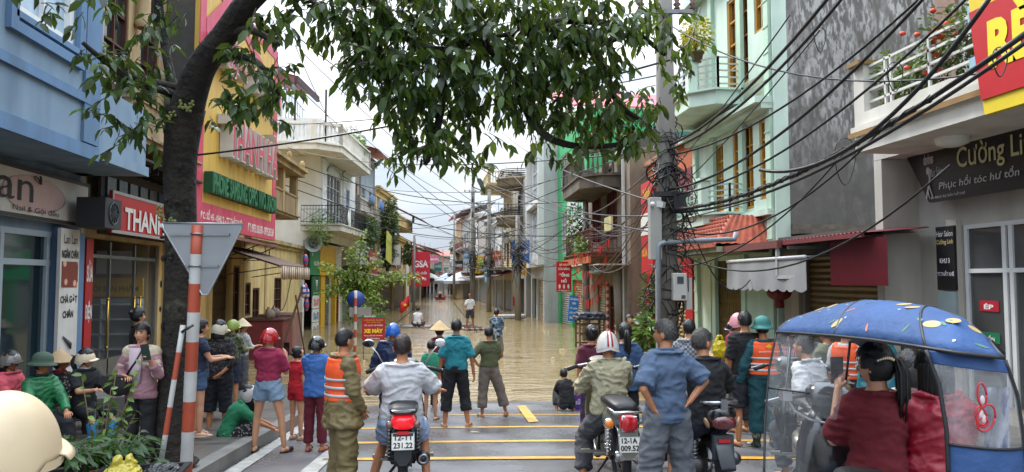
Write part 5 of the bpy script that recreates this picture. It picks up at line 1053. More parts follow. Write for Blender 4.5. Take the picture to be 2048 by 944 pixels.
        gm = remesh(g, vox, [shirt], 4, .012*wr*s*(1.3 if sleeve > 1 else 1), 6.5, px % 17, (1, 1, 1.5)); gm.build('shirt', shirt, root)
        if collar:
            cc0 = S(spine(.5)[0]); cb = MB(); cb.torus(cc0+V((0, .0, .012)), .062*s, .014*s, 20, 8, Matrix.Rotation(-.15-tr*.6, 3, 'X')); cb.build('collar', collar, root)
    if pants or skirt:
        g = MB(); torso(g, -.07, .09 if not skirt else .12, .012)
        if skirt:
            ln = plen; hp_ = V(pel)+V((0, 0, .0)); kk = (J[-1][4]+J[1][4])/2; en = hp_+(kk-hp_)*ln
            if abs(kk.z-hp_.z) > .25: g.rings([[S(hp_*(1-t)+en*t+V((cos(a_)*(.165+.05*t)*bw, sin(a_)*(.12+.04*t)*bw, 0))) for a_ in [2*pi*j/20 for j in range(20)]] for t in (0, .3, .6, 1)])
            else:
                for q in (-1, 1): g.caps(S(J[q][3]), S(J[q][4]), .11*s, .085*s, 12)
                g.caps(S((J[1][3]+J[-1][3])/2), S((J[1][4]+J[-1][4])/2), .13*s, .07*s, 12)
        else:
            for q in (-1, 1):
                so_, e, w_, h, k, a = J[q]; r0 = .092*bw+.01*(ploose-1)*2; rk = .06+.016*ploose; ra = .046+.022*ploose
                if plen <= 1: en = h+(k-h)*plen; g.caps(S(h), S(h+(en-h)*.5), r0*s, (r0*(1-.15*plen))*s, 14); g.tube([S(h+(en-h)*.3), S(en)], [r0*s, (r0*(1-.22*plen)+.006)*s], 14)
                else: en = k+(a-k)*(plen-1); g.caps(S(h), S(k), r0*s, rk*s, 14); g.tube([S(k-(a-k)*.05), S(k+(en-k)*.5), S(en)], [rk*s, (rk+ra)*.5*s, (rk+(ra-rk)*(plen-1)+.004)*s], 14)
        gm = remesh(g, vox, [pants or skirt], 3, .013*wr*s, 6, px % 13, (1, 1, 1.2)); gm.build('skirt' if skirt else ('shorts' if plen <= 1.05 else 'trousers'), pants or skirt, root)
    if vest:
        g = MB(); VE = max(.04, .014*loose+.026); torso(g, .04, .47, VE); 
        for q in (-1, 1): g.caps(S(sh[0]+V((q*.1, -.03, .03))), S(sh[0]+V((q*.1, .05, .01))), .06*s, .06*s, 10)
        gm = remesh(g, vox, [vest], 2, .004*s, 5, 3); vo = gm.build('life_vest', vest, root)
        for t in (.09, .17, .25):
            bb = MB(); R = []
            for tt in (t, t+.028):
                c0, dv = spine(tt); a, c = next((x[1], x[2]) for x in TORSO if x[0] >= tt-.001)
                yy = dv.cross(V((1, 0, 0))).normalized(); yy = -yy if yy.y < 0 else yy; a = a if t > .2 else .152; c = .104
                R.append([S(c0+V((1, 0, 0))*cos(q)*(a*bw+VE+.012)+yy*sin(q)*(c*bw+VE+.01)) for q in [2*pi*j/28 for j in range(28)]])
            bb.rings(R, False); bb.build('reflective_band', plain('a9adb0', .3), vo, solid=.004)
    # shoes
    for q in (-1, 1):
        so_, e, w_, h, k, a = J[q]; A_ = S(a); ff = V(pdir) if pdir else V((q*.25, 1, 0)); fn = V(ff); fn.z = 0; fn.normalize(); z_ = A_.z-.078*s
        if shoes == 'shoe': sb = MB(); foot_mb(sb, A_, ff, s, 'shoe'); sb.build('shoe', M(shoec, rough=.5, var=.15), root)
        elif shoes == 'boot':
            sb = MB(); foot_mb(sb, A_, ff, s*1.08, 'shoe'); mid = a+(k-a)*.75; sb.tube([A_+V((0, 0, -.05*s)), A_, S(a+(k-a)*.4), S(mid)], [.05*s, .05*s, .066*s, .072*s], 14); remesh(sb, max(vox, .012), [EYEB], 2, .003*s, 8, 2).build('boot', shoec if not isinstance(shoec, str) else M(shoec, rough=.35, var=.15), root)
        elif shoes in ('sandal', 'clog'):
            sb = MB(); c = V((A_.x, A_.y, z_))+fn*.055*s; pl = []
            sdv = V((fn.y, -fn.x, 0)); ring = lambda zz, g_: [c+fn*(cos(t)*.135*s*g_)+sdv*(sin(t)*(.05+.006*cos(t))*s*g_)+V((0, 0, zz)) for t in [2*pi*j/20 for j in range(20)]]
            sb.rings([ring(-.012, 1), ring(.006, 1.02)]); 
            top_ = [c+fn*(.06 if shoes == 'sandal' else .07)*s+sdv*(cos(t)*.05*s)+V((0, 0, sin(t)*(.05 if shoes == 'sandal' else .06)*s)) for t in [pi*j/8 for j in range(9)]]
            if shoes == 'sandal': sb.tube(top_, .009*s, 6)
            else: sb.ell(c+fn*.06*s+V((0, 0, .012)), (.05*s, .07*s, .045*s), 12, 8, Matrix((sdv, fn, V((0, 0, 1)))).transposed())
            sb.build('sandal' if shoes == 'sandal' else 'clog', plain(shoec, .6), root)
    # hair and hat
    if hair:
        hb = hair_mb(HM, S(hc), s, hair, rg, hlen, bool(hat)); hb.build('hair', hmat or HAIRM, root)
    if hat:
        k, hm = hat[0], hat[1]; b = MB(); HT = HM @ Matrix.Rotation(radians(hatrot), 3, 'X'); c = S(hc); z = lambda v: c+HT @ (V(v)*s)
        if k in ('helmet', 'cap'):
            rr = .128 if k == 'helmet' else .122; R = []
            for i in range(13):
                t = pi/2*i/12; R.append([z((rr*.9*cos(t)*cos(q), rr*1.06*cos(t)*sin(q)-.006, -.008+rr*1.12*sin(t)-(.03*(sin(q) < -.2)+.035*abs(cos(q)))*(1-sin(t)) )) for q in [2*pi*j/28 for j in range(28)]])
            b.rings(R); 
            b.rings([[z((rr*.93*cos(q), rr*1.09*sin(q)-.006, zz-.03*(sin(q) < -.2)-.035*abs(cos(q)))) for q in [2*pi*j/28 for j in range(28)]] for zz in (-.018, .004)], cap=False)
            b.build('helmet', hm, root); v_ = MB(); V_ = []
            for rr2, zz in ((rr*.95, .006), (rr*1.15, -.001), (rr*1.36 if k == 'cap' else rr*1.25, -.014)): V_.append([z((rr2*.85*cos(q), rr2*1.06*sin(q)-.006, zz-.03*abs(cos(q)))) for q in [pi*(.14+.72*j/12) for j in range(13)]])
            v_.grid(V_); v_.build('visor', hat[2] if len(hat) > 2 else hm, root, solid=.004); v_ = MB()
            for q in (-1, 1): v_.tube([z((q*.108, -.01, -.03)), z((q*.085, .02, -.09)), z((0, .06, -.135))], .005*s, 5)
            v_.build('chin_strap', BLACK, root)
            if len(hat) > 3: 
                v_ = MB()
                for qx in (-.022, .022): v_.rings([[z(((qx+w_)*(.25+.75*cos(t*.75)), -(rr*1.09)*cos(t)-.004, -.03+(rr*1.14+.028)*sin(t))) for w_ in (-.008, .008)] for t in [pi*.5*j/14+.08 for j in range(20)]], cap=False, closed=False)
                v_.build('stripe', hat[3], root, solid=.003)
        elif k == 'conical':
            R = [[z((r_*cos(q), r_*sin(q)-.01, h_)) for q in [2*pi*j/32 for j in range(32)]] for r_, h_ in ((.222, .005), (.2, .022), (.16, .062), (.1, .12), (.05, .165), (.008, .195))]
            b.rings(R); b.build('conical_hat', hm, root)
        elif k == 'pith':
            R = [[z((r_*.93*cos(q), r_*1.1*sin(q), h_)) for q in [2*pi*j/28 for j in range(28)]] for r_, h_ in ((.165, .0), (.168, .006), (.135, .032), (.118, .045), (.117, .075), (.105, .125), (.075, .158), (.03, .176), (.004, .182))]
            b.rings(R); b.build('pith_helmet', hm, root)
        elif k == 'hood': b.ell(z((0, -.02, .0)), (.115*s, .125*s, .15*s), 18, 12, HT); b.ell(z((0, -.05, -.12)), (.14*s, .11*s, .09*s), 14, 8, HT); remesh(b, vox, [hm], 3, .006*s, 8).build('hood', hm, root)
    if scarf: b = MB(); b.torus(S(spine(.5)[0])+V((0, 0, .02)), .068*s, .024*s, 18, 8); b.build('scarf', scarf, root)
    root['_s'] = s; return root, s, J, (hc, HM), spine
def cloth(col, **k): k.setdefault('var', .1); k.setdefault('scale', 5); return M(col, rough=.88, bump=.75, bscale=17, bdist=.012, **k)
def wp(J, q, k=.1): e, w_ = J[q][1], J[q][2]; return w_+(w_-e).normalized()*k+V((0, .03, .03))
def held(root, pt, name, label, cat, mb_fn, mat, s, rot=(0, 0, 0)):
    q = root.matrix_world; M4 = Matrix.Translation(root.location) @ Euler(root.rotation_euler).to_matrix().to_4x4(); wp = M4 @ (V(pt)*s)
    b = MB(); mb_fn(b); o = b.build(name, mat); o.location = wp; o.rotation_euler = (rot[0], rot[1], rot[2]+root.rotation_euler.z); return tag(o, label, cat)
PHONE = M('0c0e12', rough=.2, var=.05)
def phone(root, pt, s, label, rot=(0, 0, 0), col='10141a'):
    return held(root, pt, 'mobile_phone', label, 'phone', lambda b: b.box(-.038, .038, -.004, .004, -.075, .075), M(col, rough=.15, var=.05, coat=.3), s, rot)
# poses
HANG = ARM_DOWN; FWD = ((.03, .12, -.24), (-.05, .22, .02)); HOLDUP = ((.04, .14, -.22), (-.08, .17, .2)); HIP = ((.2, -.06, -.19), (-.13, .05, -.17)); BACKH = ((.08, -.08, -.25), (-.14, -.06, -.14)); BARS = ((.1, .2, -.17), (.0, .22, -.05))
SIT = ((.05, .42, -.03), (.0, .05, -.40)); RIDE = ((.08, .36, -.16), (.03, -.12, -.40)); CR = ((.08, .36, .18), (.02, -.22, -.36))
P = person
# --- seated group on the left
g0 = gsw(9)+.02
def seat_person(px, top, d, **k): return P(px, top, d=d, fit='shift', pel=(0, 0, .42), lL=k.pop('lL', SIT), lR=k.pop('lR', SIT), **k)
r, s, J, _, _ = seat_person(22, 697, 9.2, H=1.6, face=-100, head=(12, 2), label='seated woman in a pink jacket and grey glossy helmet', shirt=cloth('c2505e'), sleeve=1.95, loose=1.5, pants=cloth('1c2030'), plen=1.9, hair='long', hlen=.08, hat=('helmet', M('77706a', rough=.15, var=.3, coat=.5), BLACK), shoes='shoe', aL=FWD, aR=FWD)
r, s, J, _, _ = seat_person(85, 703, 9.2, H=1.62, face=-130, head=(58, 4), label='seated person in a green and black raincoat and olive pith helmet', shirt=M('1c6a3e', rough=.5, var=.25, bump=.2), sleeve=1.9, loose=2.0, pants=cloth('14161c'), plen=1.9, ploose=1.6, hair='short', hat=('pith', M('3c5040', rough=.8, var=.1)), shoes='shoe', shoec='8c1820', aL=((.06, .16, -.22), (-.05, .2, -.12)), aR=((.06, .16, -.22), (-.05, .2, -.12)), scarf=cloth('14181c'))
seat_person(122, 697, 9.9, H=1.6, face=-120, head=(35, 0), label='seated woman in a conical palm hat and dark floral blouse', shirt=cloth('1c1a1e', kind='floral', scale=30, col2='8a8078'), sleeve=1.9, pants=cloth('4a4238'), plen=1.9, hair='bun', hat=('conical', M('a28a68', rough=.8, var=.2, bump=.3)), shoes='shoe', shoec='3a2c20', scarf=cloth('8c1a20'), aL=FWD, aR=FWD)
r, s, J, _, _ = seat_person(172, 694, 9.6, H=1.58, face=-125, head=(50, 2), label='seated woman with white collar, cream cap helmet and bright blue boots', shirt=cloth('121216'), sleeve=.8, pants=cloth('14161c'), plen=1.1, hair='ponytail', hlen=.15, hat=('cap', M('c8b89c', rough=.35, var=.05)), shoes='boot', shoec='1c78b4', collar=plain('c8c4c0'), aL=((.04, .2, -.2), (-.02, .2, -.03)), aR=((.04, .18, -.2), (-.1, .22, .03)), skin='light')
phone(r, wp(J, -1), s, 'dark phone held by the woman in blue boots', (1.0, 0, 0))
b = MB(); b.box(-.0, 3.4, -.4, .4, 0, .3); st = empty('stone_step', atD(10, 700, 9.75)); st.location.z = gsw(9); tag(st, 'low grey stone step the group sits on', 'step'); o = b.build('block', M('5e5c5a', rough=.5, var=.25, dirt=.4), st, bevel=.02); st.rotation_euler = (0, 0, radians(30)); st.location.x -= .6; st.location.z = gsw(9)-.02
# --- woman with a phone on the left
r, s, J, _, _ = P(285, 645, d=7.0, z0=gsw(6.5), face=168, head=(8, -2), label='standing woman in cream and pink jacket holding up a phone', shirt=cloth('8f6a72'), sleeve=1.7, loose=1.8, hem=-.12, pants=cloth('121317'), plen=1.95, hair='bun', skin='light', shoes='shoe',
      aL=((.12, .1, -.24), (-.02, .12, .17)), aR=((.14, .02, -.26), (-.2, .16, .0)), curl=(.9, .9))
b = MB(); b.caps(V((-.16, 0, 1.36))*s, V((.16, 0, 1.36))*s, .085*s, .085*s); 
for q in (-1, 1): so_, e, w_ = J[q][:3]; b.caps(so_*s, (so_+(e-so_)*.95)*s, .078*s, .07*s)
b.rings([[V((cos(a)*.19*s, sin(a)*.135*s, z*s)) for a in [2*pi*j/20 for j in range(20)]] for z in (1.2, 1.3, 1.4)])
remesh(b, .012, [EYEB], 3, .004).build('jacket_yoke', cloth('b5a890'), r)
MB().rings([[V((cos(a)*.07*s, .128*s+.03*s*abs(sin(a)), (z+.0)*s)) for a in [pi*j/6 for j in range(7)]] for z in (1.0, 1.2, 1.42)], closed=False, cap=False).build('undershirt', cloth('b8a4ac'), r, solid=.02)
b = MB(); b.tube([V(q)*s for q in ((-.1, .13, 1.43), (-.02, .165, 1.25), (.12, .17, 1.05))], .012, 5); b.tube([V(q)*s for q in ((-.1, .1, 1.43), (-.1, -.1, 1.42))], .012, 5); b.build('strap', BLACK, None); sb_ = COL.objects['strap']
bag = held(r, (.18, .2, .98), 'shoulder_bag', 'small black shoulder bag of the woman in the pink jacket', 'bag', lambda b: (b.ell((0, 0, 0), (.15, .05, .1), 16, 10), b.box(-.12, .12, -.052, .052, .0, .09)), M('121216', rough=.35, bump=.3), s)
bag['label'] = 'small black shoulder bag of the woman in the pink jacket'; sb_.parent = bag; sb_.matrix_parent_inverse = Matrix.Identity(4)
sb_.location = Matrix.Rotation(0, 3, 'Z') @ (V((-.18, -.2, -.98))*s)
phone(r, wp(J, -1), s, 'dark green phone raised in the hand of the woman in pink', (-.15, .15, 0), '16302a')
P(276, 615, d=11.6, z0=gsw(12), face=110, label='dark-clothed woman with hair bun looking into the shop', shirt=cloth('221a1c'), sleeve=1.9, pants=cloth('141418'), plen=1.9, hair='bun', head=(-160, 0), skin='light')
# --- standing group by the tree
P(402, 637, d=9.2, z0=gsw(9), face=-60, label='woman in a navy striped top and shorts next to the tree trunk', shirt=cloth('1c2438'), sleeve=.5, pants=cloth('39506c'), plen=.5, hair='bun', shoes='sandal', shoec='b0a8a0', aL=FWD, aR=FWD, skin='light')
P(440, 637, feet=872, z0=None, face=-5, head=(-20, 0), label='stout woman in black floral blouse and cream cap helmet, seen from behind', build=1.12, shirt=cloth('151417', kind='floral', scale=38, col2='5c4a44'), sleeve=1.5, loose=1.6, hem=-.08, pants=cloth('10131c'), plen=1.25, ploose=2.0, hair='long', hlen=.12, hat=('cap', M('b5ad98', rough=.4)), shoes='clog', shoec='a84a50', aR=BACKH, aL=FWD)
P(466, 636, feet=815, z0=None, face=-25, head=(-25, 0), label='person in camouflage shirt and lime green helmet between two women', shirt=cloth('4a5238', kind='camo', col2='6a6e4a'), sleeve=1.9, pants=cloth('1a2238'), plen=.95, ploose=1.4, hat=('helmet', M('7a8c3a', rough=.3)), shoes='sandal', aR=FWD, aL=FWD)
P(486, 636, feet=790, z0=None, face=-40, head=(-30, 0), label='person in white shirt, grey trousers and pale conical hat', shirt=cloth('a8a8a8'), sleeve=1.3, pants=cloth('4a4a4e'), plen=1.85, ploose=1.5, hat=('conical', M('b8a888', rough=.8, var=.15, bump=.3)), shoes='sandal', aR=FWD)
r, s, J, _, _ = P(540, 652, feet=900, face=-15, head=(-25, 0), label='woman in maroon shirt, denim shorts and red helmet filming with a phone', shirt=cloth('8c2444'), sleeve=.85, pants=cloth('7890a8', scale=9, dirt=.3, dcol='a8b4c0'), plen=.42, ploose=1.8, hair='short', hat=('helmet', M('a8141c', rough=.15, coat=.6), BLACK), shoes='clog', shoec='16181c', aR=((.06, .1, -.26), (-.06, .1, .2)), aL=FWD, lL=((.08, .02, -.41), (.03, -.02, -.39)), lR=((.1, .02, -.41), (.05, 0, -.39)), build=1.05, hem=.04, skin='light')
phone(r, wp(J, 1), s, 'phone held up by the woman in the red helmet', (0, 0, -.2))
CRP = dict(pel=(0, 0, .3), lL=((.08, .3, .2), (.04, -.2, -.36)), lR=((.08, .3, .2), (.04, -.2, -.36)))
P(500, 765, feet=888, d=None, fit='shift', H=1.55, face=-70, lean=38, head=(0, -25), label='crouching woman in green top, white helmet and black polka-dot trousers', shirt=cloth('1c6a48'), sleeve=.9, loose=1.4, pants=cloth('14141a', kind='floral', scale=42, col2='a8a098'), plen=1.5, ploose=1.6, hair='long', hlen=.2, hat=('helmet', M('aaa8a4', rough=.3)), shoes='sandal', shoec='1c1c1c', aL=((.05, .22, -.18), (0, .2, -.1)), aR=((.05, .22, -.18), (0, .2, -.1)), **CRP)
P(596, 692, feet=876, face=35, head=(25, -28), label='girl in a red dress with a hair bun looking down', shirt=cloth('b01826'), sleeve=.5, hem=-.1, loose=1.3, pants=cloth('a81624'), plen=.4, ploose=1.8, hair='bun', shoes='sandal', shoec='7a6a5c', skin='light', hem_=None) if False else P(596, 692, feet=876, face=-35, head=(-20, -30), label='girl in a red dress with a hair bun looking down', shirt=cloth('b01826'), sleeve=.5, hem=-.1, loose=1.3, pants=cloth('a81624'), plen=.4, ploose=1.8, hair='bun', shoes='sandal', shoec='7a6a5c', skin='light', aL=FWD)
P(634, 668, feet=898, face=-15, head=(-25, -6), label='person in a blue hooded jacket, maroon trousers and black helmet', shirt=cloth('3c66a4'), sleeve=1.9, loose=2.0, hem=-.12, pants=cloth('5c1424'), plen=1.92, hat=('helmet', M('101114', rough=.12, coat=.7)), shoes='sandal', shoec='7a3040', aL=FWD, aR=FWD)
ORV = M('e0521c', rough=.6, var=.08, bump=.2); OLV = M('6a5c38', rough=.6, var=.15, bump=.3, bscale=30, dirt=.2)
P(690, 655, feet=985, z0=None, face=-62, head=(12, -2), label='man in orange life vest, olive waders and tall brown boots', shirt=OLV, sleeve=1.95, loose=2.4, hem=-.22, flare=1.12, pants=OLV, plen=1.9, ploose=2.6, vest=ORV, shoes='boot', shoec='3a241c', wr=1.6, aR=((.06, .02, -.28), (-.06, .12, -.2)), aL=((.06, .06, -.27), (-.06, .12, -.2)), build=1.08)
NAVY = M('1a2848', rough=.45, var=.2, bump=.3, bscale=30)
P(786, 642, feet=875, face=-5, label='person in a long dark blue raincoat and blue helmet', shirt=NAVY, sleeve=1.9, loose=2.8, hem=-.25, flare=1.15, pants=NAVY, plen=1.8, ploose=2.0, hat=('helmet', M('1c58a8', rough=.2, coat=.4)), shoes='shoe', wr=1.7, aL=((.12, .04, -.26), (.0, .1, -.22)), aR=((.08, .1, -.25), (0, .15, -.15)))
# --- riders
r, s, J, _, _ = P(805, 667, d=6.75, fit='shift', H=1.62, face=-2, head=(3, -4), pel=(0, 0, .92), label='woman rider in a white T-shirt and pale blue shorts on the red-lit motorbike', build=1.12, shirt=cloth('b4b4b6', dirt=.0), sleeve=.85, loose=1.9, hem=-.04, wr=1.3, pants=cloth('9aabc8'), plen=.65, ploose=1.9, hair='short', hmat=HAIRR, shoes='sandal', shoec='2a2a2a', aL=((.16, .12, -.2), (.02, .24, -.02)), aR=((.16, .12, -.2), (.02, .24, -.02)), lL=((.1, .3, -.24), (.12, -.22, -.44)), lR=((.1, .32, -.22), (.04, -.14, -.40)))
P(862, 680, feet=838, face=-8, head=(10, 0), label='boy in a green T-shirt and black shorts in front of the teal man', shirt=cloth('2f8468'), sleeve=.9, loose=1.5, pants=cloth('15161a'), plen=.8, ploose=2, shoes='sandal', shoec='4a3228', build=.92, skin='light')
P(879, 641, d=14.6, z0=-.05, face=20, label='woman in conical hat and maroon top at the water edge', shirt=cloth('6a2028'), sleeve=.2, pants=cloth('222228'), plen=1.9, hat=('conical', M('b09468', rough=.8, var=.15, bump=.3)), hair='bun', aL=FWD, aR=FWD)
P(913, 637, feet=852, face=-4, label='man in a teal polo shirt and rolled black trousers', shirt=cloth('1f7480'), sleeve=.9, loose=1.4, pants=cloth('15171c'), plen=1.55, ploose=1.7, shoes='clog', shoec='8a7466', aL=((.09, -.01, -.27), (.03, .05, -.24)), aR=((.1, -.01, -.27), (.03, .05, -.24)), lL=((.06, .01, -.41), (.03, -.04, -.39)), lR=((.05, .05, -.41), (.05, -.06, -.38)), collar=cloth('1a6470'), wr=1.1)
P(978, 652, feet=832, face=5, head=(-10, 0), label='man in an olive shirt and baggy rolled grey trousers with hand on hip', shirt=cloth('4a4e34'), sleeve=.95, loose=1.6, pants=cloth('6a6058'), plen=1.75, ploose=2.2, shoes='clog', shoec='7a685a', aL=HIP, aR=((.04, .04, -.26), (-.1, .12, -.16)), lL=((.03, .01, -.41), (.02, -.03, -.39)), lR=((.14, .02, -.4), (.1, 0, -.38)), hem=-.0)
P(993, 617, d=24.5, z0=-.25, face=-10, head=(-10, 0), label='man in blue camouflage shirt wading in the flood', shirt=cloth('3a5878', kind='camo', col2='8a98a4'), sleeve=1.5, loose=1.8, hem=-.15, pants=cloth('6c6860'), plen=1.2, aL=FWD, aR=FWD, lL=((.08, 0, -.41), (.02, 0, -.39)), lR=((.08, 0, -.41), (.02, 0, -.39)))
r, s, J, _, _ = P(940, 587, d=36, z0=.12, face=172, vox=.025, head=(0, -8), label='man in white T-shirt and dark shorts standing on a raft with a pole', shirt=cloth('b8b8b8'), sleeve=.85, pants=cloth('2e3236'), plen=.85, ploose=1.6, skin='dark', aR=((.08, .06, -.26), (.02, .14, -.2)), lL=((.05, 0, -.41), (.02, 0, -.39)), lR=((.05, 0, -.41), (.02, 0, -.39)))
held(r, (.27, .35, .9), 'raft_pole', 'thin wooden pole held by the standing raft man', 'pole', lambda b: b.bar((-.1, 0, -1.3), (.3, 0, .9), .035), M('6a5436'), s, (0, .5, 0))
r, s, J, _, _ = P(836, 613, d=31, fit='shift', H=1.6, face=-10, vox=.025, lean=18, pel=(0, 0, .12), label='man in white shirt paddling seated on a striped raft', shirt=cloth('b8b8b8'), sleeve=.85, pants=cloth('3a2a2a'), plen=1.0, aL=FWD, aR=FWD, lL=((.2, .3, .1), (-.1, .1, -.2)), lR=((.2, .3, .1), (-.1, .1, -.2)))
held(r, (-.45, .3, .45), 'paddle', 'thin dark paddle held over the striped raft', 'paddle', lambda b: (b.bar((-.7, 0, -.45), (.4, 0, .45), .03), b.ell((-.75, 0, -.5), (.16, .02, .08), 10, 6)), M('3a3028'), s)
def raft(px, py, w_, l_, rz, label, ends=True):
    q = atZ(px, py, .02); r = empty('raft', (q.x, q.y, 0), radians(rz), label, 'raft'); rg = random.Random(px)
    n = 7
    for i in range(n):
        b = MB(); x = -w_/2+w_*(i+.5)/n; b.tube([(x, -l_/2*rg.uniform(.92, 1), .05), (x, l_/2*rg.uniform(.92, 1), .05)], w_/n*.48, 8); b.build('log', M('6a2c2c' if i % 2 else '8a8480', rough=.6, var=.3, scale=5), r)
    b = MB()
    for y in (-.35*l_, 0, .35*l_): b.bar((-w_/2, y, .13), (w_/2, y, .13), .05)
    b.build('cross_bar', M('4a4440'), r)
    return r
raft(836, 654, 1.1, 2.3, 82, 'dark striped raft with red poles under the seated man'); raft(938, 657, 1.0, 2.6, 12, 'narrow raft of pale and red poles under the standing man')
def boat(px, py, l_, w_, rz, col, label):
    q = atZ(px, py, .0); r = empty('boat', (q.x, q.y, -.05), radians(rz), label, 'boat'); R = []
    for i in range(13):
        t = -1+2*i/12; k = max(0, 1-abs(t)**2.6); ww = w_/2*k+.02; zz = .3+.14*t*t
        R.append([(t*l_/2, cos(a)*ww, (zz if sin(a) > -.01 and abs(cos(a)) > .98 else zz+sin(a)*(.32+.02*t*t))) for a in [pi+pi*j/10 for j in range(11)]])
    MB().grid(R).build('hull', plain(col, .35), r, solid=.03); MB().box(-.1, .1, -w_/2*.9, w_/2*.9, .2, .24).build('bench', M('8a6a4a'), r); b = MB(); b.tube([R[i][0] for i in range(13)], .03, 6); b.tube([R[i][-1] for i in range(13)], .03, 6); b.build('rim', plain(col, .3), r); return r
boat(881, 599, 2.4, 1.1, 60, 'b02c30', 'small red boat far up the flooded street'); boat(800, 606, 3.4, 1.1, 60, 'b83424', 'red-orange boat moored by the left row of houses'); 
P(880, 583, d=88, fit='shift', H=1.7, face=175, vox=.04, pel=(0, 0, .3), lL=SIT, lR=SIT, label='person in dark clothes sitting in the far red boat', shirt=cloth('2a2024'), sleeve=1.2, pants=cloth('2a2a2a'), hat=('conical', M('a88c60')), aL=FWD, aR=FWD)
P(797, 588, d=73, fit='shift', H=1.7, face=-120, vox=.04, pel=(0, 0, .3), lL=SIT, lR=SIT, label='person in black sitting in the moored red-orange boat', shirt=cloth('1a1a1c'), sleeve=1.2, pants=cloth('2a2a2a'), aL=FWD, aR=FWD)
P(1058, 486, d=50.5, fit='shift', H=1.7, face=120, vox=.03, label='person in black leaning on the far right balcony', shirt=cloth('141416'), sleeve=.9, pants=cloth('26262c'), plen=1.9)
# --- centre and right
P(1127, 736, feet=818, fit='shift', H=1.42, face=8, lean=30, head=(0, -10), label='crouching boy in black by the water edge', shirt=cloth('101014'), sleeve=1.4, loose=1.5, pants=cloth('2c2c30'), plen=1.6, ploose=1.6, shoes='sandal', shoec='8a7060', hem=-.05, aL=((.0, .22, -.2), (-.05, .12, -.12)), aR=((.0, .22, -.2), (-.05, .12, -.12)), **CRP)
P(1183, 650, d=9.3, face=10, label='woman in a maroon T-shirt with crossbody strap behind the helmeted rider', shirt=cloth('4c1426'), sleeve=.9, loose=1.4, pants=cloth('3a2844'), plen=1.5, hair='bun', shoes='sandal', aL=HANG, aR=FWD)
P(1250, 645, d=9.0, face=-3, label='woman in a denim blue shirt with long black ponytail', shirt=cloth('2c4668'), sleeve=.9, loose=1.7, hem=-.13, flare=1.1, pants=cloth('101218'), plen=1.9, hair='ponytail', hlen=.36, shoes='shoe', aL=FWD, aR=((.07, .0, -.27), (.0, .1, -.22)))
P(1259, 629, d=17.5, z0=.0, face=178, head=(5, -14), label='woman in a black printed T-shirt facing us by the alley', shirt=cloth('121216'), sleeve=.85, pants=cloth('1c1c22'), plen=1.3, hair='bun', skin='light', aL=((.12, .05, -.26), (.08, .1, -.2)))
r, s, J, _, _ = P(1215, 657, d=7.3, fit='shift', H=1.66, face=2, pel=(0, 0, .95), lean=8, head=(-4, 2), label='rider in khaki shirt and white helmet with red stripes on the old moped', shirt=cloth('969076'), sleeve=1.93, loose=2.1, hem=-.02, wr=1.6, pants=cloth('46464a'), plen=1.72, ploose=1.8, hat=('helmet', M('c4c0bc', rough=.2, coat=.5), plain('c4c0bc'), plain('a01424')), shoes='sandal', shoec='1a1a1c', aL=((.1, .16, -.2), (-.03, .23, -.02)), aR=((.08, .2, -.18), (.04, .22, -.02)), lL=((.1, .3, -.24), (.07, -.16, -.44)), lR=((.08, .36, -.16), (.02, -.2, -.38)))
BLS = cloth('46576e')
P(1330, 637, d=5.8, face=10, head=(42, 4), label='man in a slate blue shirt and grey three-quarter trousers with hands on hips', shirt=BLS, sleeve=.92, loose=2.0, hem=-.1, wr=1.5, pants=cloth('54585e'), plen=1.3, ploose=2.6, hmat=HAIRG, shoes='sandal', aL=((.12, -.1, -.22), (-.1, .02, -.17)), aR=((.2, -.05, -.18), (-.16, -.02, -.16)), lL=((.07, .01, -.41), (.03, 0, -.39)), lR=((.06, .01, -.41), (.04, 0, -.39)), collar=BLS)
P(1378, 637, d=9.2, face=-20, head=(10, -12), label='young man in a grey checked shirt behind the slate blue shirt', shirt=cloth('8c929a', kind='check', scale=34, col2='54585f'), sleeve=.9, loose=1.4, pants=cloth('3a3c44'), plen=1.9, skin='light', aL=FWD, aR=FWD)
r, s, J, _, _ = P(1403, 655, d=6.5, fit='shift', H=1.66, face=6, pel=(0, 0, .93), lean=10, head=(-72, 0), label='grey-haired man in a black polo shirt seated on the black scooter', shirt=cloth('101114'), sleeve=.92, loose=2.0, hem=-.06, wr=1.2, pants=cloth('161c2c'), plen=1.25, ploose=2, hmat=HAIRG, shoes='sandal', shoec='7a6a60', aL=((.14, .14, -.2), (.02, .24, -.08)), aR=((.14, .12, -.2), (.04, .25, -.08)), lL=((.1, .34, -.2), (.08, -.2, -.46)), lR=((.12, .34, -.18), (.06, -.1, -.42)), collar=cloth('16171a'))
P(1467, 637, feet=852, face=60, head=(18, 0), label='woman in a maroon patterned top, green shorts and black helmet', shirt=cloth('5a1c26', kind='floral', scale=24, col2='b09440'), sleeve=.3, hem=-.12, pants=cloth('1c7a50'), plen=.45, ploose=1.8, hair='long', hlen=.1, hat=('cap', M('17181a', rough=.2, coat=.5)), shoes='sandal', shoec='9a5a50', skin='light', aL=FWD, aR=FWD)
P(1475, 622, d=10.6, face=15, label='person in maroon with a pink helmet, mostly hidden behind', shirt=cloth('7a1c34'), sleeve=.9, pants=cloth('2a2c34'), plen=1.8, hat=('helmet', M('c88a94', rough=.3)))
P(1489, 621, d=9.2, face=-5, head=(3, -3), label='man in a plain black T-shirt left of the orange vest', shirt=cloth('0f1013'), sleeve=.9, loose=1.6, pants=cloth('1c1f28'), plen=.95, ploose=1.8, shoes='bare', aL=((.05, .02, -.27), (.02, .07, -.24)), aR=HANG)
TEALU = cloth('0f4048')
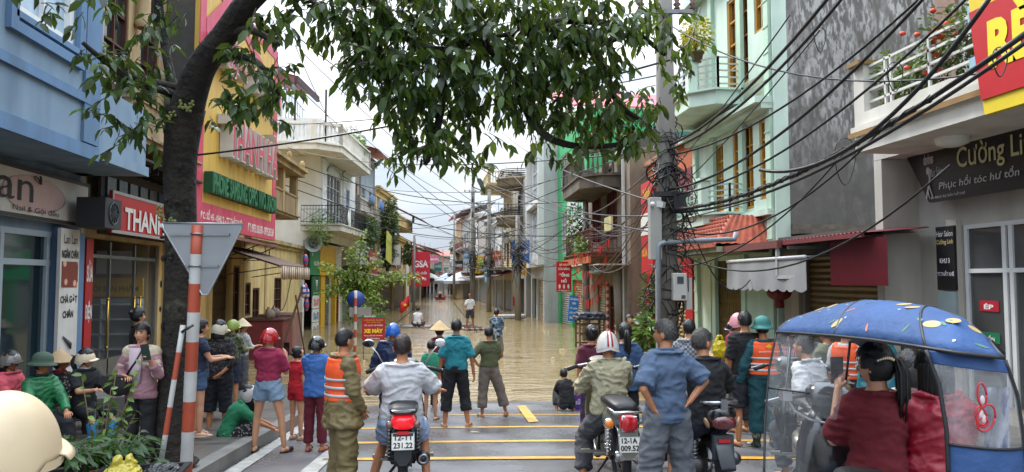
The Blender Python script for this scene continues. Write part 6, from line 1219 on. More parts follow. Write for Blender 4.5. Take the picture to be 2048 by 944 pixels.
r, s, J, _, sp_ = P(1524, 631, feet=890, face=3, head=(-10, 0), label='militia man in teal uniform, orange life vest and green pith helmet', shirt=TEALU, sleeve=1.95, loose=1.8, pants=TEALU, plen=1.7, ploose=2.3, vest=ORV, hat=('pith', M('2c6a66', rough=.75, var=.1)), shoes='boot', shoec=M('2c3428', rough=.7, kind='camo', col2='8c8a78'), build=1.1, aL=((.12, .0, -.27), (.04, .07, -.23)), aR=((.1, .02, -.27), (.02, .07, -.23)), wr=1.3)
vst = [c for c in r.children if c.name.startswith('life_vest')][0]
b_ = lettering('BAN CHQS HUYỆN TRÀNG ĐỊNH', -.15*s, .15*s, 1.27*s, 1.30*s, -.172*s, plain('c8ccd0'), vst, bold=.03); MB().prism([(-.05*s, 1.35*s), (0, 1.325*s), (.05*s, 1.35*s), (0, 1.385*s)], -.17*s, -.162*s).build('emblem', plain('d8b830'), vst)
PXL = [(1573, 648, 11.5, -20, 'person with black hair partly hidden beyond the canopy tip', dict(shirt=cloth('5a3a44'), sleeve=.9, hair='short')), (1562, 660, 10.2, -30, 'person in a pink and white striped shirt beyond the orange vest', dict(shirt=cloth('b8a0a8', kind='stripex', scale=12, col2='a03848'), sleeve=.9, hair='bun')),
       (1618, 650, 10.4, -10, 'person in grey T-shirt behind the man with the white shirt', dict(shirt=cloth('6a6a70'), sleeve=.9)), (1652, 648, 8.9, 35, 'man in a loose olive jacket with folded arms', dict(shirt=cloth('5c6048'), sleeve=1.9, loose=2.4, pants=cloth('5a6c84'), aL=((.05, .16, -.22), (-.2, .1, .05)), aR=((.05, .16, -.22), (-.2, .1, .05)))),
       (1690, 645, 8.6, -50, 'rescue worker in an orange vest with yellow shoulder', dict(shirt=cloth('a8a8a8'), vest=ORV, sleeve=.9)), (1762, 655, 6.6, -15, 'person in a teal hooded raincoat behind the filming woman', dict(shirt=M('1a5c66', rough=.4, var=.2), sleeve=1.9, loose=2.4, hat=('hood', M('1a5c66', rough=.4, var=.2)))),
       (1710, 640, 11.5, 20, 'person in dark clothes among the crowd on the right', dict(shirt=cloth('2a2a30'), sleeve=.9)), (1815, 665, 7.4, 10, 'person in a white top at the right end of the crowd', dict(shirt=cloth('a8aaac'), sleeve=1.5, hair='long'))]
for px, tp_, d_, fc, lb, kw in PXL:
    kw.setdefault('pants', cloth('26282e')); kw.setdefault('plen', 1.9); P(px, tp_, d=d_, face=fc, label=lb, vox=.018, **kw)
r, s, J, _, _ = P(1607, 668, d=7.3, fit='shift', H=1.62, face=25, pel=(0, 0, .92), lean=16, head=(10, -14), label='man in a white T-shirt leaning on the parked motorbike', shirt=cloth('a9a9a9'), sleeve=.9, loose=2.2, wr=1.6, pants=cloth('2c3038'), plen=1.9, aL=((.1, -.12, -.24), (.0, -.06, -.2)), aR=((.1, .2, -.18), (0, .2, -.05)), lL=RIDE, lR=RIDE)
# --- filming woman and child on the scooter with the canopy
MRN = cloth('5c0c18')
r, s, J, _, _ = P(1750, 684, d=3.9, fit='shift', H=1.54, face=-4, vox=.010, pel=(0, 0, .93), head=(38, 4), label='woman in a dark red T-shirt with a ponytail filming from the scooter', shirt=MRN, sleeve=.9, loose=1.5, wr=1.1, pants=cloth('7c92a8', scale=9, dirt=.3, dcol='a0aebc'), plen=1.0, ploose=1.4, hair='ponytail', hlen=.3, skin='light', aL=((.05, .14, -.22), (-.1, .14, .27)), aR=((.06, .16, -.22), (-.16, .18, .15)), lL=((.14, .38, -.14), (0, -.1, -.4)), lR=((.14, .38, -.14), (0, -.1, -.4)), curl=(.9, .9), hem=-.05)
W_S = s
b = MB(); hc_ = V((0, -.09, 1.665)); 
for k in range(9): b.ell((-.04+.01*k*1.0, -.1*s-.012*sin(k*.4), 1.62*s+.012*sin(k*.39)), (.008, .008, .01), 6, 4)
b.build('hair_clip', metalm('c8b8a0', .25), r)
phone(r, wp(J, -1), s, 'black phone raised by the woman in the dark red T-shirt', (0, 0, .15))
r, s, J, _, _ = P(1862, 688, d=3.85, fit='shift', H=1.5, face=-8, vox=.011, pel=(0, 0, .9), head=(20, -6), label='long-haired girl in a red and navy school jacket riding pillion', shirt=M('8c1228', rough=.45, var=.12, bump=.2), sleeve=1.9, loose=2.0, hem=-.08, wr=1.6, pants=cloth('22242c'), plen=1.8, hair='long', hlen=.2, aL=((.06, .12, -.24), (-.02, .2, -.04)), aR=((.06, .12, -.24), (-.02, .2, -.04)), lL=SIT, lR=SIT)
P(1818, 700, d=4.6, fit='shift', H=1.5, face=-8, vox=.014, pel=(0, 0, .9), label='girl in a pale checked blouse between the two scooter riders', shirt=cloth('9aa8a4', kind='check', scale=48, col2='b8bcb8'), sleeve=1.6, loose=1.8, pants=cloth('2a2c34'), plen=1.8, hair='long', hlen=.2, aL=FWD, aR=FWD, lL=SIT, lR=SIT)
# --- foreground helmet wearer, cut by the frame
r, s, J, hh, _ = P(15, 762, d=1.62, z0=None, fit='scale', face=-15, vox=.012, label='person with a smooth cream helmet close in the lower left corner', shirt=cloth('5a5c60'), sleeve=.9, pants=cloth('2a2c30'), plen=1.9, skin='light', hat=('helmet', M('bda988', rough=.42, var=.1, scale=9, dirt=.15, dcol='8a7a60', dscale=(9, 9, 9)), M('bda988', rough=.42, var=.1)))
# --- far market crowd
rg = random.Random(5); cols = ['1c1c20', '5a1c24', 'b0b0b0', '2c3c5c', '6a5a48', '2a2a2a', '8a8a90', '3a2a2a', '1c3a2a']
what = ['black', 'dark red', 'white', 'blue', 'brown', 'charcoal', 'pale grey', 'dark brown', 'dark green']
for i in range(9):
    px = [850, 857, 864, 872, 897, 905, 913, 846, 920][i]
    P(px, 563-(i % 3), d=118+3*(i % 4), z0=-.05, face=rg.uniform(-180, 180), vox=.06, label='tiny far figure in %s by the market tents' % what[i], shirt=cloth(cols[i]), sleeve=.9, pants=cloth(cols[(i+3) % 9]), plen=1.8, group='people by the market tents')
# ================================================================ MOTORBIKES
def sring(y, cx, cz, w, h, e=2.6, n=20, tilt=0):
    R = []
    for j in range(n):
        a = 2*pi*j/n; c, s_ = cos(a), sin(a); R.append((cx+w/2*abs(c)**(2/e)*(1 if c > 0 else -1), y+tilt*s_, cz+h/2*abs(s_)**(2/e)*(1 if s_ > 0 else -1)))
    return R
def loft(mb, S_, e=2.6): return mb.rings([sring(*q, e=e) for q in S_])
RY = Matrix.Rotation(pi/2, 3, 'Y')
def wheel(r, y, rad, wd, rim='spoke', x=0):
    b = MB(); b.torus((x, y, rad), rad-wd*.5, wd*.5, 40, 12, RY); w_ = b.build('tyre', RUBBER, r); b = MB(); rr = rad-wd*.85
    b.torus((x, y, rad), rr, .014, 36, 6, RY); b.lathe([(.03, -.06), (.05, -.05), (.055, 0), (.05, .05), (.03, .06)], (x, y, rad), 14, RY)
    if rim == 'spoke':
        for k in range(18): a = 2*pi*k/18; b.bar((x+.04*(1 if k % 2 else -1), y+cos(a+.3)*.05, rad+sin(a+.3)*.05), (x, y+cos(a)*rr, rad+sin(a)*rr), .004)
    else:
        for k in range(5): a = 2*pi*k/5; b.bar((x, y+cos(a)*.04, rad+sin(a)*.04), (x, y+cos(a)*rr, rad+sin(a)*rr), .035, .025)
    b.build('rim', metalm('9a9a9a', .3), w_); return w_
def plate(r, c, w_, h, txt, tilt=-.25, rz=0):
    g = empty('licence_plate', c, rz); g.rotation_euler.x = tilt; g.parent = r
    MB().box(-w_/2, w_/2, 0, .004, -h/2, h/2).build('plate_board', plain('cbc9bf', .4), g)
    lettering(txt[0], -w_*.36, w_*.36, h*.06, h*.38, -.003, plain('18181c'), g, bold=.03); lettering(txt[1], -w_*.42, w_*.42, -h*.4, -h*.06, -.003, plain('18181c'), g, bold=.03)
    b = MB(); t = .004
    for q in ((-w_/2, w_/2, -h/2, -h/2+t), (-w_/2, w_/2, h/2-t, h/2), (-w_/2, -w_/2+t, -h/2, h/2), (w_/2-t, w_/2, -h/2, h/2)): b.box(q[0], q[1], -.005, -.001, q[2], q[3])
    b.build('plate_frame', metalm(), g); return g
def spring(b, a, c, r_, turns=8, w_=.006):
    a, c = V(a), V(c); d = (c-a); u = d.orthogonal().normalized(); v = d.normalized().cross(u)
    b.tube([a+d*(i/(turns*8))+(u*cos(2*pi*i/8)+v*sin(2*pi*i/8))*r_ for i in range(turns*8+1)], w_, 5)
def mirror(r, x, y, z, q, face='b8c0c8', stem=CHROME):
    b = MB(); b.tube([(x*.5, y, z-.25), (x*.75, y+.02, z-.1), (x, y, z)], .007, 6); b.ell((x, y+.012, z), (.062, .018, .042), 18, 8); m = b.build('mirror', stem, r)
    MB().ell((x, y-.004, z), (.055, .005, .036), 18, 6).build('mirror_glass', M(face, rough=.05, metal=.9, var=0), m)
REDL_ = lambda e=0: M('b0101a', rough=.15, coat=.6, var=.05, emit=e)
def motorbike(px, d, rz, label, kind, txt, lit=0, lean=0, body='141416', shield='8f8768', hz_=0):
    p = atD(px, 700, d); r = empty('motorbike' if kind != 'scoot' else 'motor_scooter', (p.x, p.y, gz(p.y)+.0), radians(rz), label, 'motorbike'); r.rotation_euler.y = radians(lean)
    BD = M(body, rough=.22, coat=.7, var=.05); BK = M('151517', rough=.55, var=.1); rw = .285 if kind != 'scoot' else .25; wb = 1.2
    wheel(r, 0, rw, .085 if kind != 'scoot' else .1, 'spoke' if kind != 'scoot' else 'cast'); wheel(r, wb, rw, .075, 'spoke' if kind != 'scoot' else 'cast')
    if kind == 'scoot':
        b = MB(); loft(b, [(-.30, 0, .73, .1, .08), (-.26, 0, .72, .24, .16), (-.12, 0, .68, .36, .26), (.1, 0, .62, .4, .34), (.35, 0, .58, .36, .36), (.55, 0, .45, .3, .3), (.62, 0, .34, .2, .2)]); b.build('body', BD, r)
        b = MB(); loft(b, [(.9, 0, .62, .3, .62), (.98, 0, .68, .42, .72), (1.05, 0, .72, .36, .7), (1.1, 0, .72, .16, .5)]); b.build('leg_shield', BD, r); part(r, 'footboard', BK, (-.16, .16, .5, .95, .27, .31))
        b = MB(); loft(b, [(-.22, 0, .79, .16, .05), (-.16, 0, .8, .26, .09), (.1, 0, .81, .3, .12), (.4, 0, .79, .26, .11), (.52, 0, .76, .16, .08)]); b.build('seat', M('17171a', rough=.55, bump=.3), r)
        b = MB(); b.tube([(.13, .05, .8), (.17, -.12, .82), (.12, -.27, .83), (-.12, -.27, .83), (-.17, -.12, .82), (-.13, .05, .8)], .018, 8); b.obox((0, -.27, .8), (.06, .05, .12)); b.build('grab_rail', metalm('a0a0a4', .25), r)
        b = MB(); loft(b, [(-.315, 0, .66, .14, .07), (-.3, 0, .665, .2, .11), (-.22, 0, .67, .22, .12)]); b.build('tail_light', M('5c2022', rough=.12, coat=.8), r)
        for q in (-1, 1): MB().ell((q*.135, -.235, .66), (.02, .03, .05), 12, 8, Matrix.Rotation(q*.4, 3, 'Y')).build('indicator', M('a07a5c', rough=.12, coat=.8), r)
        b = MB(); b.box(-.09, .09, -.27, -.23, .36, .56); loft(b, [(-.36, 0, .3, .13, .04), (-.3, 0, .42, .15, .06), (-.24, 0, .54, .17, .06)]); b.build('mudguard', M('3c4044', rough=.4), r); part(r, 'reflector', REDL_(), (-.05, .05, -.285, -.272, .5, .53))
        b = MB(); spring(b, (-.15, -.02, .55), (-.15, -.02, .3), .028); b.tube([(-.15, -.02, .56), (-.15, -.02, .28)], .014, 8); b.build('shock_absorber', metalm(), r)
        b = MB(); b.caps((.16, -.12, .33), (.15, .3, .27), .06, .045, 14); b.build('muffler', metalm('5a5a5c', .4), r); b = MB(); b.caps((-.12, .0, .26), (-.1, .45, .26), .09, .08, 12); b.ell((-.16, .05, .27), (.05, .09, .09), 12, 8); b.build('engine', metalm('5a5a5a', .5), r)
        hz = 1.02; sy = .98
    else:
        dr = kind == 'cub'
        b = MB(); loft(b, [(-.30, 0, .7, .08, .06), (-.26, 0, .69, .17, .1), (-.1, 0, .66, .24, .16), (.12, 0, .62, .25, .2), (.4, 0, .56, .2, .2), (.55, 0, .5, .12, .14)]); b.build('body', BD if not dr else M('5c6058', rough=.4, coat=.3), r)
        b = MB(); loft(b, [(-.24, 0, .75, .14, .05), (-.18, 0, .76, .23, .09), (.1, 0, .765, .26, .1), (.42, 0, .74, .22, .09), (.5, 0, .72, .12, .06)]); b.build('seat', M('141416', rough=.5, bump=.3), r)
        b = MB(); b.tube([(0, .5, .55), (0, .8, .48), (0, .95, .6), (0, .98, .92)], .035, 10); b.bar((-.05, .1, .55), (-.05, 0, .29), .03); b.tube([(.09, 0, rw), (.09, .4, .33)], .02, 8); b.tube([(-.09, 0, rw), (-.09, .4, .33)], .022, 8); b.build('frame', BK, r)
        b = MB(); b.caps((0, .35, .32), (0, .62, .36), .1, .07, 14); b.lathe([(.1, -.09), (.11, -.05), (.11, .05), (.1, .09)], (0, .42, .3), 16, RY, True); b.bar((-.22, .5, .22), (.22, .5, .22), .025); b.obox((-.24, .5, .23), (.09, .06, .03)); b.obox((.24, .5, .23), (.09, .06, .03)); b.bar((-.2, .22, .26), (.2, .22, .26), .022); b.build('engine', metalm('8c8a82', .45), r)
        for q in (-1, 1):
            b = MB(); b.tube([(q*.12, -.03, .62), (q*.12, -.0, .3)], .016, 8)
            if dr: b.tube([(q*.12, -.03, .62), (q*.12, -.015, .44)], .03, 10)
            spring(b, (q*.12, -.03, .6), (q*.12, -.005, .34), .027); b.build('shock_absorber', CHROME if dr else metalm('6a6a6a'), r)
        b = MB(); R = []
        for i in range(9):
            a = radians(25+i*17); R.append([(cos(t)*.075, -cos(a-.25)*0-sin(a)*0+(-(rw+.045)*cos(a-.35)), rw+(rw+.045)*sin(a-.35)*1+sin(t)*.02) for t in [pi*j/8 for j in range(9)]])
        b.grid(R); b.build('mudguard', CHROME if dr else BK, r, solid=.004)
        b = MB(); b.prism([(-.085, .6), (.085, .6), (.07, .4), (.03, .33), (-.03, .33), (-.07, .4)], -.335, -.32); b.build('mud_flap', M('2a2c2e' if not dr else 'a0a49c', rough=.4, metal=.0 if not dr else .8), r)
        if dr:
            b = MB(); loft(b, [(-.36, 0, .64, .12, .12), (-.34, 0, .64, .15, .15), (-.28, 0, .64, .15, .15)], 4); b.build('tail_light', REDL_(), r); b = MB(); b.torus((0, -.345, .64), .085, .01, 4, 6, Matrix.Rotation(pi/2, 3, 'X') @ Matrix.Rotation(pi/4, 3, 'Z')); b.bar((-.16, -.3, .64), (.16, -.3, .64), .02); b.build('lamp_bracket', CHROME, r)
            for q in (-1, 1): c_ = MB(); c_.ell((q*.17, -.31, .64), (.048, .035, .048), 14, 8); o_ = c_.build('indicator', CHROME, r); MB().ell((q*.17, -.335, .64), (.038, .022, .038), 14, 8).build('indicator_lens', M('e07818', rough=.15, coat=.6), o_)
            b = MB(); b.tube([(.11, .1, .7), (.14, -.1, .74), (.12, -.3, .73), (-.12, -.3, .73), (-.14, -.1, .74), (-.11, .1, .7)], .012, 8); b.build('grab_rail', CHROME, r)
            b = MB(); b.caps((.13, -.22, .27), (.13, .35, .25), .035, .03, 12); b.build('muffler', CHROME, r)
        else:
            b = MB(); loft(b, [(-.36, 0, .7, .06, .04), (-.34, 0, .685, .15, .09), (-.3, 0, .68, .19, .12), (-.2, 0, .68, .21, .13)]); b.build('tail_light', REDL_(.55 if lit else 0), r); b = MB(); loft(b, [(-.33, 0, .765, .06, .02), (-.3, 0, .765, .22, .05), (-.05, 0, .77, .27, .06)]); b.build('tail_cowl', BD, r)
            for q in (-1, 1): MB().ell((q*.115, -.31, .665), (.03, .03, .035), 10, 8).build('indicator', M('6a4a44', rough=.12, coat=.6), r)
            MB().box(-.05, .05, -.345, -.33, .59, .615).build('reflector', REDL_(), r)
            b = MB(); b.caps((.17, -.2, .36), (.15, .2, .3), .062, .05, 16); o_ = b.build('muffler', metalm('3a3a3c', .4), r); b = MB(); b.torus((.172, -.255, .364), .035, .012, 20, 6, Matrix.Rotation(pi/2, 3, 'X')); b.build('muffler_tip', metalm('8a8a8a', .3), o_)
        for q in (-1, 1): b = MB(); R = [[(q*(.05+.03*j)*(.75+.25*sin(pi*i/6)), .82+.03*j-.012*j*j+.1*sin(i/6*pi*.5), .32+.5*i/6) for j in range(6)] for i in range(7)]; b.grid(R); b.build('leg_shield', M(shield if dr else body, rough=.3, coat=.3, dirt=.3), r, solid=.008)
        hz = 1.0; sy = .93
    hz += hz_
    b = MB(); b.tube([(-.34, sy-.12, hz-.02), (-.26, sy-.06, hz), (-.1, sy+.02, hz+.02), (.1, sy+.02, hz+.02), (.26, sy-.06, hz), (.34, sy-.12, hz-.02)], .013, 8); hb = b.build('handlebar', CHROME if kind == 'cub' else BK, r)
    for q in (-1, 1): b = MB(); b.tube([(q*.26, sy-.06, hz), (q*.365, sy-.135, hz-.025)], .02, 10); b.build('grip', RUBBER, hb); b = MB(); b.tube([(q*.2, sy-.0, hz+.01), (q*.26, sy+.02, hz), (q*.38, sy-.07, hz-.02)], .007, 6); b.ell((q*.38, sy-.07, hz-.02), .011, 6, 5); b.build('brake_lever', metalm(), hb)
    b = MB(); loft(b, [(sy-.08, 0, hz+.0, .22, .1), (sy, 0, hz+.02, .3, .16), (sy+.1, 0, hz-.0, .26, .18), (sy+.17, 0, hz-.02, .16, .14)]); b.build('headlight_cowl', BD, r)
    b = MB(); b.tube([(0, sy+.02, hz-.1), (0, wb-.08, .62), (.08, wb-.06, .55), (.08, wb, rw)], .02, 8); b.tube([(0, wb-.08, .62), (-.08, wb-.06, .55), (-.08, wb, rw)], .02, 8); b.build('fork', metalm(), r); b = MB()
    b.grid([[(cos(t)*.07, wb+(rw+.04)*cos(a), rw+(rw+.04)*sin(a)+sin(t)*.015) for t in [pi*j/8 for j in range(9)]] for a in [radians(20+i*18) for i in range(8)]]); b.build('mudguard', BD, r, solid=.004)
    for q in (-1, 1) if lit else (): mirror(r, q*.36, sy+.02, hz+.24, q, 'c8ccd0' if (q > 0 and lit) else '3a3e44')  # right glass coloured pale to stand for its bright reflection, left glass dark
    if txt: plate(r, (0, -.345 if kind != 'cub' else -.36, .535 if kind != 'cub' else .47), .19, .14, txt)
    b = MB(); b.bar((-.05, .35, .2), (-.2, .3, .02), .02); b.build('side_stand', BK, r)
    return r
motorbike(808, 6.55, 2, 'black motorbike with lit red tail light, plate 12-T1 231.22', 'under', ('12-T1', '231.22'), lit=1)
motorbike(1240, 6.75, -2, 'old chrome and khaki moped with orange indicators, plate 12-1A 009.52', 'cub', ('12-1A', '009.52'))
motorbike(1418, 6.5, 3, 'glossy black scooter with grab rail and dark red tail light', 'scoot', None)
motorbike(1628, 6.5, -14, 'black motorbike seen through the clear canopy film, plate 12-T4', 'under', ('12-T4', '105.36'), lean=0)
mbk = motorbike(1756, 3.45, -17, 'black scooter carrying the blue rain canopy', 'scoot', None, body='121214', hz_=.08)
# ================================================================ RAIN CANOPY over the nearest scooter
cr_ = empty('rain_canopy', (mbk.location.x, mbk.location.y, mbk.location.z), 0, 'blue fruit-patterned rain canopy with clear plastic panels over the scooter', 'canopy')
o0 = V(mbk.location); Q = lambda px, py, d: atD(px, py, d)-o0
BLU = M('3a5c90', rough=.7, kind='fabric', var=.16, scale=5, bump=.8, bscale=7, bdist=.03, dirt=.25, dcol='5a6470')
# roof sheet: rows from the front tip to the back edge, columns near edge -> ridge -> far edge
rows_c = [((1553, 664, 4.0), (1600, 632, 4.15), (1660, 640, 4.45)), ((1600, 667, 3.75), (1668, 610, 3.95), (1740, 632, 4.2)), ((1668, 672, 3.4), (1720, 602, 3.65), (1800, 628, 3.95)), ((1752, 681, 3.05), (1775, 604, 3.35), (1850, 634, 3.7)),
          ((1852, 696, 2.72), (1850, 614, 3.05), (1915, 648, 3.4)), ((1915, 706, 2.62), (1912, 634, 2.85), (1962, 668, 3.1)), ((2008, 716, 2.62), (1980, 682, 2.75), (2006, 705, 2.85))]
def cat3(a, b, c, t): return a*(1-t)*(1-t)+c*t*t+(b*2-(a+c)/2)*2*t*(1-t)*1.0 if False else a*((1-t)*(1-2*t))+b*(4*t*(1-t))+c*(t*(2*t-1))
RW = []
K = [[Q(*p) for p in r_] for r_ in rows_c]
for i in range(len(K)-1):
    for s_ in range(5):
        t = s_/5; g = [K[i][j]*(1-t)+K[i+1][j]*t for j in range(3)]; RW.append([cat3(g[0], g[1], g[2], u/12) for u in range(13)])
RW.append([cat3(*K[-1], u/12) for u in range(13)])
b = MB(); b.grid(RW); roof_ = b.build('roof_sheet', BLU, cr_, solid=.004)
def onroof(u, v):
    i = min(int(u), len(RW)-2); j = min(int(v), 11); a, c = u-i, v-j
    p = RW[i][j]*(1-a)*(1-c)+RW[i+1][j]*a*(1-c)+RW[i][j+1]*(1-a)*c+RW[i+1][j+1]*a*c; e1 = (RW[i+1][j]-RW[i][j]).normalized(); e2 = (RW[i][j+1]-RW[i][j]).normalized(); return p, e1, e2
rg = random.Random(11)
for nm, col_, n, ax in (('orange_print', 'a08a58', 11, (.034, .026)), ('melon_print', 'a8604c', 7, (.03, .012)), ('leaf_print', '3c6a58', 12, (.024, .007)), ('dot_print', 'b8c4c8', 16, (.006, .006))):
    b = MB()
    for k in range(n):
        u = (k+.5)/n*(len(RW)-2)+rg.uniform(-1, 1); v = rg.uniform(.6, 9); p, e1, e2 = onroof(max(.5, min(u, len(RW)-2.2)), v); N_ = e1.cross(e2).normalized(); N_ = N_ if N_.z > 0 else -N_; e2 = N_.cross(e1); a0 = rg.random()*3
        c_, s_ = cos(a0), sin(a0); f1 = e1*c_+e2*s_; f2 = e2*c_-e1*s_; pts_ = [p+N_*.0035+f1*cos(t)*ax[0]+f2*sin(t)*ax[1]*(1 if nm != 'melon_print' or sin(t) > 0 else .1) for t in [2*pi*j/16 for j in range(16)]]
        b.add(pts_, [tuple(range(16))])
    b.build(nm, plain(col_, .5), roof_)
b = MB()
for i in (0, 10, 20, len(RW)-1): b.tube(RW[i], .006, 6)
b.tube([r_[0] for r_ in RW], .008, 6); b.tube([r_[12] for r_ in RW], .008, 6); b.build('trim', BLACK, cr_)
b = MB(); b.tube([RW[k][6]-V((0, 0, .012)) for k in range(len(RW))], .008, 6); b.tube([Q(1752, 690, 3.3), Q(1752, 676, 3.3)], .01, 6); b.build('rib', M('2a2c30', metal=.5), cr_)
# rear flap: blue valance, clear window, blue lower hem
LF = [(1852, 700, 2.7), (1878, 770, 2.66), (1893, 860, 2.62), (1897, 960, 2.6)]; RF = [(2010, 720, 2.68), (2034, 790, 2.66), (2046, 870, 2.64), (2052, 960, 2.62)]
def edge(E, t): t *= 3; i = min(int(t), 2); a = t-i; return Q(*[E[i][k]*(1-a)+E[i+1][k]*a for k in range(3)])
def flap(nm, t0, t1, mat, bul=.05):
    b = MB(); b.grid([[edge(LF, t)*(1-u)+edge(RF, t)*u+V((0, -bul*sin(pi*u), 0)) for u in [j/8 for j in range(9)]] for t in [t0+(t1-t0)*i/8 for i in range(9)]]); return b.build(nm, mat, cr_, solid=.002)
CLR = clearm((.86, .86, .87), .15)
flap('valance', 0, .13, BLU); w_ = flap('rear_window', .13, .76, CLR); flap('lower_hem', .76, 1, BLU); b = MB()
b.tube([edge(LF, i/12) for i in range(13)], .008, 6); b.tube([edge(RF, i/12) for i in range(13)], .008, 6); b.tube([edge(LF, .76)*(1-u)+edge(RF, .76)*u+V((0, -.05*sin(pi*u)-.004, 0)) for u in [j/8 for j in range(9)]], .005, 6); b.build('flap_trim', BLACK, cr_)
b = MB()   # red curly print on the window
for cx_, cy_, rx_, ry_, k_ in ((1964, 790, 9, 24, .2), (1972, 836, 18, 27, -.35), (1962, 832, 11, 18, .3), (1966, 845, 10, 9, 0)): b.tube([Q(cx_+rx_*cos(t)+k_*ry_*sin(t)*.5, cy_+ry_*sin(t), 2.575) for t in [2*pi*j/22 for j in range(23)]], .0035, 6)
b.build('red_print', plain('b0202c'), w_); b = MB(); [b.ell(Q(x, y, 2.575), (.01, .004, .016), 8, 6) for x, y in ((1965, 800), (1962, 828), (1968, 838))]; b.build('print_dots', plain('c0b0b0'), w_)
# cloth draped behind the window (blue with white clouds)
b = MB(); b.grid([[Q(1968+50*u, 775+190*v, 2.85+.05*sin(u*5+v*3)) for u in [j/10 for j in range(11)]] for v in [i/10 for i in range(11)]]); tag(b.build('patterned_bag', M('1c2c78', rough=.6, kind='patchy', col2='a8acb8', bump=.4), None, solid=.004), 'blue bag with white cloud print behind the canopy window', 'bag'); COL.objects['patterned_bag'].location = o0
# front and near-side clear panel with dark piping
FP = [(1553, 666, 4.0), (1538, 740, 3.95), (1530, 840, 3.85), (1528, 960, 3.7)]; FQ = [(1700, 680, 3.35), (1690, 760, 3.5), (1668, 860, 3.6), (1640, 960, 3.6)]
b = MB(); b.grid([[edge(FP, t)*(1-u)+edge(FQ, t)*u for u in [j/8 for j in range(9)]] for t in [i/8*.6 for i in range(9)]]); b.build('windscreen', clearm((.95, .96, .97), .09), cr_, solid=.002)
b = MB(); b.grid([[edge(FP, t)*(1-u)+edge(FQ, t)*u*1.0 for u in [j/8*.75 for j in range(9)]] for t in [.6+.4*i/8 for i in range(9)]]); b.build('lower_windscreen', clearm((.95, .96, .97), .045), cr_, solid=.002)
b = MB(); b.tube([edge(FP, i/12) for i in range(13)], .006, 6); b.tube([edge(FP, .45)*(1-u)+edge(FQ, .45)*u for u in [j/6*.6 for j in range(7)]], .005, 6); b.tube([Q(1588, 672, 3.9), Q(1582, 700, 3.9), Q(1574, 770, 3.88), Q(1568, 850, 3.85), Q(1600, 846, 3.8)], .004, 6); b.tube([Q(1700, 684, 3.45), Q(1692, 760, 3.5)], .006, 6); b.build('piping', BLACK, cr_)
b = MB(); b.tube([Q(1582, 672, 3.95), Q(1578, 720, 3.93), Q(1572, 790, 3.9), Q(1568, 815, 3.9)], .009, 8); b.obox(Q(1571, 789, 3.88), (.05, .05, .06)); b.tube([Q(1574, 795, 3.88), Q(1590, 822, 3.88), Q(1618, 838, 3.85), Q(1650, 846, 3.8)], .007, 8); b.build('support_pole', metalm('a8a8a8', .3), cr_)
b = MB(); b.tube([Q(1572, 850, 3.85), Q(1566, 885, 3.85), Q(1562, 905, 3.85)], .005, 5); b.tube([Q(1572, 850, 3.85), Q(1570, 880, 3.85), Q(1566, 896, 3.85)], .005, 5); b.build('tie_cord', BLACK, cr_)
# ================================================================ POLES, SIGNS
def banded(r, pts_, rad, first=0):
    b = MB(); b.tube(pts_, rad, 16); k = len(pts_)-1
    for i in range(k*16): b.mi[i] = (i//16+first) % 2
    return b.build('pole', [M('a4472e', rough=.45, var=.15, dirt=.3, dcol='5a4a40'), M('b4b4b0', rough=.45, var=.15, dirt=.3, dcol='5a4a40')], r)
def bandpole(r, p0, p1, rad, n, nm='pole', c1='a4472e', c2='b4b4b0', first=0):
    p0, p1 = V(p0), V(p1)
    return banded(r, [p0.lerp(p1, i/n) for i in range(n+1)], rad, 1+first)
p = atD(372, 944, 6.2); t = atD(396, 452, 6.2); base = V((p.x, p.y, gsw(p.y)))
r = empty('road_sign', base, 0, 'back of a triangular road sign on a red and white banded pole', 'road sign'); L_ = lambda px, py, d=6.2: atD(px, py, d)-base
dn = (L_(372, 944)-L_(396, 452)).normalized(); low = L_(396, 452)+dn*((L_(396, 452).z)/-dn.z); bp_ = [L_(396-24*(y_-450)/494, y_) for y_ in (450, 508, 567, 624, 683, 742, 802, 862, 924, 986)]+[low]
for m_, nm, c_ in ((0, 'pole', 'a4472e'), (1, 'white_band', 'b4b4b0')):
    pass
banded(r, bp_, .05)
fw = V((-sin(radians(-5.94)), cos(radians(-5.94)), 0)); b = MB(); tri = [(317, 444), (481, 446), (477, 456), (409, 590), (397, 590), (319, 456)]; f_ = [L_(*q, 6.1)+fw*.0 for q in tri]
off_ = rayv(1024, 472)*.03; off_.z = 0; n = len(f_); back = [v+V((.0, .09, 0)) for v in f_]; fr2 = [v+V((0, .105, 0)) for v in f_]; b.add(back+fr2, [tuple(range(n)), tuple(range(2*n-1, n-1, -1))]+[(i, i+n, (i+1) % n+n, (i+1) % n) for i in range(n)]); b.build('sign_plate', M('8f9396', rough=.45, metal=.6, var=.12, scale=3, dirt=.2), r)
b = MB(); rim = back+[back[0]]; b.tube([v for v in rim], .009, 5); b.build('rim', metalm('a8aaac', .4), r); b = MB()
for y_, xa_, xb_ in ((468, 335, 455), (532, 366, 432)): a_, c_ = L_(xa_, y_, 6.12)+V((0, .07, 0)), L_(xb_, y_, 6.12)+V((0, .07, 0)); b.bar(a_, c_, .03, .02); b.torus(L_(396 if y_ < 500 else 392, y_, 6.2), .054, .009, 20, 6)
b.build('bracket', metalm('8a8c8e', .4), r)
p0 = atD(322, 925, 6.0); p1 = atD(366, 650, 6.1); r = empty('barrier_pole', p0, 0, 'thin red and white barrier pole leaning on the tree', 'barrier'); bandpole(r, (0, 0, 0), p1-p0, .021, 5, first=0)
b = MB(); b.tube([atD(364, 664, 6.08)-p0, atD(386, 650, 6.05)-p0], .012, 8); b.build('end_tube', metalm('5a5a5a'), r)
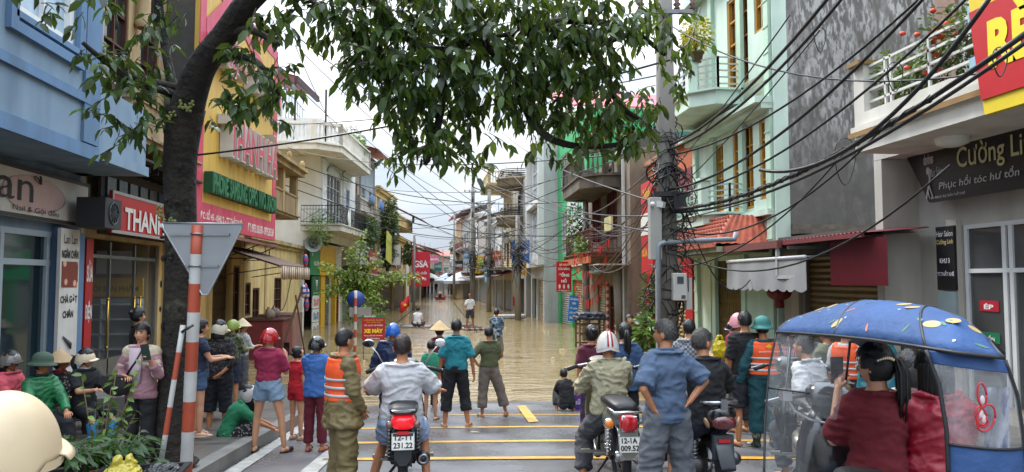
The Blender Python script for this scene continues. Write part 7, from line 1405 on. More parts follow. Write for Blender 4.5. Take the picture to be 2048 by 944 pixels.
# blue round sign and red shop board in the water
p = atD(710, 690, 26); bs = V((p.x, p.y, -.35)); r = empty('round_sign', bs, 0, 'back of a round blue road sign on a banded pole in the water', 'road sign'); z = lambda py: atD(710, py, 26).z+.35
bandpole(r, (0, 0, 0), (0, 0, z(581)), .055, 9); b = MB(); b.lathe([(.001, -.01), (.31, -.01), (.31, .01), (.001, .01)], (0, .08, z(599)), 32, Matrix.Rotation(pi/2, 3, 'X')); b.build('disc', M('1c3c84', rough=.4, var=.08), r); MB().box(-.22, .55, .06, .08, z(634), z(615)).build('lower_plate', metalm('a0a09c', .5), r)
pa = atD(724, 640, 23.5); g = Fr((pa.x, pa.y), (pa.x+.75, pa.y+.02)); s_ = sign(g, 0, .72, atD(724, 680, 23.5).z, atD(724, 630, 23.5).z, 0, 'a8161c', [('TRUNG QUY', .08, .6, .9, .98, 'd8e0d8', .03), ('CHUYÊN SỬA CHỮA - BẢO DƯỠNG', .08, .92, .77, .83, 'd8b830', .01), ('THAY THẾ PHỤ TÙNG', .2, .8, .68, .74, 'd8b830', .01), ('ẮC QUY XE ĐIỆN', .1, .9, .54, .64, 'd8d8d8', .02), ('XE MÁY', .08, .92, .28, .48, 'e8d028', .05), ('PHỤC HỒI XE TAI NẠN', .1, .9, .14, .22, 'd8d8d8', .02), ('CÓ BẢO HÀNH', .22, .78, .03, .1, 'd8d8d8', .02)], 'red XE MÁY motorbike repair board standing in the flood'); MB().box(0, .72, -.004, -.001, (atD(724, 630, 23.5).z-atD(724, 680, 23.5).z)*.88, atD(724, 630, 23.5).z-atD(724, 680, 23.5).z).build('green_strip', plain('1c6a44'), s_)
b = MB(); [b.bar((x, .09, -1.6), (x, .09, .5), .03) for x in (.05, .66)]; b.build('post', metalm('6a6a6a'), s_)
# red watch shop sign, blue board by the right row
pa = atD(1113, 555, 33); g = Fr((pa.x, pa.y), (pa.x+1, pa.y)); zt, zb_ = atD(1113, 523, 33).z, atD(1113, 584, 33).z; s_ = sign(g, 0, .68, zb_, zt, 0, 'b8141e', [('BÀ NGA', .2, .8, .86, .95, 'e8d8a0', .03), ('CỬA HÀNG', .12, .88, .72, .82, 'e0dcd8', .03), ('ĐỒNG', .14, .86, .5, .65, 'e8e4e0', .05), ('HỒ', .32, .68, .31, .45, 'e8e4e0', .05), ('ĐT: 0946.236.212', .1, .9, .02, .07, 'e0dcd8', .02)], 'red watch shop board reading BÀ NGA CỬA HÀNG ĐỒNG HỒ')
b = MB(); [b.ell((.14+.2*k, -.01, (zt-zb_)*.18), (.05, .004, .1), 12, 8) for k in range(3)]; b.build('watch_icon', plain('d8d0cc'), s_)
pa = atD(1135, 620, 30); g = Fr((pa.x, pa.y), (pa.x+1, pa.y)); zt, zb_ = atD(1135, 590, 30).z, atD(1135, 642, 30).z; s_ = sign(g, 0, .4, zb_, zt, 0, '2470b4', [('SỬA BÓNG', .08, .92, .82, .92, 'd8e0e8', .03), ('ĐÈN', .3, .7, .66, .76, 'd8e0e8', .03), ('TỦ LẠNH', .1, .9, .46, .56, 'd8e0e8', .03), ('ĐIỀU HÒA', .1, .9, .3, .4, 'd8e0e8', .03), ('GIÁ RẺ', .15, .85, .1, .22, 'd8e0e8', .03)], 'light blue repair board hung on the thin concrete post'); s_.rotation_euler.y = .1
# table with dark covers beside it
p = atD(1160, 690, 27); r = empty('market_cart', (p.x, p.y, -.2), 0, 'wooden cart topped with folded dark tarpaulins at the water edge', 'cart'); b = MB(); [b.bar((x, y, 0), (x, y, 1.25), .06) for x in (0, .9) for y in (0, .8)]; [b.bar((0, y, z_), (.9, y, z_), .05) for y in (0, .8) for z_ in (.35, .7, 1.05)]; b.build('frame', M('5a4836', rough=.8, var=.3), r)
b = MB(); b.box(-.1, 1.05, -.1, .9, 1.25, 1.35); remesh(b, .03, [EYEB], 3, .04, 4).build('tarpaulin', M('1c2430', rough=.6, var=.2), r); b = MB(); b.box(.0, .95, 0, .8, 1.38, 1.48); remesh(b, .03, [EYEB], 3, .05, 4, 3).build('folded_cover', M('2c3440', rough=.6, var=.2), r)
p = atD(1122, 690, 27.5); r = empty('wrapped_bin', (p.x+.35, p.y, -.2), 0, 'black wrapped bin standing beside the wooden cart', 'bin'); b = MB(); b.lathe([(.28, 0), (.3, .6), (.26, 1.15), (.1, 1.25), (.01, 1.26)], n=16); remesh(b, .03, [EYEB], 1, .03, 5).build('cover', M('141618', rough=.5), r)
def cable(a, c, sag=.3, rad=.012, n=16, nm='overhead_cable', lb='thin black overhead cable sagging across the street', grp='thin overhead cables across the street', mat=None):
    a, c = V(a), V(c); pts_ = [a.lerp(c, i/n)-V((0, 0, sag*4*(i/n)*(1-i/n))) for i in range(n+1)]; o = MB().tube(pts_, rad, 5).build(nm, mat or BLACK, origin=tuple(a)); return tag(o, lb, 'cable', grp)
def pole(px, d, top, rad, label, arms=(), conc='7b7770', coil=True, base_=None):
    p = atD(px, 560, d); zt = atD(px, top, d).z; zb_ = gz(p.y)-.1; r = empty('utility_pole', (p.x, p.y, zb_), radians(-5), label, 'utility pole'); b = MB(); h = zt-zb_
    b.tube([(0, 0, 0), (0, 0, h*.5), (0, 0, h)], [rad*1.25, rad*1.1, rad*.85], 16); b.build('shaft', wallm(conc, .4, dcol='5a564e'), r)
    for z_, w_ in arms:
        b = MB(); b.bar((-w_, -rad-.04, z_-zb_), (w_, -rad-.04, z_-zb_), .07); b.build('crossarm', metalm('7a7c7c', .5), r)
        for k in (-1, -.4, .4, 1): MB().lathe([(.02, 0), (.06, .03), (.03, .06), (.07, .1), (.03, .14), (.05, .18), (.01, .22)], (w_*k, -rad-.04, z_-zb_+.03), 10).build('insulator', M('5a3c30', rough=.2), r)
    return r, V((p.x, p.y, zb_)), h
rg = random.Random(21)
def tangle(c, rad, h, n, seed, label, th=.012, loops=True):
    """loose coils of cable hung round a pole"""
    rg = random.Random(seed); b = MB()
    for k in range(n):
        z = rg.uniform(-h/2, h/2); R_ = rad*rg.uniform(1.05, 2.0); a0 = rg.random()*6.3; el = rg.uniform(.6, 1.6); rx = Matrix.Rotation(rg.uniform(-.9, .9) if rg.random() < .6 else rg.uniform(1.0, 1.6), 3, 'X') @ Matrix.Rotation(rg.uniform(-.6, .6), 3, 'Y'); m = 18
        pts_ = []
        for i in range(m+1): a = a0+2*pi*i/m; pts_.append(rx @ V((R_*cos(a)*el, R_*sin(a)*.9, .06*sin(3*a)))+V((0, 0, z)))
        b.tube(pts_, th*rg.uniform(.6, 1.4), 5)
    for k in range(n//2):
        x, y = rg.uniform(-rad*1.5, rad*1.5), -rad*rg.uniform(1, 1.5); z = rg.uniform(-h/2, h/2); L_ = rg.uniform(.4, h*.8); b.tube([(x, y, z), (x+rg.uniform(-.15, .15), y-.05, z-L_*.5), (x+rg.uniform(-.2, .2), y, z-L_)], th*.8, 5)
    o = b.build('cable_coil', BLACK, None); o.location = c; return tag(o, label, 'cable coil')
PR, pb, ph_ = pole(1335, 12.7, -260, .15, 'thick concrete utility pole wrapped in black cable tangles', arms=((atD(1335, 20, 12.7).z, .45),))
zc = lambda py, d=12.7, px=1335: atD(px, py, d).z
tangle((pb.x, pb.y, zc(300)), .15, 1.0, 20, 1, 'big coil of black cable high on the thick concrete pole'); tangle((pb.x+.1, pb.y-.1, zc(430)), .16, 1.3, 26, 2, 'dense black cable tangle at mid height of the thick pole', .01); tangle((pb.x, pb.y, zc(590)), .15, .8, 20, 3, 'cable wrapping low on the thick pole under the meter')
b = MB(); b.box(-.28, .34, -.3, -.17, 0, .08); b.box(.05, .25, -.34, -.3, -.25, .05); o = b.build('cable_shelf', M('1a1a1c', rough=.6), PR); o.location.z = zc(395)-pb.z
r = empty('electricity_meter', (pb.x+.12, pb.y-.22, zc(600)), 0, 'white electricity meter box fixed to the thick pole', 'meter box'); MB().box(-.13, .1, -.14, 0, 0, .46).build('case', plain('b4b4ae', .4), r, bevel=.012); MB().box(-.07, .04, -.145, -.141, .28, .4).build('dial', M('3c4448', rough=.1), r); MB().box(.0, .07, -.145, -.141, .03, .09).build('label_plate', plain('4a4c4c'), r); MB().box(.1, .2, -.1, 0, -.15, .38).build('side_box', plain('a8a8a2', .4), r)
r = empty('junction_box', (pb.x-.32, pb.y-.2, zc(520)), 0, 'tall grey junction cabinet on the left of the thick pole', 'box'); MB().box(-.06, .14, -.1, .05, 0, 1.05).build('case', plain('9a9a94', .5), r, bevel=.01); MB().bar((.05, -.1, -1.6), (.05, -.1, 0), .06).build('conduit', plain('8e9090', .4), r)
r = empty('conduit_bend', (pb.x-.25, pb.y-.3, zc(490)), 0, 'grey pipe bending from the pole to the maroon awning', 'pipe'); b = MB(); b.tube([(0, 0, -2.0), (0, 0, -.05), (.03, 0, 0), (.1, .0, .03), (1.3, .2, .1), (1.42, .22, .1), (1.46, .22, .22)], .045, 10); b.build('pipe', M('7c8488', rough=.4), r)
r = empty('camera_box', (pb.x-.25, pb.y-.25, zc(410)), 0, 'small white camera on the thick pole', 'camera'); b = MB(); b.obox((0, 0, 0), (.1, .28, .1), (.2, 0, .8)); b.ell((-.1, -.1, -.02), .045, 10, 6); b.build('housing', plain('c0c0bc', .3), r)
poles = [(1172, 31, 400, .14, 'thin concrete post carrying the red bunting'), (1036, 46, 430, .17, 'dark pole smothered in cables near the mirror house'), (978, 58, 378, .16, 'concrete electric pole with three side insulators'), (945, 66, 372, .2, 'lattice-topped double pole in mid street'), (908, 95, 425, .15, 'far thin pole in front of the white house'), (828, 60, 470, .1, 'slim pole by the red hanging sign on the left')]
PT = {1335: (pb, zc(0)-pb.z)}
for i, (px, d_, tp_, rd, lb) in enumerate(poles):
    r, q, h = pole(px, d_, tp_, rd, lb, arms=((atD(px, tp_+12, d_).z, .7),) if px in (945,) else ()); PT[px] = (q, h)
    if px == 978:
        for k in range(3): z_ = h-.3-1.2*k; b = MB(); b.bar((0, 0, z_), (-1.3, -.1, z_+.5), .07); b.build('side_arm', metalm('6a6c6c', .5), r); MB().lathe([(.03, 0), (.1, .05), (.05, .12), (.11, .2), (.05, .28), (.08, .4), (.02, .5)], (-1.3, -.1, z_+.5), 10).build('insulator', M('2c2422', rough=.3), r)
    if px == 945:
        b = MB(); [b.bar((.0, 0, h-.5+0*k), (0, 0, h+1.2), .05) for k in (0,)]; [b.bar((-.12, -.1, h-2+.3*k), (.12, -.1, h-1.85+.3*k), .05) for k in range(9)]; b.build('lattice', metalm('8a8c8c', .5), r)
    if i < 4: tangle((q.x, q.y, atD(px, 560-25*(i == 1)-20-70*(i == 0), d_).z+.3*i), rd*(1.2 if i else .8), 2.2 if i else 1.2, 26 if i else 9, 30+i, ['cable tangle around the thin bunting post', 'heavy dark cable tangle on the mid-street pole', 'cable tangle on the pole with insulators', 'cable tangle on the double pole'][i], .02)
# thick bundles running from the thick pole to the upper right, over the near buildings
for i, (a_, c_, rd) in enumerate((((1335, 420, 12.7), (2060, 60, 6.2), .027), ((1345, 425, 12.6), (2060, 78, 6.1), .021), ((1340, 290, 12.7), (1700, -60, 7.5), .022), ((1335, 300, 12.7), (1730, -60, 7.6), .02), ((1340, 310, 12.7), (1900, -60, 7.2), .016), ((1335, 380, 12.7), (1880, -40, 7.0), .02), ((1340, 390, 12.7), (1990, -60, 6.8), .016), ((1520, 340, 9.4), (1990, -20, 6.5), .024))):
    cable(atD(*a_), atD(*c_), .35 if i < 2 else .15+.05*i, rd, 20, lb=['thickest black cable bundle rising to the red and yellow sign', 'second cable bundle hugging the thickest one', 'upper pair of thick cables crossing the mint balcony, left one', 'upper pair of thick cables crossing the mint balcony, right one', 'medium cable crossing the weathered wall high up', 'medium cable crossing the yellow windows', 'thin cable below the medium ones on the weathered wall', 'cable branching off over the salon balcony'][i], grp=None, nm='cable_bundle')
b = MB()
for k in range(16):
    t0 = rg.uniform(.05, .8); A_, C_ = atD(1335, 420, 12.7), atD(2060, 60, 6.2); pts_ = []
    for i in range(14): t = t0+(.2)*i/13; q = A_.lerp(C_, t)-V((0, 0, .35*4*t*(1-t))); pts_.append(q+V((.03*sin(i*1.3+k), 0, .035*cos(i*1.3+k))))
    b.tube(pts_, .006, 4)
o = b.build('wire_wrap', BLACK); tag(o, 'loose wires wound round the thickest cable bundle', 'wires')
# loops hanging off the bundle
for i, (x, y, w_, h_) in enumerate(((1690, 285, 40, 95), (1790, 130, 30, 60), (2000, 100, 28, 60), (1640, 60, 22, 50))):
    d_ = 12.7-(x-1335)/725*6.5; pts_ = [atD(x+w_*sin(t)*.5+3*sin(2*t), y-h_*.5*cos(t)+h_*.4, d_) for t in [2*pi*k/16 for k in range(17)]]; tag(MB().tube(pts_, .006, 5).build('wire_loop', BLACK), ['long wire loop hanging before the weathered wall', 'wire loop above the salon balcony', 'wire loop over the red and yellow sign', 'small wire loop near the top by the mint house'][i], 'wire loop')
# medium wires from the thick pole down the street on the right side
def PP(px, fr_): q, h = PT[px]; return q+V((0, 0, h*fr_)) if px != 1335 else V((pb.x, pb.y, zc(fr_)))
for k in range(9):
    cable(V((pb.x, pb.y, zc(rg.uniform(280, 470)))), PP(1172, rg.uniform(.55, .98)), rg.uniform(.1, .9), rg.uniform(.008, .018), lb='black cable from the thick pole to the bunting post', grp='cables between the thick pole and the bunting post')
for k in range(12): cable(PP(1172, rg.uniform(.55, .98)), PP(1036, rg.uniform(.55, .98)), rg.uniform(.1, 1.2), rg.uniform(.012, .024), lb='black cable between the bunting post and the cable-smothered pole', grp='cables beyond the bunting post')
for k in range(9): cable(PP(1036, rg.uniform(.5, .98)), PP(978, rg.uniform(.5, .9)), rg.uniform(.1, 1.0), rg.uniform(.015, .028), lb='black cable between the two middle poles', grp='cables between the middle poles')
for k in range(7): cable(PP(978, rg.uniform(.5, .9)), PP(908, rg.uniform(.6, .95)), rg.uniform(.3, 1.5), .022, lb='black cable running far down the street', grp='cables far down the street')
# wires across the street
X_ = [((548, 250, 30), (1320, 150, 20)), ((590, 70, 24), (1080, 400, 40)), ((600, 100, 24), (1060, 470, 45)), ((560, 290, 36), (1330, 300, 13)), ((395, 310, 15), (1340, 120, 12.5)), ((640, 420, 38), (1040, 470, 46)), ((600, 330, 36), (1170, 400, 31)), ((570, 370, 32), (1172, 470, 31)), ((800, 455, 62), (1172, 355, 31)), ((780, 380, 60), (978, 382, 58)), ((780, 395, 60), (978, 400, 58)),
      ((780, 425, 62), (978, 420, 58)), ((760, 300, 55), (1060, 450, 44)), ((700, 250, 50), (1040, 520, 46)), ((830, 470, 66), (1140, 430, 34)), ((820, 440, 62), (1100, 360, 36)), ((560, 140, 34), (978, 480, 58)), ((800, 500, 70), (978, 470, 58)), ((545, 340, 30), (905, 470, 95)), ((1172, 420, 31), (905, 330, 60)), ((1000, 260, 40), (1330, 410, 12.7)), ((1010, 330, 40), (1335, 430, 12.7)), ((960, 360, 50), (1335, 470, 12.7)), ((930, 380, 55), (1400, 260, 14)), ((1172, 500, 31), (1580, 30, 12)), ((1172, 480, 31), (1640, 60, 12)),
      ((1100, 480, 38), (1510, 400, 13.5)), ((1300, 530, 14), (1700, 290, 11)), ((1350, 460, 12.7), (1780, 240, 9)), ((1350, 500, 12.7), (1900, 330, 8)), ((1350, 350, 12.7), (1500, 560, 15)), ((650, 330, 40), (980, 500, 58)), ((690, 400, 45), (978, 540, 58)), ((850, 560, 110), (945, 520, 66)), ((860, 520, 110), (978, 500, 58)), ((830, 520, 60), (1036, 540, 46)), ((1400, 15, 14), (1320, 10, 12.7)), ((1240, -30, 16), (2060, 130, 8)), ((590, 90, 24), (700, 300, 44)), ((570, 430, 38), (700, 330, 42)), ((590, 490, 36), (560, 620, 30))]
for i, (a_, c_) in enumerate(X_): 
    big = i in (0, 1, 4); an = lambda px, d_: 'the thick concrete pole' if 1290 <= px < 1380 else 'the bunting post' if abs(px-1172) < 5 else 'the three-insulator pole' if abs(px-978) < 5 else 'the far houses' if d_ > 80 else 'the white corner house' if px < 615 and d_ > 23 else 'the left row of houses' if px < 860 else 'the salon wires' if px > 1450 else 'the mid right row'
    hgt = lambda y: 'high' if y < 250 else 'mid-height' if y < 420 else 'low'
    lb_ = '%s %s cable from %s to %s' % ('thicker' if big else 'thin', hgt((a_[1]+c_[1])/2), an(a_[0], a_[2]), an(c_[0], c_[2])); cable(atD(*a_), atD(*c_), rg.uniform(.15, .9), (.014 if not big else .02)*(1 if min(a_[2], c_[2]) < 30 else 1.5), 18, lb=lb_)
# bunting
def bunting(a, c, sag, n, i, label):
    a, c = V(a), V(c); rt = empty('bunting', a, 0, label, 'bunting', 'strings of red pennants'); P_ = [a.lerp(c, k/(2*n))-V((0, 0, sag*4*(k/(2*n))*(1-k/(2*n)))) for k in range(2*n+1)]
    MB().tube([p-a for p in P_], .008, 4).build('string', BLACK, rt); rg = random.Random(i)
    for k in range(n):
        p, q = P_[2*k]-a, P_[2*k+1]-a; m_ = (p+q)/2; dx = V((rg.uniform(-.04, .04), rg.uniform(-.1, .1), -.34*rg.uniform(.85, 1.1))); b = MB(); mid = (p+q)/2+dx*.5+V((0, rg.uniform(-.05, .05), 0)); b.grid([[p, (p+q)/2+V((0, .02, 0)), q], [p*.85+q*.15+dx*.5, mid, q*.85+p*.15+dx*.5], [p*.8+q*.2+dx, mid+dx*.42, q*.8+p*.2+dx]]); b.build('pennant', PEN, rt)
PEN = M('c8281c', rough=.6, var=.15)
B_ = [((1148, 505, 29), (1222, 474, 28), .2, 14), ((1148, 520, 29), (1216, 502, 28.3), .6, 15), ((1148, 545, 29), (1214, 524, 28.3), .7, 15), ((1148, 566, 29), (1212, 548, 28.3), .8, 14)]
for i, (a_, c_, sg, n) in enumerate(B_): bunting(atD(*a_), atD(*c_), sg, n, i, ['topmost string of small red flags by the old balcony', 'second string of small red flags, sagging in an arc', 'third string of small red flags, below the second', 'lowest string of small red flags before the white wall'][i])
# national flags
for px, d_, lb, st in ((820, 42, 'red flag with yellow star by the left row', 1), (1026, 50, 'plain red flag hanging by the dark pole', 0)):
    p = atD(px, 605, d_); r = empty('flag', (p.x, p.y, p.z-1.2), 0, lb, 'flag'); MB().bar((0, 0, -.8), (.0, 0, 1.7), .03).build('flagpole', metalm(), r); b = MB(); w0 = -.55 if st else .5
    b.grid([[(w0*u, .1*sin(u*6), 1.6-.4*u-z_*(.62)+.06*sin(u*7)) for u in [j/10 for j in range(11)]] for z_ in (0, .5, 1)]); f_ = b.build('cloth', M('c01c1c', rough=.7, var=.1), r, solid=.006)
    if st: pts_ = [(w0*.5+(.12 if k % 2 == 0 else .05)*sin(k*pi/5), 1.08+(.12 if k % 2 == 0 else .05)*cos(k*pi/5)) for k in range(10)]; MB().prism(pts_, -.14, -.13).build('star', plain('e8c828'), f_)
# loudspeaker on the white house
p = atD(626, 487, 36); r = empty('loudspeaker', (p.x, p.y, p.z), radians(12), 'grey horn loudspeaker above the pharmacy', 'loudspeaker'); b = MB(); R1 = Matrix.Rotation(pi/2, 3, 'X') @ Matrix.Identity(3); b.lathe([(.42, .0), (.4, -.02), (.28, -.14), (.14, -.3), (.08, -.5)], (0, -.3, 0), 28, Matrix.Rotation(pi/2, 3, 'X')); b.lathe([(.13, .0), (.14, -.1), (.03, -.18)], (0, -.25, 0), 16, Matrix.Rotation(pi/2, 3, 'X')); b.build('horn', M('8c8e8c', rough=.4, var=.1), r, solid=.01); MB().bar((0, .1, -.6), (0, .1, .1), .05).build('bracket', metalm(), r)
# white market tents and debris in the far water
for i, (px, d_, w_) in enumerate(((858, 118, 4.5), (925, 100, 5), (893, 128, 4))):
    p = atD(px, 575, d_); r = empty('market_tent', (p.x, p.y, -.3), 0, ['white market tent at the far left end of the street', 'pale grey market tent by the far white house', 'small blue-white market tent in the far middle'][i], 'tent'); b = MB(); b.rings([[(x*w_/2*k, y*w_/2*k, z_) for x, y in ((-1, -1), (1, -1), (1, 1), (-1, 1))] for k, z_ in ((1, 2.3), (1, 2.7), (.5, 3.5), (.04, 4.0))], smooth=False); b.build('canopy', plain(['c8c8cc', 'b0b4b8', 'a0b0c4'][i]), r)
    for x in (-1, 1):
        for y in (-1, 1): MB().bar((x*w_/2, y*w_/2, 0), (x*w_/2, y*w_/2, 2.4), .06).build('leg', metalm(), r)
p = atD(1033, 668, 0) if False else atZ(1020, 634, .1); r = empty('floating_mattress', (p.x, p.y, 0), radians(10), 'white frame mattress floating by the dark pole', 'mattress'); b = MB(); b.box(-1.0, 1.0, -.4, .4, .02, .25); b.build('pad', plain('b4b4b4'), r, bevel=.06); b = MB(); [b.box(-.95+.15*k, -.9+.15*k, -.43, -.4, .04, .23) for k in range(13)]; b.build('slat', plain('8a8c90'), r)
rgd = random.Random(8)
for i, (px, py) in enumerate(tuple((rgd.uniform(700, 1150), rgd.uniform(612, 790)) for _ in range(26))+((1090, 661), (1099, 630), (742, 668), (1010, 655), (760, 640))): p = atZ(px, py, 0); r = MB().ell((0, 0, 0), (.05+.12*rgd.random()**2, .05, .02), 8, 5).build('floating_scrap', M('a89a80', rough=.8)); r.location = p; tag(r, 'pale scrap of rubbish floating on the brown water', 'scrap', 'scraps floating on the flood')
p = atG(940, 867); b = MB(); leaf(b, (0, 0, .02), (1, .3, 0), .2, .08, .2); r = b.build('fallen_leaf', M('a89a6a', rough=.6)); r.location = (p.x, p.y, gz(p.y)); tag(r, 'dry pale leaf lying on the wet road', 'leaf')
p = atG(1155, 818); r = empty('purple_carton', (p.x, p.y, gz(p.y)), .2, 'purple carton with white print beside the crouching boy', 'carton'); MB().box(-.1, .1, -.08, .08, 0, .42).build('box', plain('4a2a7c'), r, bevel=.005); lettering('sữa', -.07, .07, .1, .2, -.083, plain('c8c0d8'), r); MB().box(-.1, .1, -.083, -.081, .28, .41).build('white_band', plain('c0b8c8'), r)
# yellow carrier bag hanging left of the patterned woman
p = atD(1440, 702, 9.9); b = MB(); b.ell((0, 0, 0), (.1, .08, .14), 14, 10); b.tube([(-.06, 0, .1), (-.02, 0, .2), (.02, 0, .2), (.06, 0, .1)], .015, 6); rb_ = remesh(b, .012, [EYEB], 1, .015, 9); o = rb_.build('plastic_bag', M('b8a418', rough=.35, var=.2)); o.location = p; tag(o, 'yellow plastic carrier bag beside the woman in green shorts', 'bag')
# low fence and white goods by the alley
p = atD(1290, 690, 17); r = empty('metal_barrier', (p.x-.5, p.y, -.1), 0, 'rusty low tube barrier by the alley', 'barrier'); b = MB(); [b.bar((x, 0, 0), (x, 0, 1.1), .03) for x in (0, .35, .9)]; [b.bar((0, 0, z_), (.9, 0, z_), .025) for z_ in (.35, .7, 1.1)]; b.build('tubes', M('5a2c24', rough=.6, var=.3), r)
r = empty('washing_machine', (p.x-.35, p.y+.8, -.2), .1, 'white upturned household appliance behind the rusty barrier', 'appliance'); MB().box(0, 1.0, 0, .6, .3, .95).build('case', plain('b8b8b4', .3), r, bevel=.03); MB().box(.1, .9, -.01, .0, .42, .5).build('panel', plain('6a6c70'), r)
for i, (px, py, d_, n, rd) in enumerate(((1310, 620, 18, 700, (.35, .35, 1.1)), (1303, 665, 17, 300, (.3, .3, .45)))): c_ = atD(px, py, d_); r = empty('shrub', (c_.x, c_.y, -.1), 0, ['tall dark climbing shrub left of the thick pole', 'low broad-leaved plant at the foot of the climbing shrub'][i], 'plant'); bush(r, (0, 0, c_.z+.1), rd, n, LEAFD if i == 0 else LEAFG, (.12, .07) if i == 0 else (.25, .09)); MB().tube([(0, 0, 0), (.05, 0, c_.z)], .03, 6).build('stem', M('3a2a1c'), r)
# creeper in mid left street in front of the medicine board
cp = atD(712, 560, 34); r = empty('creeper', (cp.x, cp.y, 0), 0, 'sprawling light green creeper with long trailing shoots', 'plant'); b = MB(); lv = MB(); rg2 = random.Random(4)
ends = [(640, 530), (665, 575), (700, 500), (725, 470), (755, 520), (800, 550), (835, 557), (760, 600), (745, 570), (690, 600), (700, 640), (735, 625), (680, 545), (770, 640), (650, 590)]
for ex, ey in ends:
    e_ = atD(ex, ey, 34+rg2.uniform(-1.5, .5))-V((cp.x, cp.y, 0)); a_ = atD(712, 590, 34)-V((cp.x, cp.y, 0)); m_ = (a_+e_)/2+V((0, 0, .5)); P_ = [a_*((1-t)**2)+m_*2*t*(1-t)+e_*t*t for t in [k/14 for k in range(15)]]; b.tube(P_, [.04-.002*k for k in range(15)], 5)
    for p_ in P_[1:]:
        for k in range(14): leaf(lv, p_+V((rg2.gauss(0, .16), rg2.gauss(0, .2), rg2.gauss(0, .13))), (rg2.uniform(-1, 1), rg2.uniform(-1, 1), rg2.uniform(-.8, .3)), .17, .1, .3, rg2.uniform(-1, 1))
b.tube([(0, 0, -.4), atD(712, 590, 34)-V((cp.x, cp.y, 0))], .06, 6); b.build('stem', M('4a4a2a'), r); lv.build('foliage', M('54702c', rough=.5, kind='leafvar', col2='8fa844', var=0), r)
# ================================================================ NEAR TREE
TB = V((atD(350, 944, 7.1).x, atD(350, 944, 7.1).y, gsw(7)-.05)); tr = empty('street_tree', TB, 0, 'dark-barked street tree whose leafy branches hang over the road', 'tree'); T_ = lambda px, py, d: atD(px, py, d)-TB
BK_ = M('17130f', rough=.9, kind='bark', col2='2a231b', bump=1, bscale=14, bdist=.05, var=.2); b = MB()
def limb(pts_, rr, n=14, k=5):
    P_ = []; R_ = []
    for i in range(len(pts_)-1):
        p0, p1, p2, p3 = pts_[max(i-1, 0)], pts_[i], pts_[i+1], pts_[min(i+2, len(pts_)-1)]
        for j in range(k): t = j/k; P_.append(.5*((2*p1)+(p2-p0)*t+(2*p0-5*p1+4*p2-p3)*t*t+(3*p1-p0-3*p2+p3)*t**3)); R_.append(rr[i]*(1-t)+rr[i+1]*t)
    P_.append(pts_[-1]); R_.append(rr[-1]); b.tube(P_, R_, n)
trunk = [V((0, 0, 0)), T_(345, 900, 7.1), T_(355, 700, 7.15), T_(362, 500, 7.2), T_(360, 330, 7.2), T_(372, 215, 7.15)]
limb(trunk, [.23, .18, .15, .145, .15, .18]); limb([T_(372, 225, 7.15), T_(400, 140, 7.0), T_(450, 70, 6.8), T_(520, -20, 6.5), T_(700, -150, 6.3), T_(900, -220, 6.3)], [.16, .135, .115, .1, .08, .05]); limb([T_(365, 240, 7.2), T_(345, 170, 7.4), T_(325, 60, 7.6), T_(300, -150, 7.8)], [.08, .05, .04, .03], 10)
br = [[(350, 175, 7.2), (300, 165, 7.0), (250, 150, 6.8), (200, 115, 6.7), (165, 85, 6.6)], [(350, 190, 7.2), (320, 180, 7.0), (280, 172, 6.8)], [(420, 120, 7), (470, 110, 6.8), (520, 130, 6.7), (560, 190, 6.7)], [(450, 70, 6.8), (500, 60, 6.6), (560, 90, 6.6)], [(560, -40, 6.5), (640, 20, 6.6), (700, 60, 6.6), (740, 130, 6.7)], [(660, -120, 6.3), (800, 60, 6.6), (880, 100, 6.7), (960, 80, 6.8), (1060, 60, 6.9)], [(880, 100, 6.7), (885, 190, 6.7), (870, 280, 6.7), (850, 330, 6.7)],
      [(1060, 60, 6.9), (1150, 40, 7.1), (1260, 60, 7.4), (1330, 110, 7.6)], [(1040, 180, 7), (1080, 260, 7.1), (1140, 290, 7.2), (1230, 290, 7.3), (1290, 270, 7.4)], [(960, 80, 6.8), (1020, 140, 6.9), (1045, 200, 7), (1060, 250, 7.1)], [(1150, 40, 7.1), (1200, 130, 7.2), (1240, 210, 7.3), (1300, 250, 7.5)], [(1100, 60, 6.9), (1180, 90, 7.1), (1280, 60, 7.3)]]
for q in br: limb([T_(*x) for x in q], [.05-.04*k/len(q) for k in range(len(q))], 7)
rg = random.Random(9)
for k in range(34):   # knobbly clusters on the trunk
    t = rg.random(); i = 3+int(t*2); p_ = trunk[i-1].lerp(trunk[i], rg.random()); a = rg.uniform(pi, 2*pi); b.ell(p_+V((cos(a)*.165, sin(a)*.165, rg.uniform(-.05, .05))), (rg.uniform(.01, .03), .012, rg.uniform(.015, .045)), 6, 5)
b.build('trunk', BK_, tr)
b = MB()
for x, y in ((372, 212), (365, 205), (340, 236), (345, 228), (376, 218), (362, 214), (383, 206), (320, 425), (325, 435), (318, 415), (345, 440)):
    for k in range(6): c_ = T_(x+rg.uniform(-6, 6), y+rg.uniform(-5, 5), 6.95); b.ell(c_, .014, 6, 5)
b.build('fig_cluster', M('6a7038', rough=.6, var=.2), tr)
lv = MB(); tw = MB()
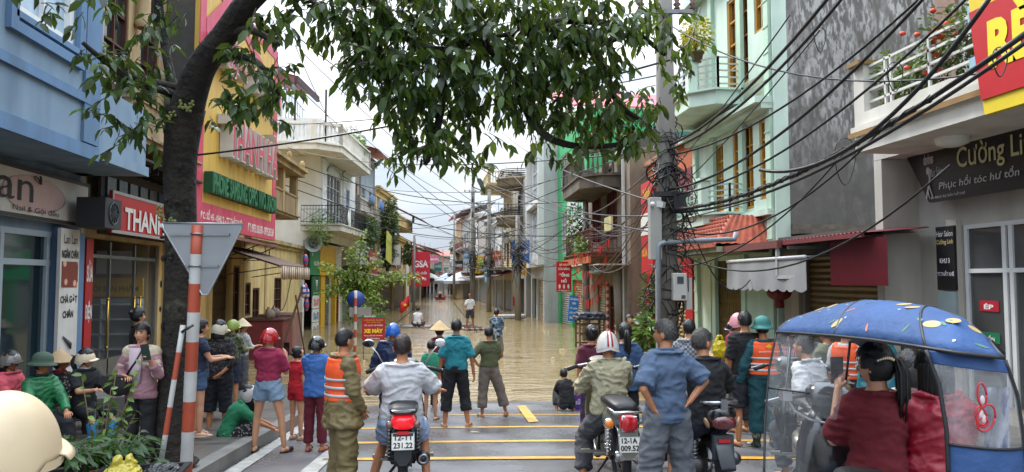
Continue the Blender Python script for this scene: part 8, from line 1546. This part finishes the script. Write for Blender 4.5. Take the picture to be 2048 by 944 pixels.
def spray(c, rad, n, L0=.128, hang=.35, seed=0):
    """a clump of twigs with drooping leaves around c"""
    for k in range(n):
        v = V((rg.gauss(0, 1), rg.gauss(0, 1), rg.gauss(0, 1))); v = v.normalized()*rg.random()**.45; st_ = c+V((v.x*rad[0], v.y*rad[1], v.z*rad[2])); dr = V((rg.uniform(-1, 1), rg.uniform(-1, 1), rg.uniform(-.9, .35))).normalized(); L_ = rg.uniform(.12, .26); en = st_+dr*L_-V((0, 0, .05)); tw.tube([st_, st_.lerp(en, .5)+V((0, 0, .01)), en], .004, 4)
        m_ = rg.randint(4, 7)
        for j in range(m_):
            t = (j+1)/m_; a = j*2.4+rg.random(); d_ = dr*.8+V((cos(a), sin(a), -hang-rg.uniform(-.3, 1.0))); k_ = rg.uniform(.6, 1.25); leaf(lv, st_.lerp(en, t), d_, L0*k_, L0*.5*k_, .35, rg.uniform(-.9, .9))
CL = [  # px, py, depth, rx, rz in px, count
 (600, 20, 6.5, 60, 45, 22), (700, 30, 6.6, 75, 60, 60), (790, 40, 6.6, 90, 75, 90), (900, 40, 6.7, 90, 75, 95), (1000, 30, 6.8, 90, 75, 95), (1100, 30, 6.9, 90, 70, 80), (1200, 40, 7.1, 80, 60, 60), (1290, 30, 7.4, 60, 60, 35), (740, 130, 6.6, 60, 50, 48), (830, 140, 6.6, 80, 60, 70), (930, 140, 6.7, 80, 55, 70), (1030, 140, 6.9, 75, 55, 62), (1120, 130, 7, 70, 60, 56), (1200, 140, 7.2, 65, 50, 40),
 (800, 215, 6.7, 40, 35, 12), (865, 230, 6.7, 55, 45, 32), (930, 225, 6.8, 45, 45, 24), (850, 295, 6.7, 45, 40, 18), (905, 300, 6.7, 50, 35, 20), (800, 325, 6.8, 30, 15, 7), (760, 175, 6.7, 35, 20, 5), (940, 345, 6.8, 25, 12, 4), (1020, 215, 6.9, 40, 35, 15), (1080, 220, 7, 45, 40, 20), (1130, 210, 7, 60, 50, 34), (1200, 220, 7.2, 65, 50, 42), (1260, 235, 7.3, 50, 45, 30), (1300, 210, 7.4, 30, 35, 12), (1090, 290, 7.1, 22, 20, 4), (1180, 285, 7.2, 50, 25, 12), (1260, 290, 7.3, 40, 20, 9), (1340, 80, 7.6, 40, 50, 14), (1350, 140, 7.6, 25, 35, 8), (985, 265, 7, 25, 15, 4),
 (300, 20, 7.4, 40, 30, 12), (560, 40, 6.6, 50, 35, 16), (350, 20, 7.6, 60, 30, 14), (480, 190, 6.9, 50, 35, 26), (520, 150, 6.7, 65, 45, 36), (560, 190, 6.6, 40, 45, 20), (470, 200, 6.8, 45, 40, 18), (500, 110, 6.7, 50, 30, 16), (200, 110, 6.7, 50, 25, 18), (250, 130, 6.8, 50, 40, 18), (285, 200, 6.9, 55, 50, 34), (240, 255, 6.8, 45, 30, 18), (290, 270, 6.9, 35, 25, 10), (320, 100, 7.2, 40, 50, 16), (200, 150, 6.7, 25, 20, 4), (410, 230, 6.9, 15, 25, 3), (60, 5, 6.3, 30, 14, 4), (130, 0, 6.3, 60, 18, 10), (230, 10, 6.5, 50, 22, 12), (390, 90, 7.1, 30, 40, 8)]
for px, py, d_, rx, rz_, n in CL: k_ = d_/FPX; spray(T_(px, py-(12 if px > 620 and py > 180 else 0), d_), (rx*k_*1.12, .5, rz_*k_*1.12), int(n*(.72 if px > 570 else .46)))
for k in range(26): spray(T_(rg.uniform(-200, 1300), rg.uniform(-420, -60), rg.uniform(5.6, 8.5)), (.55, .8, .4), 24)   # crown above the frame shades the ground
for k in range(8): spray(V((rg.uniform(-2.5, 3.5), rg.uniform(-4.5, 1.0), rg.uniform(5.5, 8)))+V((0, 0, 0)), (.8, .8, .5), 26)
cw = lv.build('crown', M('1a3010', rough=.36, kind='leafvar', col2='43601f', var=0), tr); tw.build('twig', M('2c2218', rough=.8), tr)
# ================================================================ POTS AND CRATE BY THE TREE
def bigpot(px, py, d, label, pc, pr, phh, nl, LL, rad, seed):
    p = atD(px, py, d); r = empty('potted_plant', (p.x, p.y, gsw(p.y)), 0, label, 'plant', None); rg = random.Random(seed); z0 = p.z-gsw(p.y)
    prof = [(.001, 0), (pr*.7, 0), (pr*.85, phh*.4), (pr, phh*.9), (pr*1.12, phh*.92), (pr*1.12, phh), (pr*.95, phh), (pr*.9, phh*.92), (.001, phh*.9)]; MB().lathe([(a, c+z0-phh) for a, c in prof], n=24).build('pot', M(pc, rough=.55, var=.15, dirt=.3), r)
    if z0-phh > .05: MB().lathe([(.001, 0), (pr*.8, 0), (pr*.8, z0-phh), (.001, z0-phh)], n=20).build('stand', M('4a4a48', rough=.8), r)
    b = MB(); st_ = MB()
    for k in range(nl):
        a = rg.random()*2*pi; q = rg.random(); bs_ = V((cos(a)*pr*.4*q, sin(a)*pr*.4*q, z0-.02)); tp_ = bs_+V((cos(a)*rad*q, sin(a)*rad*q, rg.uniform(.1, 1)*rad*1.1)); st_.tube([bs_, bs_.lerp(tp_, .5)+V((0, 0, .05)), tp_], .004, 4); leaf(b, tp_, (cos(a)+rg.uniform(-.5, .5), sin(a)+rg.uniform(-.5, .5), rg.uniform(-.3, .5)), LL*rg.uniform(.7, 1.1), LL*.36, .5, rg.uniform(-.6, .6))
    st_.build('stem', M('3c5a28', rough=.6), r); b.build('foliage', M('1f3a18', rough=.35, kind='leafvar', col2='3c6428', var=0), r); return r
bigpot(180, 932, 5.3, 'terracotta pot with scalloped side holding a broad-leaved plant', '8a5a38', .15, .2, 60, .11, .13, 1); bigpot(238, 930, 5.5, 'leafy peace-lily clump right of the terracotta pot', '3a3a34', .17, .2, 110, .13, .2, 2); bigpot(120, 925, 5.0, 'dark glossy plant in front of the seated group', '2a2c2a', .15, .2, 100, .11, .17, 3)
p = atD(200, 880, 6.0); r = empty('young_shrub', (p.x, p.y, gsw(p.y)), 0, 'slender light green shrub in front of the woman in pink', 'plant'); b = MB(); lv2 = MB(); rg = random.Random(3)
for k in range(9):
    e_ = V((rg.uniform(-.16, .3), rg.uniform(-.1, .1), rg.uniform(.5, 1.0))); b.tube([(0, 0, 0), e_*.5+V((0, 0, .05)), e_], [.008, .006, .003], 5)
    for j in range(12): t = .35+.65*j/11; leaf(lv2, e_*t+V((0, 0, .03)), (rg.uniform(-1, 1), rg.uniform(-.6, .6), rg.uniform(-.3, .4)), .075, .045, .3, rg.uniform(-1, 1))
b.build('stem', M('5a4a2c'), r); lv2.build('foliage', M('44682c', rough=.45, kind='leafvar', col2='7c9c48', var=0), r)
p = atD(280, 945, 5.1); cz_ = p.z-.27; r = empty('crate', (p.x, p.y, cz_), .08, 'black plastic crate by the tree with bags of rubbish in it', 'crate'); b = MB()
for x0_, x1_, y0_, y1_ in ((-.27, .27, -.18, -.165), (-.27, .27, .165, .18), (-.27, -.255, -.165, .165), (.255, .27, -.165, .165)):
    for z_ in (0, .06, .12, .18, .24): b.box(x0_, x1_, y0_, y1_, z_, z_+.035)
for k in range(10): x = -.26+.055*k; b.box(x, x+.012, -.182, -.163, 0, .27)
b.box(-.29, .29, -.2, -.16, .262, .285); b.box(-.29, .29, .16, .2, .262, .285); b.box(-.29, -.25, -.16, .16, .262, .285); b.box(.25, .29, -.16, .16, .262, .285); b.box(-.26, .26, -.17, .17, -.01, .0); b.build('basket', M('141518', rough=.5), r)
st2 = MB().box(-.28, .28, -.2, .2, 0, max(.05, cz_-gsw(p.y)-.0)).build('planter_box', M('3a3a38', rough=.8, var=.3)); st2.location = (p.x, p.y, gsw(p.y)-.01); tag(st2, 'low dark box under the black crate', 'box')
for nm, x, c_, lb in (('rubbish_bag', -.12, 'b0a23c', 'crumpled yellow plastic bag in the black crate'), ('rubbish_bag', .14, '141416', 'black rubbish bag in the crate next to the yellow one')):
    b = MB(); b.ell((0, 0, .06), (.13, .12, .09), 16, 10); 
    if x < 0: b.ell((-.02, 0, .15), (.04, .03, .06), 8, 6); b.ell((.05, .02, .16), (.03, .03, .05), 8, 6)
    rb_ = remesh(b, .008, [EYEB], 1, .028, 16, 3); o = rb_.build(nm, M(c_, rough=.3, var=.25, coat=.2)); o.location = (p.x+x, p.y, cz_+.17); tag(o, lb, 'bag')
